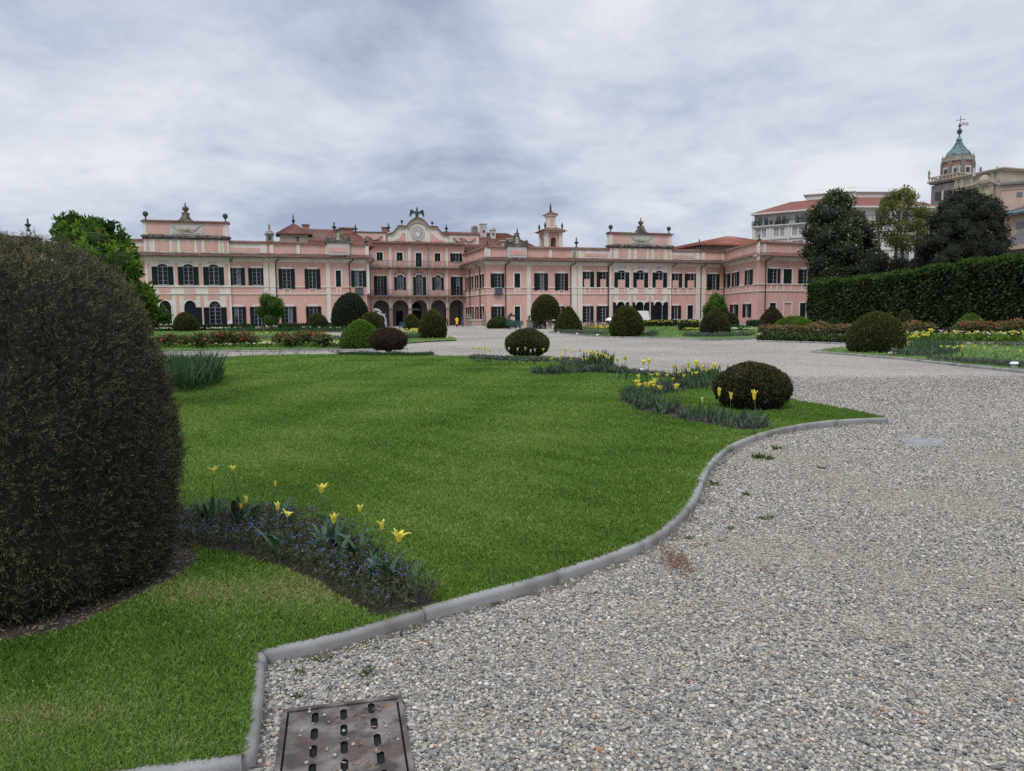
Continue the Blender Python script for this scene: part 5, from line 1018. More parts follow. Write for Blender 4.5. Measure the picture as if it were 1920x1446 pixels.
TOP = [ # px, D, top y, width px, profile, material, core, label
 (347, 88, 585, 44, 'egg', 'yew_olive', 'olive egg-shaped topiary before the arched windows of the left pavilion'),
 (595.5, 82, 588, 43, 'egg', 'yew_olive', 'dome topiary between the round laurel and the tall dark yew'),
 (657, 96, 549, 70, 'tall', 'dark_yew', 'tallest dark topiary, against the corner beside the arcade'),
 (696.5, 68, 585, 50, 'dome', 'yew_olive', 'rounded topiary just behind the bright green mound on the left'),
 (771, 84, 589, 32, 'egg', 'yew_olive', 'small dome topiary left of the larger egg, before the arcade'),
 (810.5, dz(634, 810), 581, 54, 'egg', 'yew_olive', 'egg-shaped topiary at the tip of the left lawn before the arcade'),
 (1023, 88, 552, 55, 'tall', 'yew_olive', 'tall rounded topiary above the fence right of the arcade'),
 (1065.5, dz(623, 1065), 574, 53, 'cone', 'yew_olive', 'pointed topiary at the tip of the right lawn'),
 (1175, dz(630, 1175), 572, 66, 'egg', 'yew_olive', 'broad egg topiary in front of the white van'),
 (1341, dz(630, 1341), 581, 58, 'egg', 'yew', 'dark egg topiary in front of the round leafy tree on the right'),
 (1370, 84, 586, 30, 'egg', 'yew', 'small dark topiary half hidden behind a larger egg'),
 (1447.5, 80, 574, 50, 'cone', 'yew', 'pointed dark topiary before the end wing of the palace'),
 (1644, dz(659, 1644), 583, 104, 'dome', 'yew_olive', 'large round topiary beside the ground lamp on the right lawn'),
 (1697, 58, 580, 40, 'cone', 'yew_olive', 'pointed topiary behind the large round one, before the tall hedge'),
 (1690, 52, 597, 28, 'dome', 'yew_brown', 'small brownish topiary tucked behind the large round one')]
for t in TOP:
    topiary(t[0], t[1], zt(t[0], t[2], t[1]), t[3], t[4], t[5], t[6], group=GT, stems=4 if t[0] == 1023 else 0, z0=.9 if t[0] == 1023 else .06)
for t in [(675, dz(652, 675), 600, 80, 'mound', 'box_green', 'bright green rounded box mound left of the gravel court', .06),
          (1490, 60, 593, 84, 'mound', 'box_green', 'broad bright green mound above the reddish roses on the right', .06),
          (1820, 56, 588.5, 52, 'mound', 'box_green', 'bright green mound before the tall hedge, behind red roses', .06),
          (1874, 50, 603, 34, 'mound', 'box_green', 'small low green mound near the right picture edge', .06),
          (935.5, 92, 595, 46, 'dome', 'hornbeam', 'dark green rounded shrub behind the teal bench', .06),
          (1563, 66, 597, 30, 'mound', 'hornbeam', 'little dark green mound at the foot of the tall hedge', .06)]:
    topiary(t[0], t[1], zt(t[0], t[2], t[1]), t[3], t[4], t[5], t[6], name='box_mound', cat='shrub', corem='core_green', z0=t[7])
topiary(727, dz(662, 727, .06), zt(727, 614, dz(662, 727)), 73, 'ball', 'yew_brown', 'low brown round shrub with bare stems beside the green mound', name='brown_shrub', cat='shrub', corem='core_brown', stems=14, z0=.06 + .14, lod=.8)
D_ = dz(667, 988, LZ); topiary(988, D_, zt(988, 616, D_), 85, 'ball', 'yew_olive', 'round brownish topiary ball at the far edge of the near lawn', name='topiary_yew', group=GT, z0=LZ + .02)
D_ = gp(1412, 768, LZ)[1]; topiary(1413, D_ + .2, zt(1412, 680, D_ + .2), 143, 'ball', 'yew', 'dark rounded topiary ball on the lawn tip beside the kerb', group=GT, z0=LZ, lod=2.2, sz=.036)
# ---- the great yew at the left edge, built from short needled sprays
leafmat('great_yew', [(0, (.012, .015, .009)), (.38, (.040, .047, .024)), (.66, (.088, .092, .046)), (.88, (.145, .130, .06)), (1, (.22, .14, .055))], 2.2, .1, .6, .3)
def great_yew():
    x, y = YEWC.x, YEWC.y; R_, H_ = .90, 1.99; z0 = LZ; r = thing('great_yew', 'huge dark clipped yew dome filling the left edge of the picture', 'topiary', (x, y, z0))
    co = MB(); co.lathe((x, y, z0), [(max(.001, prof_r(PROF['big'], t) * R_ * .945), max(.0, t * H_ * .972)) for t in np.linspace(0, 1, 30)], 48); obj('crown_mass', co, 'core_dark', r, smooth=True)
    ns = 32000; P, N_ = surf(PROF['big'], R_, H_, ns); lp = .022 * vn(P, 3.5, 1) + .034 * vn(P, 15, 2) + .020 * vn(P, 34, 3); P = P + N_ * (lp + RNG.normal(-.03, .013, ns))[:, None]
    S = nrm(N_ * .9 + RNG.normal(size=(ns, 3)) * .65 + np.array([0, 0, .35])); side = nrm(np.cross(S, RNG.normal(size=(ns, 3)))); Ls = RNG.uniform(.04, .075, ns) * np.where(RNG.random(ns) < .07, 1.6, 1); nn = 10
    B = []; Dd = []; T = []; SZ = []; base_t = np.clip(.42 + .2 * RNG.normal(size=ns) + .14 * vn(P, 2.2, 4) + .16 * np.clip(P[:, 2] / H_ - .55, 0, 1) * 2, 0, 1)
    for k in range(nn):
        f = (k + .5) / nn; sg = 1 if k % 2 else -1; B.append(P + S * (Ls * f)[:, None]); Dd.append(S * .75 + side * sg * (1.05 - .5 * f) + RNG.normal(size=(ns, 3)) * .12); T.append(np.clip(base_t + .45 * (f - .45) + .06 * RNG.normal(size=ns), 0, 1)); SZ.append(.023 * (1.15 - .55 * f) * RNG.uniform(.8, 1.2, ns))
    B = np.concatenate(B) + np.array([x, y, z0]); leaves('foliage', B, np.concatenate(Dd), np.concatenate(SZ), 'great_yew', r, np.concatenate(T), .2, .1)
    q = MB(); q.lathe((x, y, z0 - .03), [(.16, 0), (.13, .3), (.12, .6)], 8); obj('trunk', q, 'bark', r)
great_yew()
n = 5000; a = RNG.uniform(0, 6.28, n); rr = 1.0 * np.sqrt(RNG.uniform(.5, 1.08, n)); P = np.stack([YEWC.x + rr * np.cos(a), YEWC.y + rr * np.sin(a), np.full(n, LZ + .01)], 1)
o = leaves('leaf_litter', P, np.stack([RNG.normal(size=n), RNG.normal(size=n), np.full(n, .2)], 1), RNG.uniform(.01, .035, n), 'litter', None, RNG.random(n), .2, .1); tag(o, 'brown needles and bare soil under the great yew', 'leaf litter', None, 'stuff')
# ================================================================== TREES
def tree(name, label, cat, base, blobs, n, size, m, trunk=(), corem=None, aspect=.42, shell=.6, cluster=0, up_=.35, bend=.1, tz=.14):
    r = thing(name, label, cat, base); Vv = np.array([b[3][0] * b[3][1] * b[3][2] if hasattr(b[3], '__len__') else b[3] ** 3 for b in blobs]) ** (2 / 3); idx = RNG.choice(len(blobs), n, p=Vv / Vv.sum())
    C = np.array([b[:3] for b in blobs]); Rr = np.array([b[3] if hasattr(b[3], '__len__') else (b[3],) * 3 for b in blobs]); d = nrm(RNG.normal(size=(n, 3))); f = RNG.uniform(shell, 1.06, n)
    P = C[idx] + d * Rr[idx] * f[:, None]; 
    if cluster:  # leaves sit in whorls at shoot tips
        P = np.repeat(P, cluster, 0); d = np.repeat(d, cluster, 0); idx = np.repeat(idx, cluster)
        n = len(P); Dd = d * .6 + RNG.normal(size=(n, 3)) * .75 + np.array([0, 0, up_]); tn0 = np.repeat(RNG.normal(size=n // cluster), cluster)
    else: Dd = d * .7 + RNG.normal(size=(n, 3)) * .8 + np.array([0, 0, up_]); tn0 = RNG.normal(size=n)
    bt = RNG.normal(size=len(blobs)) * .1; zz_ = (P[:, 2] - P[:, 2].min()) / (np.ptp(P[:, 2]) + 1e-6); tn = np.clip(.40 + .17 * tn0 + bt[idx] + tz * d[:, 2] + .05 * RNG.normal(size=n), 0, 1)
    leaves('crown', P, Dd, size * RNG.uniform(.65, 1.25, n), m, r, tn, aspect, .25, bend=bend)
    if corem:
        q = MB()
        for b in blobs:
            rr_ = b[3] if hasattr(b[3], '__len__') else (b[3],) * 3; cz = Vector(b[:3]); vs = []; fs = []
            for i in range(7):
                for k in range(9): a_ = math.pi * i / 6; t_ = 2 * math.pi * k / 9; kk = .74 * (1 + .12 * math.sin(3 * t_ + i + cz.x)); vs.append((cz.x + rr_[0] * kk * math.sin(a_) * math.cos(t_), cz.y + rr_[1] * kk * math.sin(a_) * math.sin(t_), cz.z + rr_[2] * kk * math.cos(a_)))
            for i in range(6):
                for k in range(9): fs.append((i * 9 + k, i * 9 + (k + 1) % 9, (i + 1) * 9 + (k + 1) % 9, (i + 1) * 9 + k))
            q.add(vs, fs)
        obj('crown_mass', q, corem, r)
    q = MB()
    for pts, rr_ in trunk: q.tube(pts, rr_, 7)
    if trunk: obj('trunk', q, 'bark', r)
    return r
def envelope(px0, D, prof, nb, rad_, dd, seed):
    """blob centres filling an outline given as (py, x_left, x_right) in the view, given real depth dd"""
    rs = random.Random(seed); out = []; ys = [p[0] for p in prof]
    for _ in range(nb):
        py_ = rs.uniform(min(ys), max(ys)); l = np.interp(py_, ys, [p[1] for p in prof]); r_ = np.interp(py_, ys, [p[2] for p in prof]); rp = rad_ * F_ / D
        t = rs.uniform(-1, 1); mid = (l + r_) / 2; hw = max(2, (r_ - l) / 2 - rp * .45); ph = rs.uniform(-1, 1) * math.sqrt(max(0, 1 - t * t)); c = at(mid + t * hw, py_ , D + ph * dd * hw / max(1, (max(p[2] - p[1] for p in prof) / 2)))
        k = rs.uniform(.7, 1.25) * rad_; out.append((c[0], c[1], c[2], (k, k, k * rs.uniform(.7, .95))))
    return out
# leafy tree close behind the great yew
D0 = 12.5; B_ = envelope(200, D0, [(432, 128, 172), (450, 120, 225), (480, 100, 255), (515, 90, 275), (550, 100, 285), (590, 150, 275), (620, 200, 258)], 84, .24, 1.2, 3)
B_ += [(*at(x, y, D0), .1) for x, y in ((128, 412), (141, 410), (186, 425), (208, 425), (228, 442), (285, 590), (300, 585), (308, 592), (293, 600), (112, 422))]
b0 = at(190, 600, D0); tree('leafy_tree', 'bright green laurel tree rising behind the great yew', 'tree', (b0[0], D0, LZ), B_, 3600, .10, 'laurel', [([(b0[0], D0, LZ), (b0[0] + .05, D0, 1.2), (b0[0] - .1, D0, 2.6)], [.1, .08, .04])] + [([(b0[0], D0, 1. + .2 * k), (b0[0] + random.uniform(-.45, .45), D0 + random.uniform(-.4, .4), 1.7 + .2 * k)], [.04, .015]) for k in range(6)], 'core_green', .38, .7, 6)
# two round standard trees
def standard(px_, D, ytop, ybot, wpx, label, m='laurel', seed=1):
    c = at(px_, (ytop + ybot) / 2, D); W_ = wpx * D / F_ / 2; H_ = (ybot - ytop) * D / F_ / 2; rs = random.Random(seed); B_ = []
    for _ in range(42):
        v = Vector((rs.gauss(0, 1), rs.gauss(0, 1), rs.gauss(0, 1))).normalized() * rs.uniform(.3, .74); B_.append((c[0] + v.x * W_, c[1] + v.y * W_, c[2] + v.z * H_, (W_ * .34, W_ * .34, H_ * .3)))
    return tree('standard_tree', label, 'tree', (c[0], D, .06), B_, 11000, .16, m, [([(c[0], D, 0), (c[0], D, c[2])], [.12, .08])], 'core_green', .45, .6, 1)
standard(508, 78, 546, 616, 58, 'round-headed leafy green tree before the left wing windows', seed=2)
standard(1341, 72, 549, 612, 54, 'round leafy tree behind the dark egg topiary on the right', seed=5)
# background trees over the hedge
B_ = envelope(1565, 98, [(370, 1562, 1572), (385, 1545, 1590), (400, 1520, 1600), (430, 1512, 1630), (450, 1500, 1640), (480, 1508, 1650), (515, 1525, 1650), (540, 1520, 1655)], 150, 1.3, 6, 8)
b0 = at(1580, 600, 98); tree('magnolia_tree', 'large dark magnolia with pale blossom behind the end of the palace', 'tree', (b0[0], 98, 0), B_, 30000, .42, 'magnolia', [([(b0[0], 98, 0), (b0[0] + .3, 98, 6), (b0[0] - .5, 98, 12)], [.4, .3, .12])], 'core_dark', .5, .55)
n = 60; bi = [B_[i] for i in RNG.integers(0, len(B_), n)]; P = np.array([(b[0], b[1] - b[3][1] * 1.02, b[2] + random.uniform(-.6, .6)) for b in bi])
o = leaves('blossom', P, RNG.normal(size=(n, 3)), .22, 'pale_flower', [c for c in bpy.data.objects if c.name.startswith('magnolia_tree')][0], RNG.random(n), .9)
o['kind'] = 'stuff'
b1 = at(1655, 600, 106)
AB = envelope(1690, 106, [(355, 1690, 1710), (372, 1655, 1725), (388, 1645, 1735), (405, 1642, 1745), (430, 1645, 1752), (455, 1650, 1750), (470, 1655, 1748)], 64, .85, 5, 13)
TR = []
for px_, lean in ((1650, -3), (1677, 6), (1694, -5), (1716, 4), (1736, 8)):
    p0_ = at(px_, 500, 106); p1_ = at(px_ + lean, 440, 106); p2_ = at(px_ + 2 * lean, 395, 106); TR.append(([(p0_[0], 106, 0), (p0_[0], 106, p0_[2]), p1_, p2_], [.32, .26, .16, .07]))
    for k in range(6): q0 = p1_.lerp(p2_, random.uniform(-.6, .9)); bb_ = random.choice(AB); TR.append(([q0, q0.lerp(Vector(bb_[:3]), .5) + Vector((0, 0, -.3)), Vector(bb_[:3])], [.09, .06, .03]))
tree('airy_tree', 'open yellow-green tree with several bare slender trunks in front of the apartments', 'tree', (b1[0], 106, 0), AB, 8500, .34, 'airy', TR, None, .45, .2)
B_ = envelope(1800, 84, [(368, 1795, 1835), (385, 1770, 1868), (410, 1748, 1882), (440, 1728, 1890), (470, 1718, 1893), (500, 1715, 1895), (540, 1715, 1900)], 230, 1.05, 6, 21)
b0 = at(1805, 600, 84); tree('dark_conifer', 'broad blackish-green conifer below the church tower', 'tree', (b0[0], 84, 0), B_, 42000, .34, 'dark_yew', [([(b0[0], 84, 0), (b0[0], 84, 8)], [.5, .25])], 'core_dark', .35, .6)
B_ = envelope(1680, 88, [(488, 1640, 1725), (500, 1600, 1740), (540, 1560, 1750)], 34, .9, 4, 31) ; b0 = at(1665, 600, 88)
tree('dark_shrubbery', 'dark evergreen bushes between the magnolia and the conifer', 'shrub', (b0[0], 88, 0), B_, 9000, .3, 'dark_yew', [([(b0[0], 88, 0), (b0[0], 88, 3)], [.2, .1])], 'core_dark', .5, .6)
# ---- tall clipped hornbeam hedge
def hedge():
    A, B = Vector((*at(1519, 560, 87)[:2],)), Vector((*at(1990, 560, 52)[:2],)); Lh = (B - A).length; d = (B - A).normalized(); nn = Vector((-d.y, d.x)); nn = nn if nn.y < 0 else -nn; Th = 3.2
    r = thing('tall_hedge', 'tall clipped hornbeam hedge running along the right side of the garden', 'hedge', ((A.x + B.x) / 2, (A.y + B.y) / 2, 0))
    def top(s): return 4.72 + .3 * min(1, s / 10) + .55 * max(0, min(1, (s - 14) / 14)) + .10 * math.sin(s * .35) + .08 * math.sin(s * 1.3)
    n = 62000; u = RNG.random(n) * (Lh + 3) - 3; pick = RNG.random(n); zt_ = np.array([top(s) for s in u]); v = RNG.random(n)
    face = pick < .66; topf = (pick >= .66) & (pick < .88); endf = pick >= .88
    z = np.where(face | endf, .25 + (zt_ - .25) * v ** .95, zt_); dep = np.where(face, 0, RNG.random(n) * Th); u = np.where(endf, -.1, np.maximum(u, 0))
    Nn = np.where(face[:, None], np.array([nn.x, nn.y, 0.]), np.where(topf[:, None], np.array([0, 0, 1.]), np.array([-d.x, -d.y, 0])))
    P = np.stack([A.x + d.x * u - nn.x * dep, A.y + d.y * u - nn.y * dep, z], 1); P += Nn * (.20 * vn(P, .9, 41) + .14 * vn(P, 2.6, 42) + RNG.normal(-.05, .1, n))[:, None]
    # openings between the stems near the ground
    gap = np.zeros(n, bool)
    for g0, gw, gh in ((.33, .012, 2.1), (.43, .010, 1.5), (.22, .008, .9), (.62, .008, 1.1), (.8, .01, 1.2)): gap |= (np.abs(u / Lh - g0) < gw * (1.1 - (z / gh) ** 2)) & (z < gh) & ~topf
    k = ~gap; P, Nn, z, zt2, topk = P[k], Nn[k], z[k], zt_[k], topf[k]; n = len(P)
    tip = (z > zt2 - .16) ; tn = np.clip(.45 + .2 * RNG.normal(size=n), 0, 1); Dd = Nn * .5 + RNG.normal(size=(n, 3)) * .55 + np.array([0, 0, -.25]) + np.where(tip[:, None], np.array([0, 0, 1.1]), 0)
    sz = .27 * RNG.uniform(.6, 1.3, n); leaves('foliage', P[~tip], Dd[~tip], sz[~tip], 'hornbeam', r, tn[~tip], .6); leaves('lit_top_growth', P[tip], Dd[tip], sz[tip] * 1.15, 'hornbeam_top_lit', r, tn[tip], .45)
    # inner mass in bays, leaving the openings
    q = MB(); cuts = [0] + sorted((.33, .43, .22, .62, .8)) + [1]
    for i in range(len(cuts) - 1):
        a, b = cuts[i] * Lh + (.25 if i == 0 else .3), cuts[i + 1] * Lh - .3; m_ = 10
        for j in range(m_):
            s0, s1 = a + (b - a) * j / m_, a + (b - a) * (j + 1) / m_; z_ = top((s0 + s1) / 2) - .35
            q.hexa([(A.x + d.x * s - nn.x * t, A.y + d.y * s - nn.y * t, .3) for s, t in ((s0, .3), (s1, .3), (s1, Th - .3), (s0, Th - .3))], [(A.x + d.x * s - nn.x * t, A.y + d.y * s - nn.y * t, z_) for s, t in ((s0, .3), (s1, .3), (s1, Th - .3), (s0, Th - .3))])
    for s in cuts[1:-1]:
        a, b = s * Lh - .3, s * Lh + .3; q.hexa([(A.x + d.x * s_ - nn.x * t, A.y + d.y * s_ - nn.y * t, 2.2) for s_, t in ((a, .3), (b, .3), (b, Th - .3), (a, Th - .3))], [(A.x + d.x * s_ - nn.x * t, A.y + d.y * s_ - nn.y * t, 5.0) for s_, t in ((a, .3), (b, .3), (b, Th - .3), (a, Th - .3))])
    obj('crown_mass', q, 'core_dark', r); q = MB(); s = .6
    while s < Lh: c = (A.x + d.x * s - nn.x * .8, A.y + d.y * s - nn.y * .8); q.tube([(*c, 0), (c[0] + .1, c[1], 2.2)], [.13, .09], 6); s += 2.1
    obj('trunk', q, 'bark', r)
hedge()
# low box hedge in front of the left wing, and at the right
def lowhedge(pts, D, w_, h, label):
    P = [at(x, 600, D_)[:2] for x, D_ in zip(pts, D)]; A, B = Vector(P[0]), Vector(P[1]); Lh = (B - A).length; d = (B - A).normalized(); nn = Vector((d.y, -d.x)); r = thing('box_hedge', label, 'hedge', ((A.x + B.x) / 2, (A.y + B.y) / 2, 0), 'low box hedges')
    n = int(Lh * 260); u = RNG.random(n) * Lh; f = RNG.random(n) < .5; z = np.where(f, RNG.random(n) * h, h); dep = np.where(f, 0, RNG.random(n) * w_); Q = np.stack([A.x + d.x * u - nn.x * dep, A.y + d.y * u - nn.y * dep, z], 1) + RNG.normal(0, .03, (n, 3))
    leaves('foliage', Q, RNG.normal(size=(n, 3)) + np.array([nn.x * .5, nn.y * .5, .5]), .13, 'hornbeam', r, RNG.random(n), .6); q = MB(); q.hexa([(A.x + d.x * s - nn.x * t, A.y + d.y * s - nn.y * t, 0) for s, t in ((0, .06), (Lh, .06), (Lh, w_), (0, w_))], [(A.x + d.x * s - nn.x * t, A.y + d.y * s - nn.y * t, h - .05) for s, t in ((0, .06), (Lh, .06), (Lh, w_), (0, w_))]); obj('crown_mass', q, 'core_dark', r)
lowhedge((285, 478), (90, 94), .8, .75, 'low dark box hedge in front of the left wing doors'); lowhedge((520, 640), (96, 99), .8, .75, 'low box hedge between the laurel and the tallest yew')
lowhedge((1210, 1312), (92, 94), .8, .8, 'low hedge with yellow flowers in front of the right pavilion'); lowhedge((1402, 1470), (86, 86), .7, .75, 'low box hedge before the pink end wing'); lowhedge((1275, 1310), (70, 70), .8, .8, 'dark low hedge clump left of the round leafy tree')
# ================================================================== FLOWERS
def petal_mb(mb, c, ang, Lp, wd, open_, curl, twist=0.):
    """one pointed tulip petal starting at c, leaning out by open_, tip rolled by curl"""
    ca, sa = math.cos(ang), math.sin(ang); rows = 6; vs = []; fs = []; r_, z_ = .006, 0.; th = open_ * .25
    for i in range(rows + 1):
        t = i / rows; w_ = wd * math.sin(math.pi * min(1, .12 + .88 * t) ** .8) * (1 - t * .15) if i < rows else .0008
        th = open_ * (.15 + 1.0 * t) + curl * max(0, t - .55) * 2.2; 
        if i: r_ += math.sin(th) * Lp / rows; z_ += math.cos(th) * Lp / rows
        for j in (-1, 0, 1):
            cup = -.25 * w_ * (j * j) * -1; tx_, ty_ = -sa, ca; rr = r_ - cup * math.cos(th) * .9
            vs.append((c[0] + ca * rr + tx_ * w_ * j * .5 + twist * t * t * tx_, c[1] + sa * rr + ty_ * w_ * j * .5 + twist * t * t * ty_, c[2] + z_ + cup * math.sin(th)))
    for i in range(rows):
        for j in range(2): fs.append((i * 3 + j, i * 3 + j + 1, (i + 1) * 3 + j + 1, (i + 1) * 3 + j))
    mb.add(vs, fs)
leafmat('tulip_yellow', [(0, (.80, .69, .10)), (.2, (.84, .77, .20)), (1, (.86, .82, .36))], 30, .3, .5, .45)
mat('stem_green', (.06, .10, .045), .6); mat('tulip_leaf', (.045, .092, .042), .7, (.075, .13, .06), 14, 4, stretch=(1, 1, .2))
mat('ovary', (.12, .16, .04), .6)
def lance(mb, base, ang, Lf, wd, lean, droop=.6, fold=.25):
    ca, sa = math.cos(ang), math.sin(ang); rows = 8; vs = []; fs = []; r_, z_ = 0., 0.; tw = random.uniform(-.5, .5)
    for i in range(rows + 1):
        t = i / rows; th = lean + droop * t * t * 1.6
        if i: r_ += math.sin(th) * Lf / rows; z_ += math.cos(th) * Lf / rows
        w_ = wd * (math.sin(math.pi * (t * .86 + .14)) ** .7) if i < rows else .001; a2 = ang + math.pi / 2 + tw * t
        for j in (-1, 0, 1): vs.append((base[0] + ca * r_ + math.cos(a2) * w_ * j * .5 - ca * fold * w_ * j * j * -.3, base[1] + sa * r_ + math.sin(a2) * w_ * j * .5 - sa * fold * w_ * j * j * -.3, base[2] + z_ + fold * w_ * j * j))
    for i in range(rows):
        for j in range(2): fs.append((i * 3 + j, i * 3 + j + 1, (i + 1) * 3 + j + 1, (i + 1) * 3 + j))
    mb.add(vs, fs)
def tulip(base, head, open_=.6, label='', group=None, nl=3, size=.062, ll=.2, np_=6, curl=.5, sway=.03):
    r = thing('tulip', label, 'tulip', tuple(base), group); b, h = Vector(base), Vector(head); mid = b.lerp(h, .55) + Vector((random.uniform(-1, 1) * sway, random.uniform(-1, 1) * sway, 0)); q = MB()
    pts = [b, b.lerp(mid, .5) * 1., mid, mid.lerp(h, .6) + Vector((0, 0, .004)), h]; q.tube(pts, [.0042, .004, .0037, .0034, .003], 6); obj('stem', q, 'stem_green', r, smooth=True)
    f = MB(); a0 = random.uniform(0, 6.28); open_ *= .8
    for k in range(np_): petal_mb(f, h, a0 + k * 2 * math.pi / 6 + random.uniform(-.18, .18), size * random.uniform(.9, 1.12), size * .42, open_ * random.uniform(.55, 1.5), curl * random.uniform(-.4, 1.2), random.uniform(-.012, .012))
    f.keep = True; obj('flower', f, 'tulip_yellow', r, smooth=True)
    o = MB(); o.lathe(h, [(.003, -.004), (.006, .004), (.007, .014), (.004, .024), (.001, .027)], 6); obj('ovary', o, 'ovary', r)
    for k in range(nl):
        l = MB(); a_ = random.uniform(0, 6.28); lance(l, (b.x + .01 * math.cos(a_), b.y + .01 * math.sin(a_), b.z - .01), a_, ll * random.uniform(.75, 1.2), .042 * random.uniform(.7, 1.2), random.uniform(.1, .45), random.uniform(.1, .7)); l.keep = True; obj('leaf', l, 'tulip_leaf', r, smooth=True)
    return r
NT = [((395, 992), (400, 890), .95, 'twin-stemmed leftmost open yellow tulip beside the great yew', .075),
      ((440, 985), (436, 886), .7, 'yellow tulip leaning outward, second from the great yew', .06),
      ((463, 998), (461, 944), .22, 'closed upright yellow tulip low beside broad leaves near the yew', .062), ((452, 1002), (452, 953), .2, 'smallest closed yellow tulip, half behind a taller one', .042),
      ((518, 1000), (516, 912), .15, 'greenish half-closed tulip bud on a thin stem', .04), ((527, 1052), (521, 956), .45, 'yellow tulip with a long curved stem above the blue flowers', .055),
      ((545, 1040), (539, 970), 1.5, 'broken yellow tulip with drooping twisted petals', .06), ((618, 1040), (603, 925), .95, 'tallest wide open yellow tulip in the middle of the bed', .078),
      ((632, 1048), (626, 982), .9, 'wide open yellow tulip low before the tallest one', .075), ((678, 1062), (675, 960), .6, 'small open yellow tulip on a tall straight stem', .052),
      ((716, 1095), (716, 993), .35, 'ragged upright yellow tulip, second from the kerb end', .062), ((752, 1108), (748, 1017), 1.05, 'wide open yellow tulip nearest the kerb', .088)]
for b_, h_, op, lb, sz in NT:
    g_ = gp(*b_, LZ + .01); H_ = at(*h_, g_[1]); tulip((g_[0], g_[1], LZ + .01), H_, op, lb, 'yellow tulips in the near blue bed', 4, sz, .25, 6 if op < 1.4 else 4, .5)
LCL = []; WDS = []; ROS = {}
for x, y in ((400, 985), (375, 990), (440, 992), (470, 1000), (500, 1010), (600, 1035), (612, 1045), (650, 1055), (690, 1100), (700, 1085), (735, 1110), (765, 1125), (640, 1075)):
    g_ = gp(x, y, LZ); l = MB()
    for k in range(3): lance(l, (g_[0] + random.uniform(-.02, .02), g_[1] + random.uniform(-.02, .02), LZ), random.uniform(0, 6.28), random.uniform(.14, .25), .036, random.uniform(.05, .45), random.uniform(0, .7))
    l.keep = True; r = obj('leaf_clump', l, 'tulip_leaf', loc=(g_[0], g_[1], LZ), smooth=True); tag(r, 'clump of broad grey-green tulip leaves without a flower in the near blue bed', 'tulip leaves', 'flowerless tulip leaf clumps'); LCL.append((x, r))
# forget-me-nots
def fmn():
    n = 11500; xs = [p[0] for p in FMN]; ys = [p[1] for p in FMN]; x = RNG.uniform(min(xs), max(xs), n); y = RNG.uniform(min(ys), max(ys), n); k = inpoly(x, y, FMN); x, y = x[k], y[k]; n = len(x)
    hh = .08 + .06 * (1 + vn(np.stack([x, y, 0 * x], 1), 4, 50)) * .8; P = np.stack([x, y, LZ + RNG.random(n) * hh], 1); P = np.repeat(P, 4, 0); N4 = len(P)
    o = leaves('forget_me_nots', P, RNG.normal(size=(N4, 3)) * .8 + np.array([0, 0, .7]), RNG.uniform(.018, .05, N4), 'forget_leaf', None, RNG.random(N4), .22, .1); tag(o, 'dense low forget-me-not foliage filling the near bed', 'forget-me-nots', None, 'stuff')
    m_ = 480; idx = RNG.integers(0, n, m_); C = np.stack([x[idx], y[idx], LZ + hh[idx] + RNG.uniform(.0, .05, m_)], 1); C = np.concatenate([C + RNG.normal(0, .008, C.shape) for _ in range(3)]); th0 = RNG.uniform(0, 6.28, len(C)); B = []; D_ = []
    for k in range(5): a = th0 + k * 1.2566; B.append(C); D_.append(np.stack([np.cos(a), np.sin(a), np.full(len(C), .35)], 1))
    o = leaves('blue_flowers', np.concatenate(B), np.concatenate(D_), .0048, 'blue_flower', None, np.tile(RNG.random(len(C)), 5), .95, .1); tag(o, 'tiny blue forget-me-not blossoms over the near bed', 'blue flowers', None, 'stuff')
    s = C[::3]; q = MB()
    for c in s[:300]: q.tube([(c[0], c[1], LZ), (c[0] + random.uniform(-.01, .01), c[1], c[2])], .0012, 3)
    o = obj('flower_stems', q, 'stem_green'); tag(o, 'thin stems of the blue forget-me-nots', 'stems', None, 'stuff')
fmn()
# border plants of the mid beds
def border(name, poly, n, h, m, label, size, aspect=.16, lean=.35, z=LZ, clump=5., lo=-.3):
    xs = [p[0] for p in poly]; ys = [p[1] for p in poly]; x = RNG.uniform(min(xs), max(xs), n * 6); y = RNG.uniform(min(ys), max(ys), n * 6); k = inpoly(x, y, poly); x, y = x[k][:n], y[k][:n]; n = len(x)
    P = np.stack([x, y, np.full(n, z)], 1); c = vn(P, clump, 60); k = c > lo; P, c = P[k], c[k]; n = len(P); hh = h * (.82 if name == 'lavender' else 1) * np.clip(.65 + .45 * c, .25, 1.2)
    P[:, 2] += hh * RNG.random(n) ** 1.2 * .8; o = leaves(name, P, np.stack([RNG.normal(0, lean, n), RNG.normal(0, lean, n), np.ones(n)], 1), size * RNG.uniform(.6, 1.3, n), m, None, RNG.random(n), aspect, .1); tag(o, label, 'border plants', None, 'stuff')
    if name == 'lavender':
        k = RNG.random(n) < .07; Q = P[k].copy(); Q[:, 2] = z; m_ = len(Q); o2 = leaves('strap_leaves', Q, np.stack([RNG.normal(0, .3, m_), RNG.normal(0, .3, m_), np.ones(m_)], 1), h * RNG.uniform(.7, 1.45, m_), 'blade', None, RNG.random(m_), .10, .1); tag(o2, 'green strap leaves among the ' + label[:60], 'border plants', None, 'stuff')
    return o
border('lavender', BEDS['curl'], 14000, .22, 'grey_leaf', 'grey-green lavender-like plants in the curled bed round the lawn tip', .085)
border('lavender', BEDS['edge'], 9000, .15, 'grey_leaf', 'low grey plants along the gravel edge of the lawn', .09, lo=-.5)
border('lavender', BEDS['inner'], 7000, .22, 'grey_leaf', 'grey lavender strip inset in the far lawn', .10)
border('lavender', BEDS['far'], 9000, .16, 'grey_leaf', 'grey-green plants in front of the far topiary ball', .10)
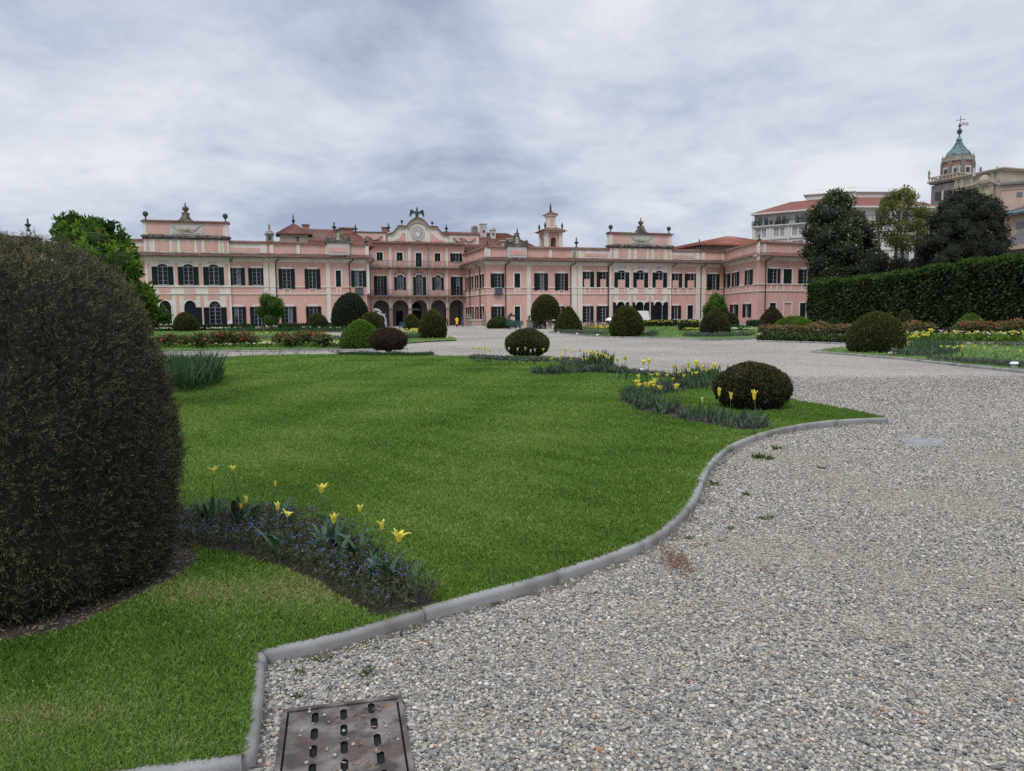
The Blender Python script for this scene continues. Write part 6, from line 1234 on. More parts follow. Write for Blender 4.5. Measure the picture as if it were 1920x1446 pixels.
border('lavender', ribbon(px([(1098, 689), (1142, 688)], LZ), .55), 3500, .40, 'grey_leaf', 'taller grey lavender clump at the end of the inset strip', .12)
border('lavender', ribbon(px([(1285, 722), (1345, 718)], LZ), .5), 5000, .34, 'grey_leaf', 'tall grey plants behind the near topiary ball', .11)
CL = px([(300, 742), (345, 738), (385, 733), (418, 722), (412, 708), (360, 700), (300, 700)], LZ)
sheet('soil', CL, LZ + .009, 'soil'); border('day_lilies', CL, 4200, .42, 'blade', 'tall strappy green day-lily clump beside the great yew', .42, .07, .32, clump=2.)
border('day_lilies', px([(300, 705), (350, 700), (380, 690), (340, 686), (300, 690)], LZ), 2500, .34, 'grey_leaf', 'darker grey-green clump behind the day lilies', .25, .1, .3)
border('edge_plants', ribbon(px([(100, 690), (340, 676.5), (450, 669.5), (560, 666), (650, 666)], LZ), .22), 900, .16, 'grey_leaf', 'sparse tufts along the far edge of the near lawn', .16, lo=.0)
border('edge_plants', ribbon(px([(640, 666), (720, 667), (810, 668)], LZ), .45), 4200, .12, 'blade', 'dark green strip of low plants under the brown shrub', .12, lo=-.6)
border('lavender', ribbon(px([(1700, 668), (1760, 662), (1735, 651)], .06), .7), 7000, .38, 'grey_leaf', 'blue-grey lavender mass beside the large round topiary', .15, z=.06, lo=-.8)
border('lavender', ribbon(px([(1745, 674), (1830, 681), (1920, 689), (2050, 702)], .06), .3), 4200, .15, 'grey_leaf', 'grey plants along the right lawn kerb', .13, z=.06)
border('edge_plants', ribbon(px([(1740, 646), (1830, 648), (1920, 650), (2000, 652)], .06), .3), 1300, .16, 'grey_leaf', 'grey plants along the back of the right lawn', .16, z=.06)
border('edge_plants', ribbon(px([(1208, 630), (1230, 630.5)], .06), .5), 700, .4, 'grey_leaf', 'grey clump beside the broad egg topiary', .2, z=.06, lo=-2)
border('edge_plants', ribbon(px([(1285, 631), (1330, 632), (1410, 630)], .06), .4), 2400, .3, 'grey_leaf', 'green plants at the foot of the dark egg topiary', .2, z=.06, lo=-.8)
border('edge_plants', ribbon(px([(1050, 624.5), (1100, 626), (1142, 628)], .06), .6), 2600, .3, 'grey_leaf', 'grey-green border plants beside the pointed topiary', .2, z=.06, lo=-.8)
border('edge_plants', ribbon(px([(430, 622), (600, 622), (640, 623)], .06), 1.6), 5200, .65, 'blade', 'dark green perennials below the round laurel', .3, z=.02, lo=-.9)
border('edge_plants', ribbon(px([(480, 637), (620, 638), (660, 640)], .06), .4), 1500, .3, 'grey_leaf', 'grey edging plants of the left parterre', .2, z=.06, lo=-.8)
border('edge_plants', ribbon(px([(738, 636), (800, 634)], .06), .5), 1600, .4, 'grey_leaf', 'blue-green plants on the left lawn tip', .2, z=.06, lo=-.8)
border('edge_plants', ribbon(px([(1310, 619), (1400, 620)], .06), .8), 2200, .55, 'blade', 'green perennials round the small dark topiary', .3, z=.05, lo=-.8)
# mid-distance tulips: one kind, individually placed
z3 = lambda x, y: (1150 + x / 5.486, 650 + y / 5.486); z2 = lambda x, y: (860 + x / 3.692, 640 + y / 3.692); z6 = lambda x, y: (1660 + x / 7.385, 540 + y / 7.385)
protos = []; BYG = {}
ORD = 'leftmost second third fourth fifth sixth seventh eighth ninth tenth eleventh twelfth thirteenth fourteenth fifteenth sixteenth seventeenth eighteenth nineteenth twentieth'.split() + ['twenty-' + x for x in 'first second third fourth fifth sixth seventh eighth ninth'.split()] + ['thirtieth', 'thirty-first', 'thirty-second']
def ordn(i): return ORD[i] + ('' if i == 0 else ' from the left')
def relabel(lst, fmt):
    for i, (p_, o_) in enumerate(sorted(lst, key=lambda t: t[0])): o_['label'] = fmt % ordn(i)
def mid(px_, py_, h, z0, label, group, big=1., kind=None):
    x, y = gp(px_, py_, z0 + h); loc = (x, y, z0)
    if len(protos) < 6:
        r = tulip((x, y, z0), (x + random.uniform(-.02, .02), y, z0 + h), (.5, 1.0, .8, 1.25, .7, .9)[len(protos)], label, group, 2, .10, .2, 6, .4, .02); protos.append((r, h)); BYG.setdefault(group, []).append((px_, r)); return r
    r, h0 = random.choice(protos); c = copy_tree(r); c.location = loc; s = h / h0; c.scale = (s * big, s * big, s); c.rotation_euler.z = random.uniform(0, 6.28); c['label'] = label; c['group'] = group; BYG.setdefault(group, []).append((px_, c)); return c
G1 = 'yellow tulips of the curled bed'
for x, y, h in ((265, 335, .42), (222, 385, .36), (250, 390, .36), (270, 420, .32), (340, 415, .32), (350, 428, .3), (378, 395, .36), (395, 405, .36), (420, 385, .38), (418, 425, .32), (470, 440, .30), (482, 448, .28), (632, 438, .32), (650, 445, .3), (665, 432, .32)):
    mid(*z3(x, y), h, LZ, 'bright yellow tulip clustered over the grey plants at the bend of the curled bed', G1)
for x, y, h, lb in ((1078, 505, .42, 'open yellow tulip in front of the left side of the near topiary ball'), (1203, 540, .42, 'wide open yellow tulip before the middle of the near topiary ball'), (1455, 545, .46, 'tall yellow tulip before the right side of the near topiary ball'), (918, 575, .28, 'drooping pale tulip on the grass left of the near topiary ball')):
    mid(*z3(x, y), h, LZ, lb, 'tulips before the near topiary ball', .72)
G2 = 'yellow tulips along the gravel edge'
for x, y, h in ((375, 300, .25), (395, 305, .25), (450, 300, .27), (470, 305, .27), (555, 310, .25), (610, 345, .22), (660, 285, .32), (725, 320, .26), (775, 208, .45), (777, 262, .36), (815, 295, .3), (850, 290, .3), (855, 200, .46), (905, 235, .42), (960, 262, .36), (1025, 230, .44), (45, 155, .45), (125, 140, .47), (305, 180, .45), (368, 178, .45), (628, 230, .42)):
    mid(*z3(x, y), h, LZ, 'yellow tulip standing along the gravel edge behind the curled bed', G2)
G3 = 'yellow tulips round the far topiary ball'
for x, y, h in ((105, 57, .42), (122, 60, .42), (140, 58, .42), (158, 62, .4), (178, 58, .42), (215, 70, .38), (280, 62, .4), (585, 65, .4), (635, 130, .26), (648, 125, .28), (700, 130, .26), (707, 112, .32), (575, 150, .2), (740, 75, .45), (775, 118, .34), (780, 135, .28), (800, 80, .45), (840, 75, .46), (862, 135, .28), (880, 130, .3), (885, 88, .42), (908, 92, .42), (930, 88, .42), (958, 102, .4), (960, 122, .35), (990, 100, .4), (1010, 108, .38), (1020, 118, .36), (1040, 125, .36), (1105, 140, .36), (1155, 130, .42)):
    mid(*z2(x, y), h, LZ, 'yellow tulip in the strip running past the far topiary ball', G3)
fp = leafmat('tulip_white', [(0, (.62, .60, .42)), (1, (.8, .79, .66))], 20, .3, .5, .3)
wp = None; CRM = []
for x, y in ((348, 62), (408, 66), (462, 62), (498, 78), (528, 72)):
    X, Y = gp(*z2(x, y), LZ + .42); 
    if wp is None: wp = tulip((X, Y, LZ), (X, Y, LZ + .42), .5, 'pale cream tulip in front of the far topiary ball', 'cream tulips before the far topiary ball', 2, .11, .2); CRM.append((x, wp))
    else: c = copy_tree(wp); c.location = (X, Y, LZ); c.rotation_euler.z = random.uniform(0, 6); CRM.append((x, c))
for ch in wp.children:
    if ch.name.startswith('flower'): ch.data.materials[0] = MAT['tulip_white']
for x, y in ((775, 828), (868, 832), (940, 845), (985, 830), (1080, 838), (1238, 826), (1365, 850), (1530, 820), (1690, 862), (1860, 900)):
    mid(*z6(x, y), .36, .06, 'single yellow tulip standing before the right-hand lawn', 'yellow tulips of the right lawn', 1.25)
relabel(BYG[G1], 'yellow tulip, %s, at the bend of the curled bed'); relabel(BYG[G2], 'yellow tulip, %s, along the gravel edge'); relabel(BYG[G3], 'yellow tulip, %s, in the strip past the far topiary ball'); relabel(BYG['yellow tulips of the right lawn'], 'yellow tulip, %s, before the right-hand lawn')
relabel(CRM, 'cream tulip, %s, before the far topiary ball')
# far flower masses: nobody could count them
def flowers(pts, wd, n, h, m, label, size=.12, z=.05):
    poly = ribbon(px(pts, z), wd) if wd else px(pts, z); xs = [p[0] for p in poly]; ys = [p[1] for p in poly]; x = RNG.uniform(min(xs), max(xs), n * 8); y = RNG.uniform(min(ys), max(ys), n * 8); k = inpoly(x, y, poly) & (vn(np.stack([x, y, 0 * x], 1), .9, 91) + .5 * RNG.normal(size=len(x)) > .15); x, y = x[k][:n], y[k][:n]; n = len(x)
    C = np.stack([x, y, z + h * RNG.uniform(.7, 1.1, n)], 1); C = np.repeat(C, 5, 0); a = np.tile(np.arange(5) * 1.2566, n); o = leaves('flowers', C, np.stack([np.cos(a), np.sin(a), np.full(len(a), .8)], 1), size * RNG.uniform(.5, 1., len(a)), m, None, np.repeat(RNG.random(n), 5), .7, .2); tag(o, label, 'flowers', None, 'stuff')
flowers([(300, 650), (450, 649), (620, 648), (700, 648)], .8, 130, .22, 'yellow_flower', 'yellow flowers under the roses of the left parterre'); flowers([(300, 651), (450, 651), (620, 650), (750, 651)], .9, 130, .2, 'pale_flower', 'pale flowers under the roses of the left parterre')
border('edge_plants', ribbon(px([(300, 651), (450, 650.5), (620, 650), (750, 651)], .06), 1.1), 5200, .2, 'box_green', 'low green foliage under the left roses', .16, .4, .6, z=.06, lo=-1)
flowers([(285, 622), (400, 621), (480, 621)], .8, 130, .4, 'pale_flower', 'pale flowers below the hedge of the left wing', .14); flowers([(575, 623), (650, 624)], .7, 50, .5, 'pale_flower', 'pale flowers right of the round laurel', .14); flowers([(480, 632), (610, 633)], .3, 50, .35, 'yellow_flower', 'thin row of yellow flowers on the left lawn')
flowers([(738, 631), (790, 629)], .6, 60, .5, 'yellow_flower', 'yellow flowers between the topiary at the left lawn tip', .14); flowers([(1060, 620), (1140, 623)], .9, 150, .5, 'yellow_flower', 'yellow flowers beside the pointed topiary', .14)
flowers([(1055, 622), (1085, 623)], .5, 40, .5, 'pale_flower', 'cream flowers at the pointed topiary', .14); flowers([(1213, 613), (1320, 615)], .6, 140, .75, 'yellow_flower', 'yellow flowers along the low hedge before the right pavilion', .13); flowers([(1285, 622), (1310, 623)], .4, 40, .3, 'yellow_flower', 'yellow flowers left of the dark egg topiary'); flowers([(1370, 622), (1430, 623)], .4, 60, .3, 'pale_flower', 'pale flowers right of the dark egg topiary')
flowers([(1700, 637), (1800, 638), (1920, 640), (2100, 646)], .9, 120, .42, 'pale_flower', 'pale flowers in the long bed before the tall hedge'); flowers([(1735, 634), (1830, 637), (1920, 639)], .7, 36, .42, 'yellow_flower', 'yellow flowers in the long bed before the tall hedge')
flowers([(1712, 652), (1742, 638)], .5, 60, .5, 'yellow_flower', 'bright yellow flower patch beside the large round topiary', .16); flowers([(1900, 640), (2000, 646)], .6, 40, .5, 'yellow_flower', 'yellow flowers at the right picture edge', .15)
border('edge_plants', ribbon(px([(1690, 639), (1800, 640), (1920, 642), (2100, 648)], .06), 1.0), 6500, .4, 'box_green', 'green foliage of the long right flower bed', .2, .35, .6, z=.05, lo=-1)
# rose bushes
border('edge_plants', ribbon(px([(1434, 637.5), (1510, 639.5), (1590, 641.5)], .06), .8), 5200, .5, 'hornbeam', 'dark green foliage at the foot of the coppery roses', .2, .5, .6, z=.03, lo=-2)
border('edge_plants', ribbon(px([(1700, 634), (1800, 632), (1920, 634), (2050, 638)], .06), .9), 4200, .5, 'hornbeam', 'dark green foliage under the long right rose bed', .2, .5, .6, z=.03, lo=-2)
ROSES = []
def rose(px_, D, ytop, wpx, label, red=6, green=0.):
    c = at(px_, 600, D); W_ = wpx * D / F_ / 2; zt_ = zt(px_, ytop, D); r = thing('rose_bush', label, 'rose bush', (c[0], D, .05), 'rose bushes of the parterres'); ROSES.append((px_, r)); n = 560; d = nrm(RNG.normal(size=(n, 3))); f = RNG.random(n) ** .45
    H_ = (zt_ - .15) / 2; P = np.array([c[0], D, .2 + H_]) + d * f[:, None] * np.array([W_, W_, H_]) * (1 + .28 * vn(d, 3.5, int(px_)))[:, None]; tn = np.clip((.22 if px_ < 700 else .38) + .30 * f * d[:, 2] + .2 * RNG.normal(size=n), 0, 1); leaves('foliage', P, d + RNG.normal(size=(n, 3)), .17 * RNG.uniform(.6, 1.2, n), 'rose', r, tn, .55)
    q = MB()
    for k in range(7): a = random.uniform(0, 6.28); e_ = (c[0] + W_ * .7 * math.cos(a), D + W_ * .7 * math.sin(a), zt_ * random.uniform(.6, .9)); q.tube([(c[0] + .08 * math.cos(a), D, .03), e_], [.022, .01], 4)
    obj('stem', q, 'bark', r)
    red = (red + 1) // 2
    if red: d = nrm(RNG.normal(size=(red, 3)) + np.array([0, -.5, .8])); C = np.repeat(np.array([c[0], D, .2 + H_]) + d * np.array([W_, W_, H_]) * .95, 6, 0); leaves('blossom', C, RNG.normal(size=(len(C), 3)), .11, 'red_flower', r, None, .9)
for i, (px_, D, yt, wp_, red) in enumerate(((312, 40, 628, 40, 5), (347, 40, 632, 32, 2), (374, 38, 627, 40, 1), (396, 40, 628, 32, 1), (412, 40, 622, 36, 9), (430, 40, 625, 36, 5), (449, 40, 624, 38, 7), (466, 40, 630, 30, 1), (528, 40, 626, 32, 5), (543, 38, 632, 30, 1), (566, 40, 622, 42, 5), (590, 40, 624, 40, 1), (604, 38, 628, 32, 0))):
    rose(px_, D, yt, wp_, 'rose bush', red)
for px_, D, yt, wp_ in ((1436, 52, 611, 30), (1455, 50, 612, 34), (1478, 49, 611, 34), (1500, 49, 612, 34), (1522, 50, 609, 30), (1540, 53, 603, 34), (1560, 50, 611, 34), (1580, 50, 610, 34), (1596, 51, 611, 30)):
    rose(px_, D, yt, wp_, 'coppery rose bush in the row before the broad bright mound', 2)
for px_, D, yt, wp_ in ((1702, 48, 604, 34), (1722, 47, 605, 36), (1740, 47, 609, 26)): rose(px_, D, yt, wp_, 'coppery rose bush right of the large round topiary', 0)
for px_, D, yt, wp_ in ((1806, 45, 605, 34), (1828, 45, 603, 36), (1848, 45, 605, 38), (1870, 45, 607, 36), (1893, 44, 603, 36), (1912, 44, 600, 40), (1940, 44, 603, 40)): rose(px_, D, yt, wp_, 'reddish rose bush in the long bed at the right edge', 14 if px_ in (1828, 1848) else 1)
# weeds in the gravel
for x, y, s in ((690, 1265, 1.), (556, 1308, .8), (1440, 862, 1.4), (1468, 1005, 0), (1437, 975, 1.2), (1420, 860, 1.5), (1455, 843, 1.3), (1368, 848, 1.), (1340, 910, 1.2), (1290, 1012, .9), (1322, 1024, .7), (1352, 1016, .6), (1370, 993, .8), (1540, 880, 1.), (1400, 930, 1.), (560, 1262, .8), (600, 1240, .9), (820, 1290, .6), (985, 1165, .6), (900, 1130, 1.), (930, 1135, .7), (1130, 1063, .8)):
    if not s: continue
    X, Y = gp(x, y); s *= .8; n = int(40 * s); a = RNG.uniform(0, 6.28, n); q_ = np.stack([X + RNG.normal(0, .022 * s, n), Y + RNG.normal(0, .022 * s, n), np.full(n, .0)], 1); o = leaves('weed', q_, np.stack([np.cos(a), np.sin(a), RNG.uniform(.3, 1.6, n)], 1), .045 * s * RNG.uniform(.5, 1.1, n) * (1 + Y / 14), 'weed', None, RNG.random(n), .2, .1, loc=(X, Y, 0)); tag(o, 'small green weed tuft growing through the gravel', 'weed', 'weeds in the gravel'); WDS.append((x, o))
X, Y = gp(1268, 1055); n = 900; o = leaves('dry_leaves', np.stack([X + RNG.normal(0, .05, n), Y + RNG.normal(0, .16, n), np.full(n, .012)], 1), np.stack([RNG.normal(size=n), RNG.normal(size=n), RNG.uniform(0, .4, n)], 1), .016, leafmat('rust_litter', [(0, (.14, .06, .035)), (1, (.26, .13, .08))], 3, .1), None, RNG.random(n), .3); tag(o, 'rusty patch of dry plant scraps on the gravel beside the kerb', 'leaf litter', None, 'stuff')
relabel(LCL, 'flowerless clump of tulip leaves, %s, in the near bed'); relabel(WDS, 'small green weed tuft, %s, in the gravel by the kerb')
for k_, f_ in ((0, 'rose bush with red blooms, %s, in the left parterre'), (1, 'coppery rose bush, %s, before the broad bright mound'), (2, 'coppery rose bush, %s, beside the large round topiary'), (3, 'reddish rose bush, %s, in the long bed at the right edge')): relabel([t for t in ROSES if (t[0] < 700, 1400 < t[0] < 1620, 1690 < t[0] < 1760, t[0] > 1780)[k_]], f_)
# ground lamps
def glamp(px_, py_, D, wpx, label):
    c = at(px_, py_, D); R_ = wpx * D / F_ / 2; z_ = max(.1, c[2] - .02); r = thing('ground_lamp', label, 'garden lamp', (c[0], D, 0), 'mushroom garden lamps'); q = MB(); q.lathe((c[0], D, z_), [(R_ * .98, -.03), (R_, 0), (R_ * .85, R_ * .16), (R_ * .5, R_ * .3), (.001, R_ * .35)], 16); obj('cap', q, 'white_paint', r, smooth=True)
    q = MB(); q.lathe((c[0], D, 0), [(R_ * .72, .0), (R_ * .72, z_ - .05), (R_ * .5, z_ - .03)], 12); obj('base', q, 'pale', r)
glamp(1200, 695.5, gp(1200, 700)[1], 15, 'flat white lamp at the gravel edge behind the tulips'); glamp(1673, 661, gp(1673, 667)[1], 14, 'white mushroom lamp at the foot of the large round topiary'); glamp(1903, 680, gp(1903, 692.5)[1], 18, 'white mushroom lamp nearest the right picture edge')
glamp(1083, 674, gp(1083, 680)[1], 6, 'little white lamp in the strip right of the far topiary ball'); glamp(1047, 622.5, 62, 4, 'tiny white lamp below the pointed topiary'); glamp(1082, 625, 60, 5, 'tiny white lamp in the border right of the pointed topiary'); glamp(1120, 628, 56, 6, 'small white lamp left of the broad egg topiary'); glamp(839, 632, 52, 5, 'tiny white lamp at the right foot of the egg topiary by the arcade')
# ================================================================== THINGS BEFORE THE PALACE
def bench(px_, D, wpx, label):
    c = at(px_, 610, D); W_ = wpx * D / F_; r = thing('bench', label, 'bench', (c[0], D, 0)); x, y = c[0], D
    q = MB(); 
    for k in range(3): q.box((x, y - .12 + .14 * k), W_, .11, .44, .48)
    obj('seat', q, 'bench', r); q = MB()
    for k in range(3): q.box((x, y + .24 + .02 * k), W_, .035, .56 + .15 * k, .67 + .15 * k)
    obj('backrest', q, 'bench', r)
    for s in (-1, 1): q = MB(); q.box((x + s * W_ * .4, y - .1), .06, .08, 0, .44); q.box((x + s * W_ * .4, y + .24), .06, .06, 0, 1.0); obj('leg', q, 'iron', r)
bench(965.5, 84, 32, 'long teal bench in front of the dark green rounded shrub'); bench(1037, 90, 9, 'teal bench end showing between the two topiaries'); bench(754, 80, 12, 'small teal bench at the arcade behind the left topiary')
# stone enclosure with pillars
def enclosure():
    D = 97; c = at(892, 610, D); r = thing('stone_fountain', 'low stone basin with finial-topped corner pillars before the right wing', 'fountain', (c[0], D, 0)); m = D / F_
    x0, x1 = at(873, 610, D)[0], at(914, 610, D)[0]
    q = MB(); q.box(((x0 + x1) / 2, D + .6), x1 - x0, 2.4, 0, .18); q.box(((x0 + x1) / 2, D - .4), x1 - x0 - .3, .15, .18, .30); obj('base', q, 'pale', r)
    for px_, dd, h in ((877, 0, 1.15), (910, 0, 1.2), (880, 1.6, 1.1), (905, 1.6, 1.1)):
        x = at(px_, 610, D)[0]; q = MB(); q.box((x, D + dd - .35), .32, .32, .18, h - .2); q.box((x, D + dd - .35), .42, .4, h - .2, h - .1); q.lathe((x, D + dd - .35, h - .1), [(.16, 0), (.08, .1), (.18, .3), (.18, .38), (.07, .5), (.13, .65), (.13, .72), (.04, .85), (.07, .95), (.02, 1.05)], 10); obj('pillar', q, 'old_stone', r)
    q = MB(); xx = at(892, 610, D)[0]; q.box((xx, D + 1.3), 1.9, .25, .2, 1.15); obj('panel', q, 'church_pink', r); q = MB()
    for k in range(14): x = x0 + .3 + (x1 - x0 - .6) * k / 13; q.box((x, D - .5), .03, .03, .3, .85)
    q.box(((x0 + x1) / 2, D - .5), x1 - x0 - .5, .03, .85, .9); obj('railing', q, 'iron', r)
enclosure()
def sculpture():
    D = 88; b = at(963, 616, D); r = thing('bronze_sculpture', 'dark openwork bronze sculpture arching upward beside the teal bench', 'sculpture', (b[0], D, 0)); P = lambda x, y, o=0: at(x, y, D + o)
    q = MB(); q.tube([P(966, 611), P(958, 606), P(954, 599), P(955, 592), P(958, 588.5), P(960, 587)], [.30, .26, .2, .17, .14, .06], 7); q.tube([P(958, 591), P(962, 591.5), P(965, 593), P(966.5, 594)], [.16, .13, .1, .04], 6); obj('arch', q, 'verdigris', r, smooth=True); q = MB()
    rs = random.Random(4)
    for k in range(30): a = P(rs.uniform(955, 975), rs.uniform(600, 615), rs.uniform(-.3, .3)); e_ = P(rs.uniform(955, 976), rs.uniform(600, 615), rs.uniform(-.3, .3)); q.tube([a, a.lerp(e_, .5) + Vector((0, 0, .1)), e_], .05, 4)
    for x in (956, 966, 975): q.tube([P(x, 604), P(x + .5, 617.5)], .07, 5)
    obj('lattice', q, 'iron', r)
sculpture()
def curl():
    D = 96; b = at(712, 612, D); r = thing('scroll_sculpture', 'pale grey scrolling metal sculpture before the left arches', 'sculpture', (b[0], D, 0)); P = lambda x, y: at(640 + x / 8.727, 560 + y / 8.727, D); q = MB()
    q.tube([P(525, 190), P(550, 172), P(600, 180), P(640, 210), P(660, 240), P(620, 232), P(585, 225), P(610, 250), P(660, 262), P(700, 285), P(722, 330), P(728, 370), P(715, 410), P(700, 440)], .10, 6); q.tube([P(540, 200), P(600, 195), P(640, 235)], .07, 5); q.tube([P(728, 370), P(732, 440), P(730, 490)], .08, 5); q.tube([P(530, 195), P(528, 480)], .06, 5); q.tube([P(660, 262), P(690, 262), P(720, 258)], .08, 5); obj('scroll', q, mat('pale_metal', (.42, .40, .42), .6), r, smooth=True)
curl()
# garden furniture, planters and wire fence right of the bench
def simple(name, label, cat, parts_, loc, group=None):
    r = thing(name, label, cat, loc, group)
    for n_, q, m in parts_: obj(n_, q, m, r)
    return r
c = at(995, 610, 90); q = MB(); q.box(c, .9, .6, 0, .95); q.box(c, 1.1, .8, .95, 1.05); q2 = MB(); q2.lathe((c[0] - .2, c[1], 1.05), [(.12, 0), (.2, .25), (.14, .4), (.2, .5)], 8); simple('stone_planter', 'grey stone block with a small urn left of the tall rounded topiary', 'planter', [('block', q, 'pale_slab'), ('urn', q2, 'old_stone')], (c[0], 90, 0))
c = at(1030, 610, 87); q = MB(); q.lathe((c[0], 87, 0), [(.5, 0), (.42, .12), (.2, .25), (.17, .85), (.3, .95)], 10); q2 = MB(); q2.box(c, 1.3, .9, .95, 1.08); simple('stone_table', 'pale stone pedestal table below the tall rounded topiary', 'table', [('pedestal', q, 'old_stone'), ('top', q2, 'pale')], (c[0], 87, 0))
def wirefence():
    D = 87; a, b = at(1000, 610, D)[0], at(1024, 610, D)[0]; q = MB(); n_ = 22
    for k in range(n_ + 1): x = a + (b - a) * k / n_; q.box((x, D), .02, .02, 0, .95)
    for z_ in (.1, .35, .6, .9): q.box(((a + b) / 2, D), b - a, .02, z_, z_ + .02)
    q2 = MB(); 
    for x in (a, (a + b) / 2, b): q2.box((x, D), .07, .07, 0, 1.05)
    n = 900; simple('wire_fence', 'dark wire fence overgrown with ivy under the tall rounded topiary', 'fence', [('wires', q, 'iron'), ('post', q2, 'iron')], ((a + b) / 2, D, 0))
    r = [o for o in bpy.data.objects if o.name.startswith('wire_fence')][-1]; leaves('ivy', np.stack([RNG.uniform(a, b, n), RNG.uniform(D - .2, D + .3, n), RNG.random(n) ** .8 * .9], 1), RNG.normal(size=(n, 3)), .14, 'dark_yew', r, RNG.random(n), .7)
wirefence()
def hurdle():
    D = 76; a, b = at(1090, 610, D)[0], at(1142, 610, D)[0]; q = MB(); rs = random.Random(3); n_ = 46
    for k in range(n_): x = a + (b - a) * k / n_; h = .75 + rs.uniform(-.1, .15); q.tube([(x, D + rs.uniform(-.05, .05), 0), (x + rs.uniform(-.12, .12), D, h)], .02, 3)
    q2 = MB()
    for x in (a, a + (b - a) * .35, a + (b - a) * .62, b): q2.tube([(x, D, 0), (x, D, 1.0)], .07, 5)
    q3 = MB(); q3.tube([Vector((a, D, .8)), Vector((a + (b - a) * .4, D, .95)), Vector((b, D, .8))], .035, 4); simple('twig_fence', 'brown rustic twig fence between the pointed and the broad topiary', 'fence', [('twigs', q, 'bark'), ('post', q2, 'bark'), ('rail', q3, 'bark')], ((a + b) / 2, D, 0))
hurdle()
c = at(1142, 599, 84); q = MB(); q.lathe((c[0], 84, c[2] - .12), [(.42, 0), (.36, .14), (.2, .26), (.02, .32)], 12); q2 = MB(); q2.tube([(c[0], 84, 0), (c[0], 84, c[2])], .03, 6); simple('parasol', 'small white parasol at the left flank of the broad topiary', 'parasol', [('canopy', q, 'white_paint'), ('pole', q2, 'iron')], (c[0], 84, 0))
# crowd barriers
for i, (x0, x1) in enumerate(((1262, 1288), (1289, 1315))):
    D = 97; a, b = at(x0, 600, D)[0], at(x1, 600, D)[0]; q = MB(); zt_ = zt(x0, 599, D); q.tube([Vector((a, D, .1)), Vector((a, D, zt_)), Vector((b, D, zt_)), Vector((b, D, .1))], .03, 6); q2 = MB()
    for k in range(1, 12): x = a + (b - a) * k / 12; q2.tube([(x, D, .25), (x, D, zt_)], .014, 4)
    q2.tube([(a, D, .25), (b, D, .25)], .02, 4); simple('crowd_barrier', ('left' if i == 0 else 'right') + ' one of two white tubular barriers before the right pavilion door', 'barrier', [('frame', q, 'white_paint'), ('bars', q2, 'white_paint')], ((a + b) / 2, D, 0), 'white crowd barriers')
# white van, mostly behind the egg topiary
def van():
    D = 100; a, b = at(1158, 600, D)[0], at(1218, 600, D)[0]; Ht = zt(1200, 583, D); y = D + .9; r = thing('white_van', 'white van parked behind the broad egg topiary at the right pavilion', 'van', ((a + b) / 2, y, 0)); w2 = .85
    pr = [(a, .35), (b, .35), (b + .02, .9), (b - .03, Ht - .75), (b - .14, Ht - .06), (b - .3, Ht), (a + 1.3, Ht + .02), (a + .75, Ht - .25), (a + .25, 1.25), (a, 1.1)]; n_ = len(pr)
    q = MB(); q.add([(x, y - w2 * (1 if z_ < 1.3 else .93), z_) for x, z_ in pr] + [(x, y + w2 * (1 if z_ < 1.3 else .93), z_) for x, z_ in pr], [tuple(range(n_)), tuple(reversed(range(n_, 2 * n_)))] + [(i, i + n_, (i + 1) % n_ + n_, (i + 1) % n_) for i in range(n_)]); obj('body', q, 'white_paint', r)
    q = MB(); q.add([(x, y - w2 - .006, z_) for x, z_ in ((a + .45, 1.25), (a + 1.4, 1.25), (a + 1.4, Ht - .2), (a + .8, Ht - .3))], [(0, 1, 2, 3)]); obj('window', q, 'glass', r)
    for x in (a + .7, b - .7):
        q = MB(); vs = []; 
        for yy in (y - w2 - .02, y - w2 + .2): vs += [(x + .33 * math.cos(k * math.pi / 8), yy, .33 + .33 * math.sin(k * math.pi / 8)) for k in range(16)]
        q.add(vs, [tuple(range(16)), tuple(reversed(range(16, 32)))] + [(k, (k + 1) % 16, (k + 1) % 16 + 16, k + 16) for k in range(16)]); obj('wheel', q, 'gutter', r)
    q = MB(); q.box((b + .02, y - w2 + .1), .04, .12, .95, 1.25); obj('tail_light', q, 'red_flower', r)
van()
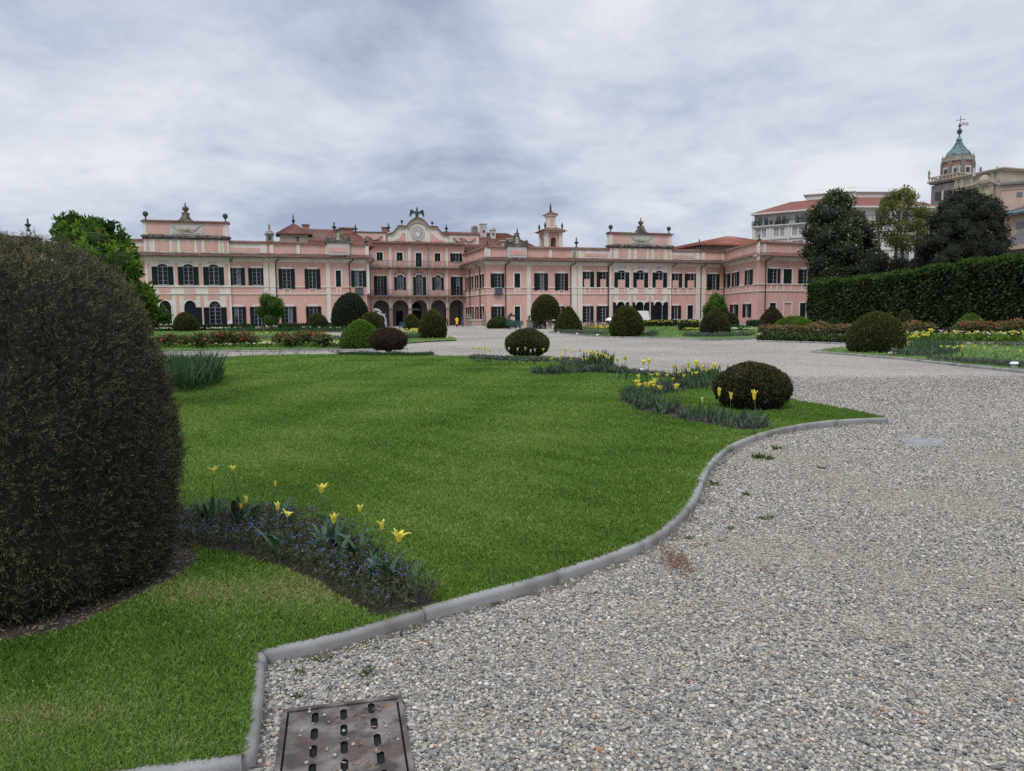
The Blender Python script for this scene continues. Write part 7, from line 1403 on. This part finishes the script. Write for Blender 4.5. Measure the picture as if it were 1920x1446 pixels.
# ---- people
def person(px_, pyb, pyt, label, coat, legs, hair, skin=(.50, .33, .26), long_coat=True, turn=0., D=None):
    D = D or gp(px_, pyb)[1]; c = at(px_, pyb, D); h = zt(px_, pyt, D); x, y = c[0], D; k = h / 1.65; r = thing('person', label, 'person', (x, y, 0)); cs, sn = math.cos(turn), math.sin(turn)
    def W_(a, b, z_): return Vector((x + (a * cs - b * sn) * k, y + (a * sn + b * cs) * k, z_ * k))
    J = {'pel': (0, 0, .92), 'wai': (0, .01, 1.05), 'chs': (0, 0, 1.25), 'nek': (0, .01, 1.40), 'hd0': (0, -.01, 1.48), 'hd1': (0, -.015, 1.56), 'hd2': (0, 0, 1.62)}
    for s, n_ in ((-1, 'l'), (1, 'r')): J.update({n_ + 'sh': (s * .165, 0, 1.345), n_ + 'el': (s * .215, .03, 1.10), n_ + 'wr': (s * .20, -.06, .90), n_ + 'ha': (s * .19, -.09, .82), n_ + 'hi': (s * .085, 0, .88), n_ + 'kn': (s * .095, -.02 * s, .49), n_ + 'an': (s * .10, .02 + .04 * s, .08), n_ + 'to': (s * .115, -.13 + .04 * s, .035)})
    names = list(J); E_ = [('pel', 'wai'), ('wai', 'chs'), ('chs', 'nek'), ('nek', 'hd0'), ('hd0', 'hd1'), ('hd1', 'hd2')]
    for n_ in 'lr': E_ += [('chs', n_ + 'sh'), (n_ + 'sh', n_ + 'el'), (n_ + 'el', n_ + 'wr'), (n_ + 'wr', n_ + 'ha'), ('pel', n_ + 'hi'), (n_ + 'hi', n_ + 'kn'), (n_ + 'kn', n_ + 'an'), (n_ + 'an', n_ + 'to')]
    Rr = {'pel': .12, 'wai': .11, 'chs': .13, 'nek': .052, 'hd0': .07, 'hd1': .085, 'hd2': .06, 'sh': .055, 'el': .04, 'wr': .028, 'ha': .03, 'hi': .085, 'kn': .055, 'an': .038, 'to': .032}
    me = bpy.data.meshes.new('body'); me.from_pydata([W_(*J[n_]) - Vector((x, y, 0)) for n_ in names], [(names.index(a), names.index(b)) for a, b in E_], []); o = bpy.data.objects.new('body', me); COL.objects.link(o); o.parent = r
    md = o.modifiers.new('skin', 'SKIN'); sv = me.skin_vertices[0].data
    for i, n_ in enumerate(names): rr = Rr.get(n_, Rr.get(n_[1:], .05)) * k; sv[i].radius = (rr, rr); sv[i].use_root = n_ == 'pel'
    o.modifiers.new('sub', 'SUBSURF').levels = 1; o.modifiers['sub'].render_levels = 2; me.materials.append(mat('skin_' + str(px_), skin, .6))
    mc, ml, mh = mat('coat_' + str(px_), coat, .8), mat('legs_' + str(px_), legs, .8), mat('hair_' + str(px_), hair, .7)
    q = MB(); bot = .48 if long_coat else .88; pr = [(.19, .13, bot), (.175, .13, .75 if long_coat else .9), (.15, .115, .98), (.14, .11, 1.08), (.175, .12, 1.25), (.165, .105, 1.36), (.07, .07, 1.43)]; n_ = 14; vs = [W_(a * math.cos(2 * math.pi * j / n_), b * math.sin(2 * math.pi * j / n_), z_) for a, b, z_ in pr for j in range(n_)]
    q.add(vs, [(i * n_ + j, i * n_ + (j + 1) % n_, (i + 1) * n_ + (j + 1) % n_, (i + 1) * n_ + j) for i in range(len(pr) - 1) for j in range(n_)])
    for n2 in 'lr': q.tube([W_(*J[n2 + 'sh']), W_(*J[n2 + 'el']), W_(*J[n2 + 'wr'])], [.075 * k, .06 * k, .048 * k], 8)
    obj('coat', q, mc, r, smooth=True); q = MB()
    for n2 in 'lr': q.tube([W_(*J[n2 + 'hi']), W_(*J[n2 + 'kn']), W_(*J[n2 + 'an'])], [.10 * k, .07 * k, .05 * k], 8)
    obj('trousers', q, ml, r, smooth=True); q = MB(); q.lathe(W_(0, .015, 1.50), [(.06 * k, -.06 * k), (.095 * k, 0), (.1 * k, .06 * k), (.08 * k, .12 * k), (.03 * k, .145 * k)], 10); obj('hair', q, mh, r, smooth=True)
    for n2 in 'lr': q = MB(); t_ = W_(*J[n2 + 'to']); q.box((t_.x, t_.y + .06 * k), .09 * k, .25 * k, 0, .07 * k); obj('shoe', q, ml, r)
person(857, 613.4, 593.6, 'person in a long yellow coat standing before the arcade', (.80, .52, .03), (.03, .02, .03), (.04, .03, .025), turn=.3)
person(839, 611.3, 596, 'person in a red top and dark trousers beside an arcade column', (.22, .03, .035), (.02, .02, .035), (.10, .05, .03), long_coat=False, turn=-.8, D=118)
person(867.5, 613.6, 598.5, 'person in dark grey-blue clothes near the stone basin', (.10, .10, .15), (.07, .07, .11), (.05, .045, .05), long_coat=False, turn=1.2, D=104)
# ================================================================== TOWN BEHIND
def apartments():
    pts = [(1411, 404), (1515, 395), (1600, 389.3), (1716, 389.5), (1768, 391)]; ZE = 21.2; P = []
    for x, y in pts:
        X, Y = gp(x, y, ZE) if False else (0, 0); d = ray(x, y); t = (ZE - EYE) / d[2]; P.append((d[0] * t, d[1] * t))
    r = thing('apartment_building', 'pale apartment block with red roof and planted terrace behind the trees', 'building', (*P[2], 0))
    for i in range(len(P) - 1):
        wl = Wall(P[i], P[i + 1]); Lw = wl.L; q = MB(); n_ = max(2, round(Lw / 4.15)); HOLES[id(wl)] = []; KEEP.append(wl); wins = []
        for lvl, z0, z1, fr_ in ((0, 19.0, 20.7, .56), (1, 16.7, 18.35, .6), (2, 13.9, 15.6, .6), (3, 11.1, 12.8, .6)):
            for k in range(n_):
                c_ = Lw * (k + .5) / n_; h = Lw / n_ * fr_ / 2; off = -1.2 if lvl == 0 else 0; wins.append((c_ - h, c_ + h, z0, z1, lvl)); 
                if lvl: HOLES[id(wl)].append((c_ - h, c_ + h, z0, z1, 0))
        wallmesh(q, wl, 0, Lw, 0, 18.7, 0, .25); q.keep = True; obj('wall', q, 'apt_wall', r)
        q = MB(); wl.box(q, 0, Lw, 18.7, 21.2, -9, -1.2); obj('wall', q, 'church' if False else 'apt_wall', r)
        q = MB(); wl.box(q, 0, Lw, 18.7, 18.95, -1.25, .5); wl.box(q, 0, Lw, 16.1, 16.3, 0, .25); wl.box(q, 0, Lw, 13.3, 13.5, 0, .25); obj('ledge', q, 'pale', r); q = MB(); wl.box(q, -.3, Lw + .3, 21.2, 21.5, -9, .35); obj('eave', q, 'apt_wall', r)
        q = MB(); m_ = int(Lw / 1.2)
        for k in range(m_ + 1): wl.box(q, Lw * k / m_ - .02, Lw * k / m_ + .02, 18.95, 19.75, .35, .4)
        wl.box(q, 0, Lw, 19.72, 19.78, .34, .41); obj('railing', q, 'iron', r)
        q = MB()
        for k in range(n_ + 1): c_ = min(max(.3, Lw * k / n_), Lw - .3); wl.box(q, c_ - .22, c_ + .22, 8, 18.7, 0, .16)
        obj('pilaster', q, 'apt_wall', r)
        for a, b, z0, z1, lvl in wins:
            o_ = -1.2 if lvl == 0 else -.2; q = MB(); wl.box(q, a, b, z0, z1, o_ - .03, o_ + .03 if lvl == 0 else o_ + .01); w_ = obj('window', q, 'apt_glass' if (lvl == 0 or random.random() < .35) else 'blind', r)
            q = MB(); wl.box(q, (a + b) / 2 - .08, (a + b) / 2 + .08, z0, z1, o_ + .03, o_ + .07); wl.box(q, a - .12, a, z0 - .1, z1 + .12, o_, o_ + .1 if lvl == 0 else .08); wl.box(q, b, b + .12, z0 - .1, z1 + .12, o_, o_ + .1 if lvl == 0 else .08); obj('frame', q, 'white_paint', w_)
        # roof slope
        q = MB(); ZR = 24.0; q.add([wl.P(-.3, 21.5, .35), wl.P(Lw + .3, 21.5, .35), wl.P(Lw + .3 - (6 if i == 3 else 0), ZR, -6), wl.P(-.3 + (6 if i == 0 else 0), ZR, -6)], [(0, 1, 2, 3)])
        if i == 0: q.add([wl.P(-.3, 21.5, .35), wl.P(5.7, ZR, -6), wl.P(-.3, 21.5, -12)], [(0, 1, 2)])
        if i == 3: q.add([wl.P(Lw + .3, 21.5, .35), wl.P(Lw - 5.7, ZR, -6), wl.P(Lw + .3, 21.5, -12)], [(0, 1, 2)])
        obj('roof', q, 'apt_tile', r)
        if i in (1, 2):
            q = MB(); wl.box(q, 0 if i == 2 else -1, Lw, 23.3, 25.0, -12, -6.3); wl.box(q, 0 if i == 2 else -1.6, Lw, 25.0, 25.15, -12.5, -5.9); obj('penthouse', q, 'apt_wall', r); q = MB()
            for k in range(9): wl.box(q, Lw * k / 8 - .03, Lw * k / 8 + .03, 25.15, 25.9, -6.3, -6.24)
            wl.box(q, 0, Lw, 25.85, 25.92, -6.3, -6.24); obj('railing', q, 'white_paint', r)
        # terrace plants
        if i < 2:
            n = 900; u = RNG.uniform(0, Lw, n); k = vn(np.stack([u, 0 * u, 0 * u], 1), 1.6, 3 + i) > -.1; u = u[k]; n = len(u); A_ = np.array([wl.P(0, 0)] * n); Q = np.stack([wl.A[0] + wl.d[0] * u + wl.n[0] * .1, wl.A[1] + wl.d[1] * u + wl.n[1] * .1, 19.0 + RNG.random(n) ** 1.5 * 1.0], 1); leaves('terrace_plants', Q, RNG.normal(size=(n, 3)) + np.array([0, 0, .6]), .35, 'laurel', r, RNG.random(n) * .5, .4)
    wl = Wall((P[0][0], P[0][1]), (P[0][0] + 3, P[0][1] + 12)); q = MB(); q.add([(*P[0], 0), (P[0][0] + 4, P[0][1] + 12, 0), (P[0][0] + 4, P[0][1] + 12, 21.2), (*P[0], 21.2)], [(0, 1, 2, 3)]); obj('wall', q, 'apt_wall', r)
    for x, y, h in ((1550, 382, 12), (1634, 376, 16)): p = at(x, y, 150); q = MB(); q.tube([p + Vector((0, 0, -1)), p + Vector((0, 0, h * .11))], .05, 4); q.tube([p + Vector((-.6, 0, h * .09)), p + Vector((.6, 0, h * .09))], .035, 4); obj('antenna', q, 'iron', r)
KEEP = []
mat('apt_tile', (.22, .075, .05), .85, (.17, .06, .045), .5, 6)
apartments()
def church_tower():
    D = 190.; m = D / F_; T = lambda x, y: at(1720 + x / 6.575, 200 + y / 6.575, D); c = T(500, 760); X, Y = c[0], D; Z = lambda y: T(500, y)[2]; r = thing('church_tower', 'brick and stone bell tower with green copper dome, weathervane and cross', 'tower', (X, D, 0)); O8 = math.pi / 8
    s = 1 / 6.575 * m
    q = MB(); q.box((X - 4.0 * 0 - 45 * s + .2, Y), 340 * s, 340 * s, 0, Z(960), .35); obj('shaft', q, 'tower_stone', r)
    xs = T(455, 900)[0]
    q = MB(); q.box((xs, Y), 375 * s, 375 * s, Z(945), Z(925), .35); q.box((xs, Y), 410 * s, 410 * s, Z(925), Z(908), .35); obj('cornice', q, 'old_stone', r)
    for k in range(4):  # belfry openings
        a_ = .35 + k * math.pi / 2; f_ = 170 * s + .05; cx_, cy_ = xs + math.sin(a_) * f_, Y - math.cos(a_) * f_
        for t in (-1, 1):
            q = MB(); u_ = t * 62 * s; q.box((cx_ + math.cos(a_) * u_, cy_ + math.sin(a_) * u_), 85 * s, .2, Z(1150), Z(1050), a_); obj('opening', q, 'dark_in', r)
        q = MB(); q.box((cx_, cy_), 18 * s, .5, Z(1160), Z(1040), a_); obj('column', q, 'pale', r)
    q = MB()
    for a in range(4):
        a_ = .35 + a * math.pi / 2; f_ = 190 * s
        for k in range(9): u_ = (k - 4) / 4 * 185 * s; q.box((xs + math.sin(a_) * f_ + math.cos(a_) * u_, Y - math.cos(a_) * f_ + math.sin(a_) * u_), .22, .22, Z(908), Z(868), a_)
        q.box((xs + math.sin(a_) * f_, Y - math.cos(a_) * f_), 395 * s, .35, Z(868), Z(855), a_)
    obj('balustrade', q, 'church', r)
    for a, b in ((-1, -1), (1, -1), (1, 1), (-1, 1)):
        cc = (xs + (a * math.cos(.35) - b * math.sin(.35)) * 190 * s, Y + (a * math.sin(.35) + b * math.cos(.35)) * 190 * s, Z(855)); q = MB(); q.lathe(cc, [(.35, 0), (.2, .5), (.35, 1.), (.3, 1.4), (.05, 1.9)], 6); obj('finial', q, 'old_stone', r)
    R8 = 155 * s / math.cos(O8)
    q = MB(); q.lathe((X, Y, 0), [(R8, Z(908)), (R8, Z(690))], 8, rot=O8 + .15); obj('drum', q, 'brickish', r)
    for k in range(8):
        a_ = k * math.pi / 4 + .15 + O8; q = MB(); q.box((X + math.cos(a_) * (R8 - .1), Y + math.sin(a_) * (R8 - .1)), .9, .9, Z(908), Z(690), a_); obj('pilaster', q, 'tower_stone', r)
        a2 = k * math.pi / 4 + .15; f_ = 155 * s + .05; q = MB(); q.box((X + math.cos(a2) * f_, Y + math.sin(a2) * f_), .2, 52 * s * 1.9, Z(850), Z(755), a2); s_ = obj('surround', q, 'pale', r); q = MB(); q.box((X + math.cos(a2) * (f_ + .12), Y + math.sin(a2) * (f_ + .12)), .1, 44 * s, Z(835), Z(778), a2); obj('opening', q, 'dark_in', s_)
    q = MB(); q.lathe((X, Y, 0), [(R8 * 1.0, Z(700)), (R8 * 1.1, Z(690)), (R8 * 1.12, Z(680)), (R8 * .95, Z(668)), (R8 * .9, Z(625)), (R8 * .92, Z(620))], 8, rot=O8 + .15); obj('cornice', q, 'old_stone', r)
    for k in range(8): a_ = k * math.pi / 4 + .15 + O8; q = MB(); q.lathe((X + math.cos(a_) * R8 * 1.02, Y + math.sin(a_) * R8 * 1.02, Z(680)), [(.3, 0), (.22, .6), (.28, .9), (.1, 1.2), (.02, 1.9)], 6); obj('finial', q, 'old_stone', r)
    q = MB(); q.lathe((X, Y, 0), [(138 * s, Z(635)), (137 * s, Z(600)), (118 * s, Z(570)), (90 * s, Z(540)), (62 * s, Z(505)), (42 * s, Z(470)), (30 * s, Z(440)), (26 * s, Z(425)), (40 * s, Z(415)), (26 * s, Z(400)), (14 * s, Z(375)), (8 * s, Z(345))], 8, rot=O8 + .15); obj('dome', q, 'copper', r)
    q = MB()
    for k in range(8): a_ = k * math.pi / 4 + .15 + O8; q.tube([Vector((X + math.cos(a_) * rr * s, Y + math.sin(a_) * rr * s, Z(zz_) + .05)) for rr, zz_ in ((138, 600), (119, 570), (91, 540), (63, 505), (43, 470), (31, 440))], .1, 5)
    obj('rib', q, 'copper', r); q = MB(); q.lathe((X, Y, Z(345)), [(.15, 0), (.5, .35), (.62, .7), (.5, 1.1), (.2, 1.4), (.12, 1.7), (.35, 2.0), (.3, 2.3), (.08, 2.7)], 12); obj('ball', q, 'verdigris', r, smooth=True)
    q = MB(); q.tube([(X, Y, Z(290)), (X + .1, Y, Z(115))], .07, 5); q.tube([(X - 45 * s, Y, Z(172)), (X + 65 * s, Y, Z(155))], .07, 5); obj('cross', q, 'verdigris', r); q = MB(); z_ = Z(215); q.box((X + 60 * s, Y), 85 * s, .06, z_ - .35, z_ + .4); obj('weathervane', q, 'pale_metal', r)
church_tower()
def church():
    D = 168.; m = D / F_ / 6.575; T = lambda x, y, d=0: at(1720 + x / 6.575, 200 + y / 6.575, D + d); Z = lambda y, x=750: T(x, y)[2]; A, B = T(470, 900, 8), T(1045, 900, -3); r = thing('church', 'cream baroque church front with broken pediment below the bell tower', 'church', (B[0], D, 0)); wl = Wall((A[0], A[1]), (B[0], B[1])); KEEP.append(wl); U = lambda x, y=900: wl.uv(1720 + x / 6.575, 200 + y / 6.575)
    q = MB(); wl.box(q, 0, wl.L, 0, U(750, 845)[1], -14, 0); obj('wall', q, 'church', r)
    q = MB(); zt_ = U(750, 850)[1]; wl.box(q, -.4, wl.L + .6, zt_, zt_ + .35, -14, .5); wl.box(q, -.6, wl.L + .9, zt_ + .35, zt_ + .6, -14, .9); z2_ = U(750, 985)[1]; wl.box(q, 0, wl.L, z2_ - .3, z2_ + .3, 0, .5); wl.box(q, 0, wl.L, z2_ + .3, z2_ + .5, 0, .8); obj('cornice', q, 'church', r)
    for x in (490, 560, 680, 790, 930, 1020): u = U(x)[0]; q = MB(); wl.box(q, u - .55, u + .55, 0, z2_ - .3, 0, .3); wl.box(q, u - .45, u + .45, z2_ + .5, zt_, 0, .25); obj('pilaster', q, 'church', r)
    pd = [U(*p) for p in ((665, 970), (870, 870), (890, 885), (1075, 945), (1080, 970), (1060, 972), (880, 905), (700, 985))]; q = MB(); wl.prism(q, pd, 0, .9); c_ = U(855, 912); q.lathe(wl.P(c_[0], c_[1], .5), [(.1, -1.2), (1.0, -.7), (1.2, 0), (.9, .8), (.3, 1.2)], 10); obj('pediment', q, 'church', r)
    u0, z0 = U(605, 930); u1, z1 = U(662, 880); q = MB(); wl.box(q, u0 - .15, u1 + .15, z0 - .15, z1 + .15, 0, .2); w_ = obj('window', q, 'pale', r); q = MB(); wl.box(q, u0, (u0 + u1) / 2 - .08, z0, z1, .2, .22); wl.box(q, (u0 + u1) / 2 + .08, u1, z0, z1, .2, .22); obj('pane', q, 'apt_glass', w_)
    c_ = U(845, 1075); q = MB(); wl.prism(q, [(c_[0] - 1.3, c_[1] - 4)] + [(c_[0] - 1.3 * math.cos(math.pi * k / 12), c_[1] + 1.3 * math.sin(math.pi * k / 12)) for k in range(13)] + [(c_[0] + 1.3, c_[1] - 4)], 0, .08); obj('niche', q, mat('niche_yellow', (.50, .44, .24), .8), r)
    q = MB(); pts = [Vector(wl.P(c_[0] - 1.5 * math.cos(math.pi * k / 12), c_[1] + 1.5 * math.sin(math.pi * k / 12), .1)) for k in range(13)]; q.tube(pts, .15, 5); obj('arch', q, 'pale', r)
    for x, y, h in ((700, 815, 1.0), (745, 800, 1.6), (985, 785, .8)): p = T(x, y); q = MB(); q.tube([p + Vector((0, 0, -.8)), p + Vector((0, 0, h))], .05 if h > 1 else .3, 6); obj('chimney' if h <= 1 else 'antenna', q, 'pale_metal', r)
    # lower range to the right with its balustrade
    D2 = 158; r = thing('cream_house', 'peach coloured house with brown roof and stone balustrade right of the church', 'building', (*at(1925, 500, D2)[:2], 0)); T2 = lambda x, y: at(1720 + x / 6.575, 200 + y / 6.575, D2); a, b = T2(1035, 1000)[0], T2(1600, 1000)[0]; w2 = Wall((a, D2), (b, D2 - 6)); KEEP.append(w2); V = lambda x, y: w2.uv(1720 + x / 6.575, 200 + y / 6.575)
    ze = V(1150, 960)[1]; q = MB(); w2.box(q, 0, w2.L, 0, ze, -10, 0); obj('wall', q, 'church_pink', r); q = MB(); zr = V(1150, 885)[1]; q.add([w2.P(-.3, ze, .6), w2.P(w2.L, ze, .6), w2.P(w2.L, zr, -5), w2.P(-.3, zr, -5)], [(0, 1, 2, 3)]); q.add([w2.P(-.3, ze - .2, .62), w2.P(w2.L, ze - .2, .62), w2.P(w2.L, ze, .62), w2.P(-.3, ze, .62)], [(0, 1, 2, 3)]); obj('roof', q, 'grey_roof', r)
    q = MB(); z_ = V(1150, 1018)[1]; w2.box(q, 0, w2.L, z_ - .1, z_ + .1, 0, .2); obj('cornice', q, 'church', r)
    for x0, x1, y0, y1 in ((1222, 1300, 1120, 1050), (1380, 1450, 1120, 1050)): u0, z0 = V(x0, y0); u1, z1 = V(x1, y1); q = MB(); w2.box(q, u0, u1, z0, z1, 0, .05); obj('window', q, 'apt_glass', r)
    w3 = Wall((T2(975, 1000)[0], D2 - 9), (T2(1600, 1000)[0], D2 - 15)); KEEP.append(w3); V3 = lambda x, y: w3.uv(1720 + x / 6.575, 200 + y / 6.575); z0, z1 = V3(1150, 1200)[1], V3(1150, 1140)[1]; q = MB(); w3.box(q, 0, w3.L, 0, z0, -4, 0); w3.box(q, 0, w3.L, z1, z1 + .25, -.5, .1); n_ = int(w3.L / .6)
    for k in range(n_): w3.box(q, w3.L * k / n_, w3.L * k / n_ + (.28 if k % 8 else .9), z0, z1, -.4, 0)
    obj('balustrade', q, 'church', r)
    # nearest house at the edge: grey roofs over a pink wall
    D3 = 112; T3 = lambda x, y, d=0: at(x, y, D3 + d); r = thing('grey_roofed_house', 'pink house with layered grey roofs and green gutter at the right edge', 'building', (*at(1925, 500, D3)[:2], 0)); A, B = T3(1878, 430, 3), T3(2010, 430, -8); w4 = Wall((A[0], A[1]), (B[0], B[1])); KEEP.append(w4); V4 = lambda x, y: w4.uv(x, y)
    ze = V4(1890, 403)[1]; q = MB(); w4.box(q, .8, w4.L, 0, ze, -10, 0); obj('wall', q, 'church_pink', r); q = MB(); zr = V4(1890, 384)[1] + .5; q.add([w4.P(-1.2, ze, 1.1), w4.P(w4.L, ze + .0, 1.1), w4.P(w4.L, zr + 1.6, -6), w4.P(1.5, zr, -6)], [(0, 1, 2, 3)]); q.add([w4.P(-1.2, ze, 1.1), w4.P(1.5, zr, -6), w4.P(-1.2, ze, -11)], [(0, 1, 2)]); obj('roof', q, 'grey_roof', r)
    q = MB(); q.tube([Vector(w4.P(-1.2, ze - .05, 1.2)), Vector(w4.P(w4.L, ze - .05, 1.2))], .28, 6); obj('gutter', q, 'copper', r); u0, z0 = V4(1905, 430); u1, z1 = V4(1960, 409); q = MB(); w4.box(q, u0, u1, z0, z1, 0, .06); obj('window', q, 'apt_glass', r)
    q = MB(); P_ = [T3(1885, 452, -8), T3(1915, 425, -8), T3(2000, 425, -10), T3(2000, 452, -14), T3(1885, 466, -14)]; q.add([T3(1882, 462, -14), T3(2000, 448, -14), T3(2000, 415, -6), T3(1912, 430, -6)], [(0, 1, 2, 3)]); q.add([T3(1882, 462, -14), T3(1912, 430, -6), T3(1882, 472, -4)], [(0, 1, 2)]); obj('lower_roof', q, 'grey_roof', r)
    q = MB(); a_, b_ = T3(1886, 470, -13), T3(2000, 456, -13); q.hexa([(a_[0], a_[1], 0), (b_[0], b_[1], 0), (b_[0], b_[1] + 6, 0), (a_[0], a_[1] + 6, 0)], [(a_[0], a_[1], a_[2]), (b_[0], b_[1], b_[2]), (b_[0], b_[1] + 6, b_[2]), (a_[0], a_[1] + 6, a_[2])]); obj('wall', q, 'dark_in', r)
church()
# lamp heads standing just above the hedge
for x, y, lb in ((1617, 500, 'thin grey lamp post showing above the left part of the tall hedge'), (1854, 474, 'floodlight mast with two heads above the right part of the tall hedge')):
    D = 96; p = at(x, y, D); r = thing('street_lamp', lb, 'lamp post', (p[0], D, 0)); q = MB(); q.tube([(p[0], D, 0), (p[0], D, p[2])], .06, 6); obj('pole', q, 'pale_metal', r); q = MB(); q.box((p[0] - .1, D), .45, .25, p[2], p[2] + .14); q.box((p[0] + .25, D), .3, .25, p[2] - .25, p[2] - .12); obj('lamp_head', q, 'iron' if x > 1800 else 'pale_metal', r)
# dark lawn and bushes seen past the hedge and behind the palace end
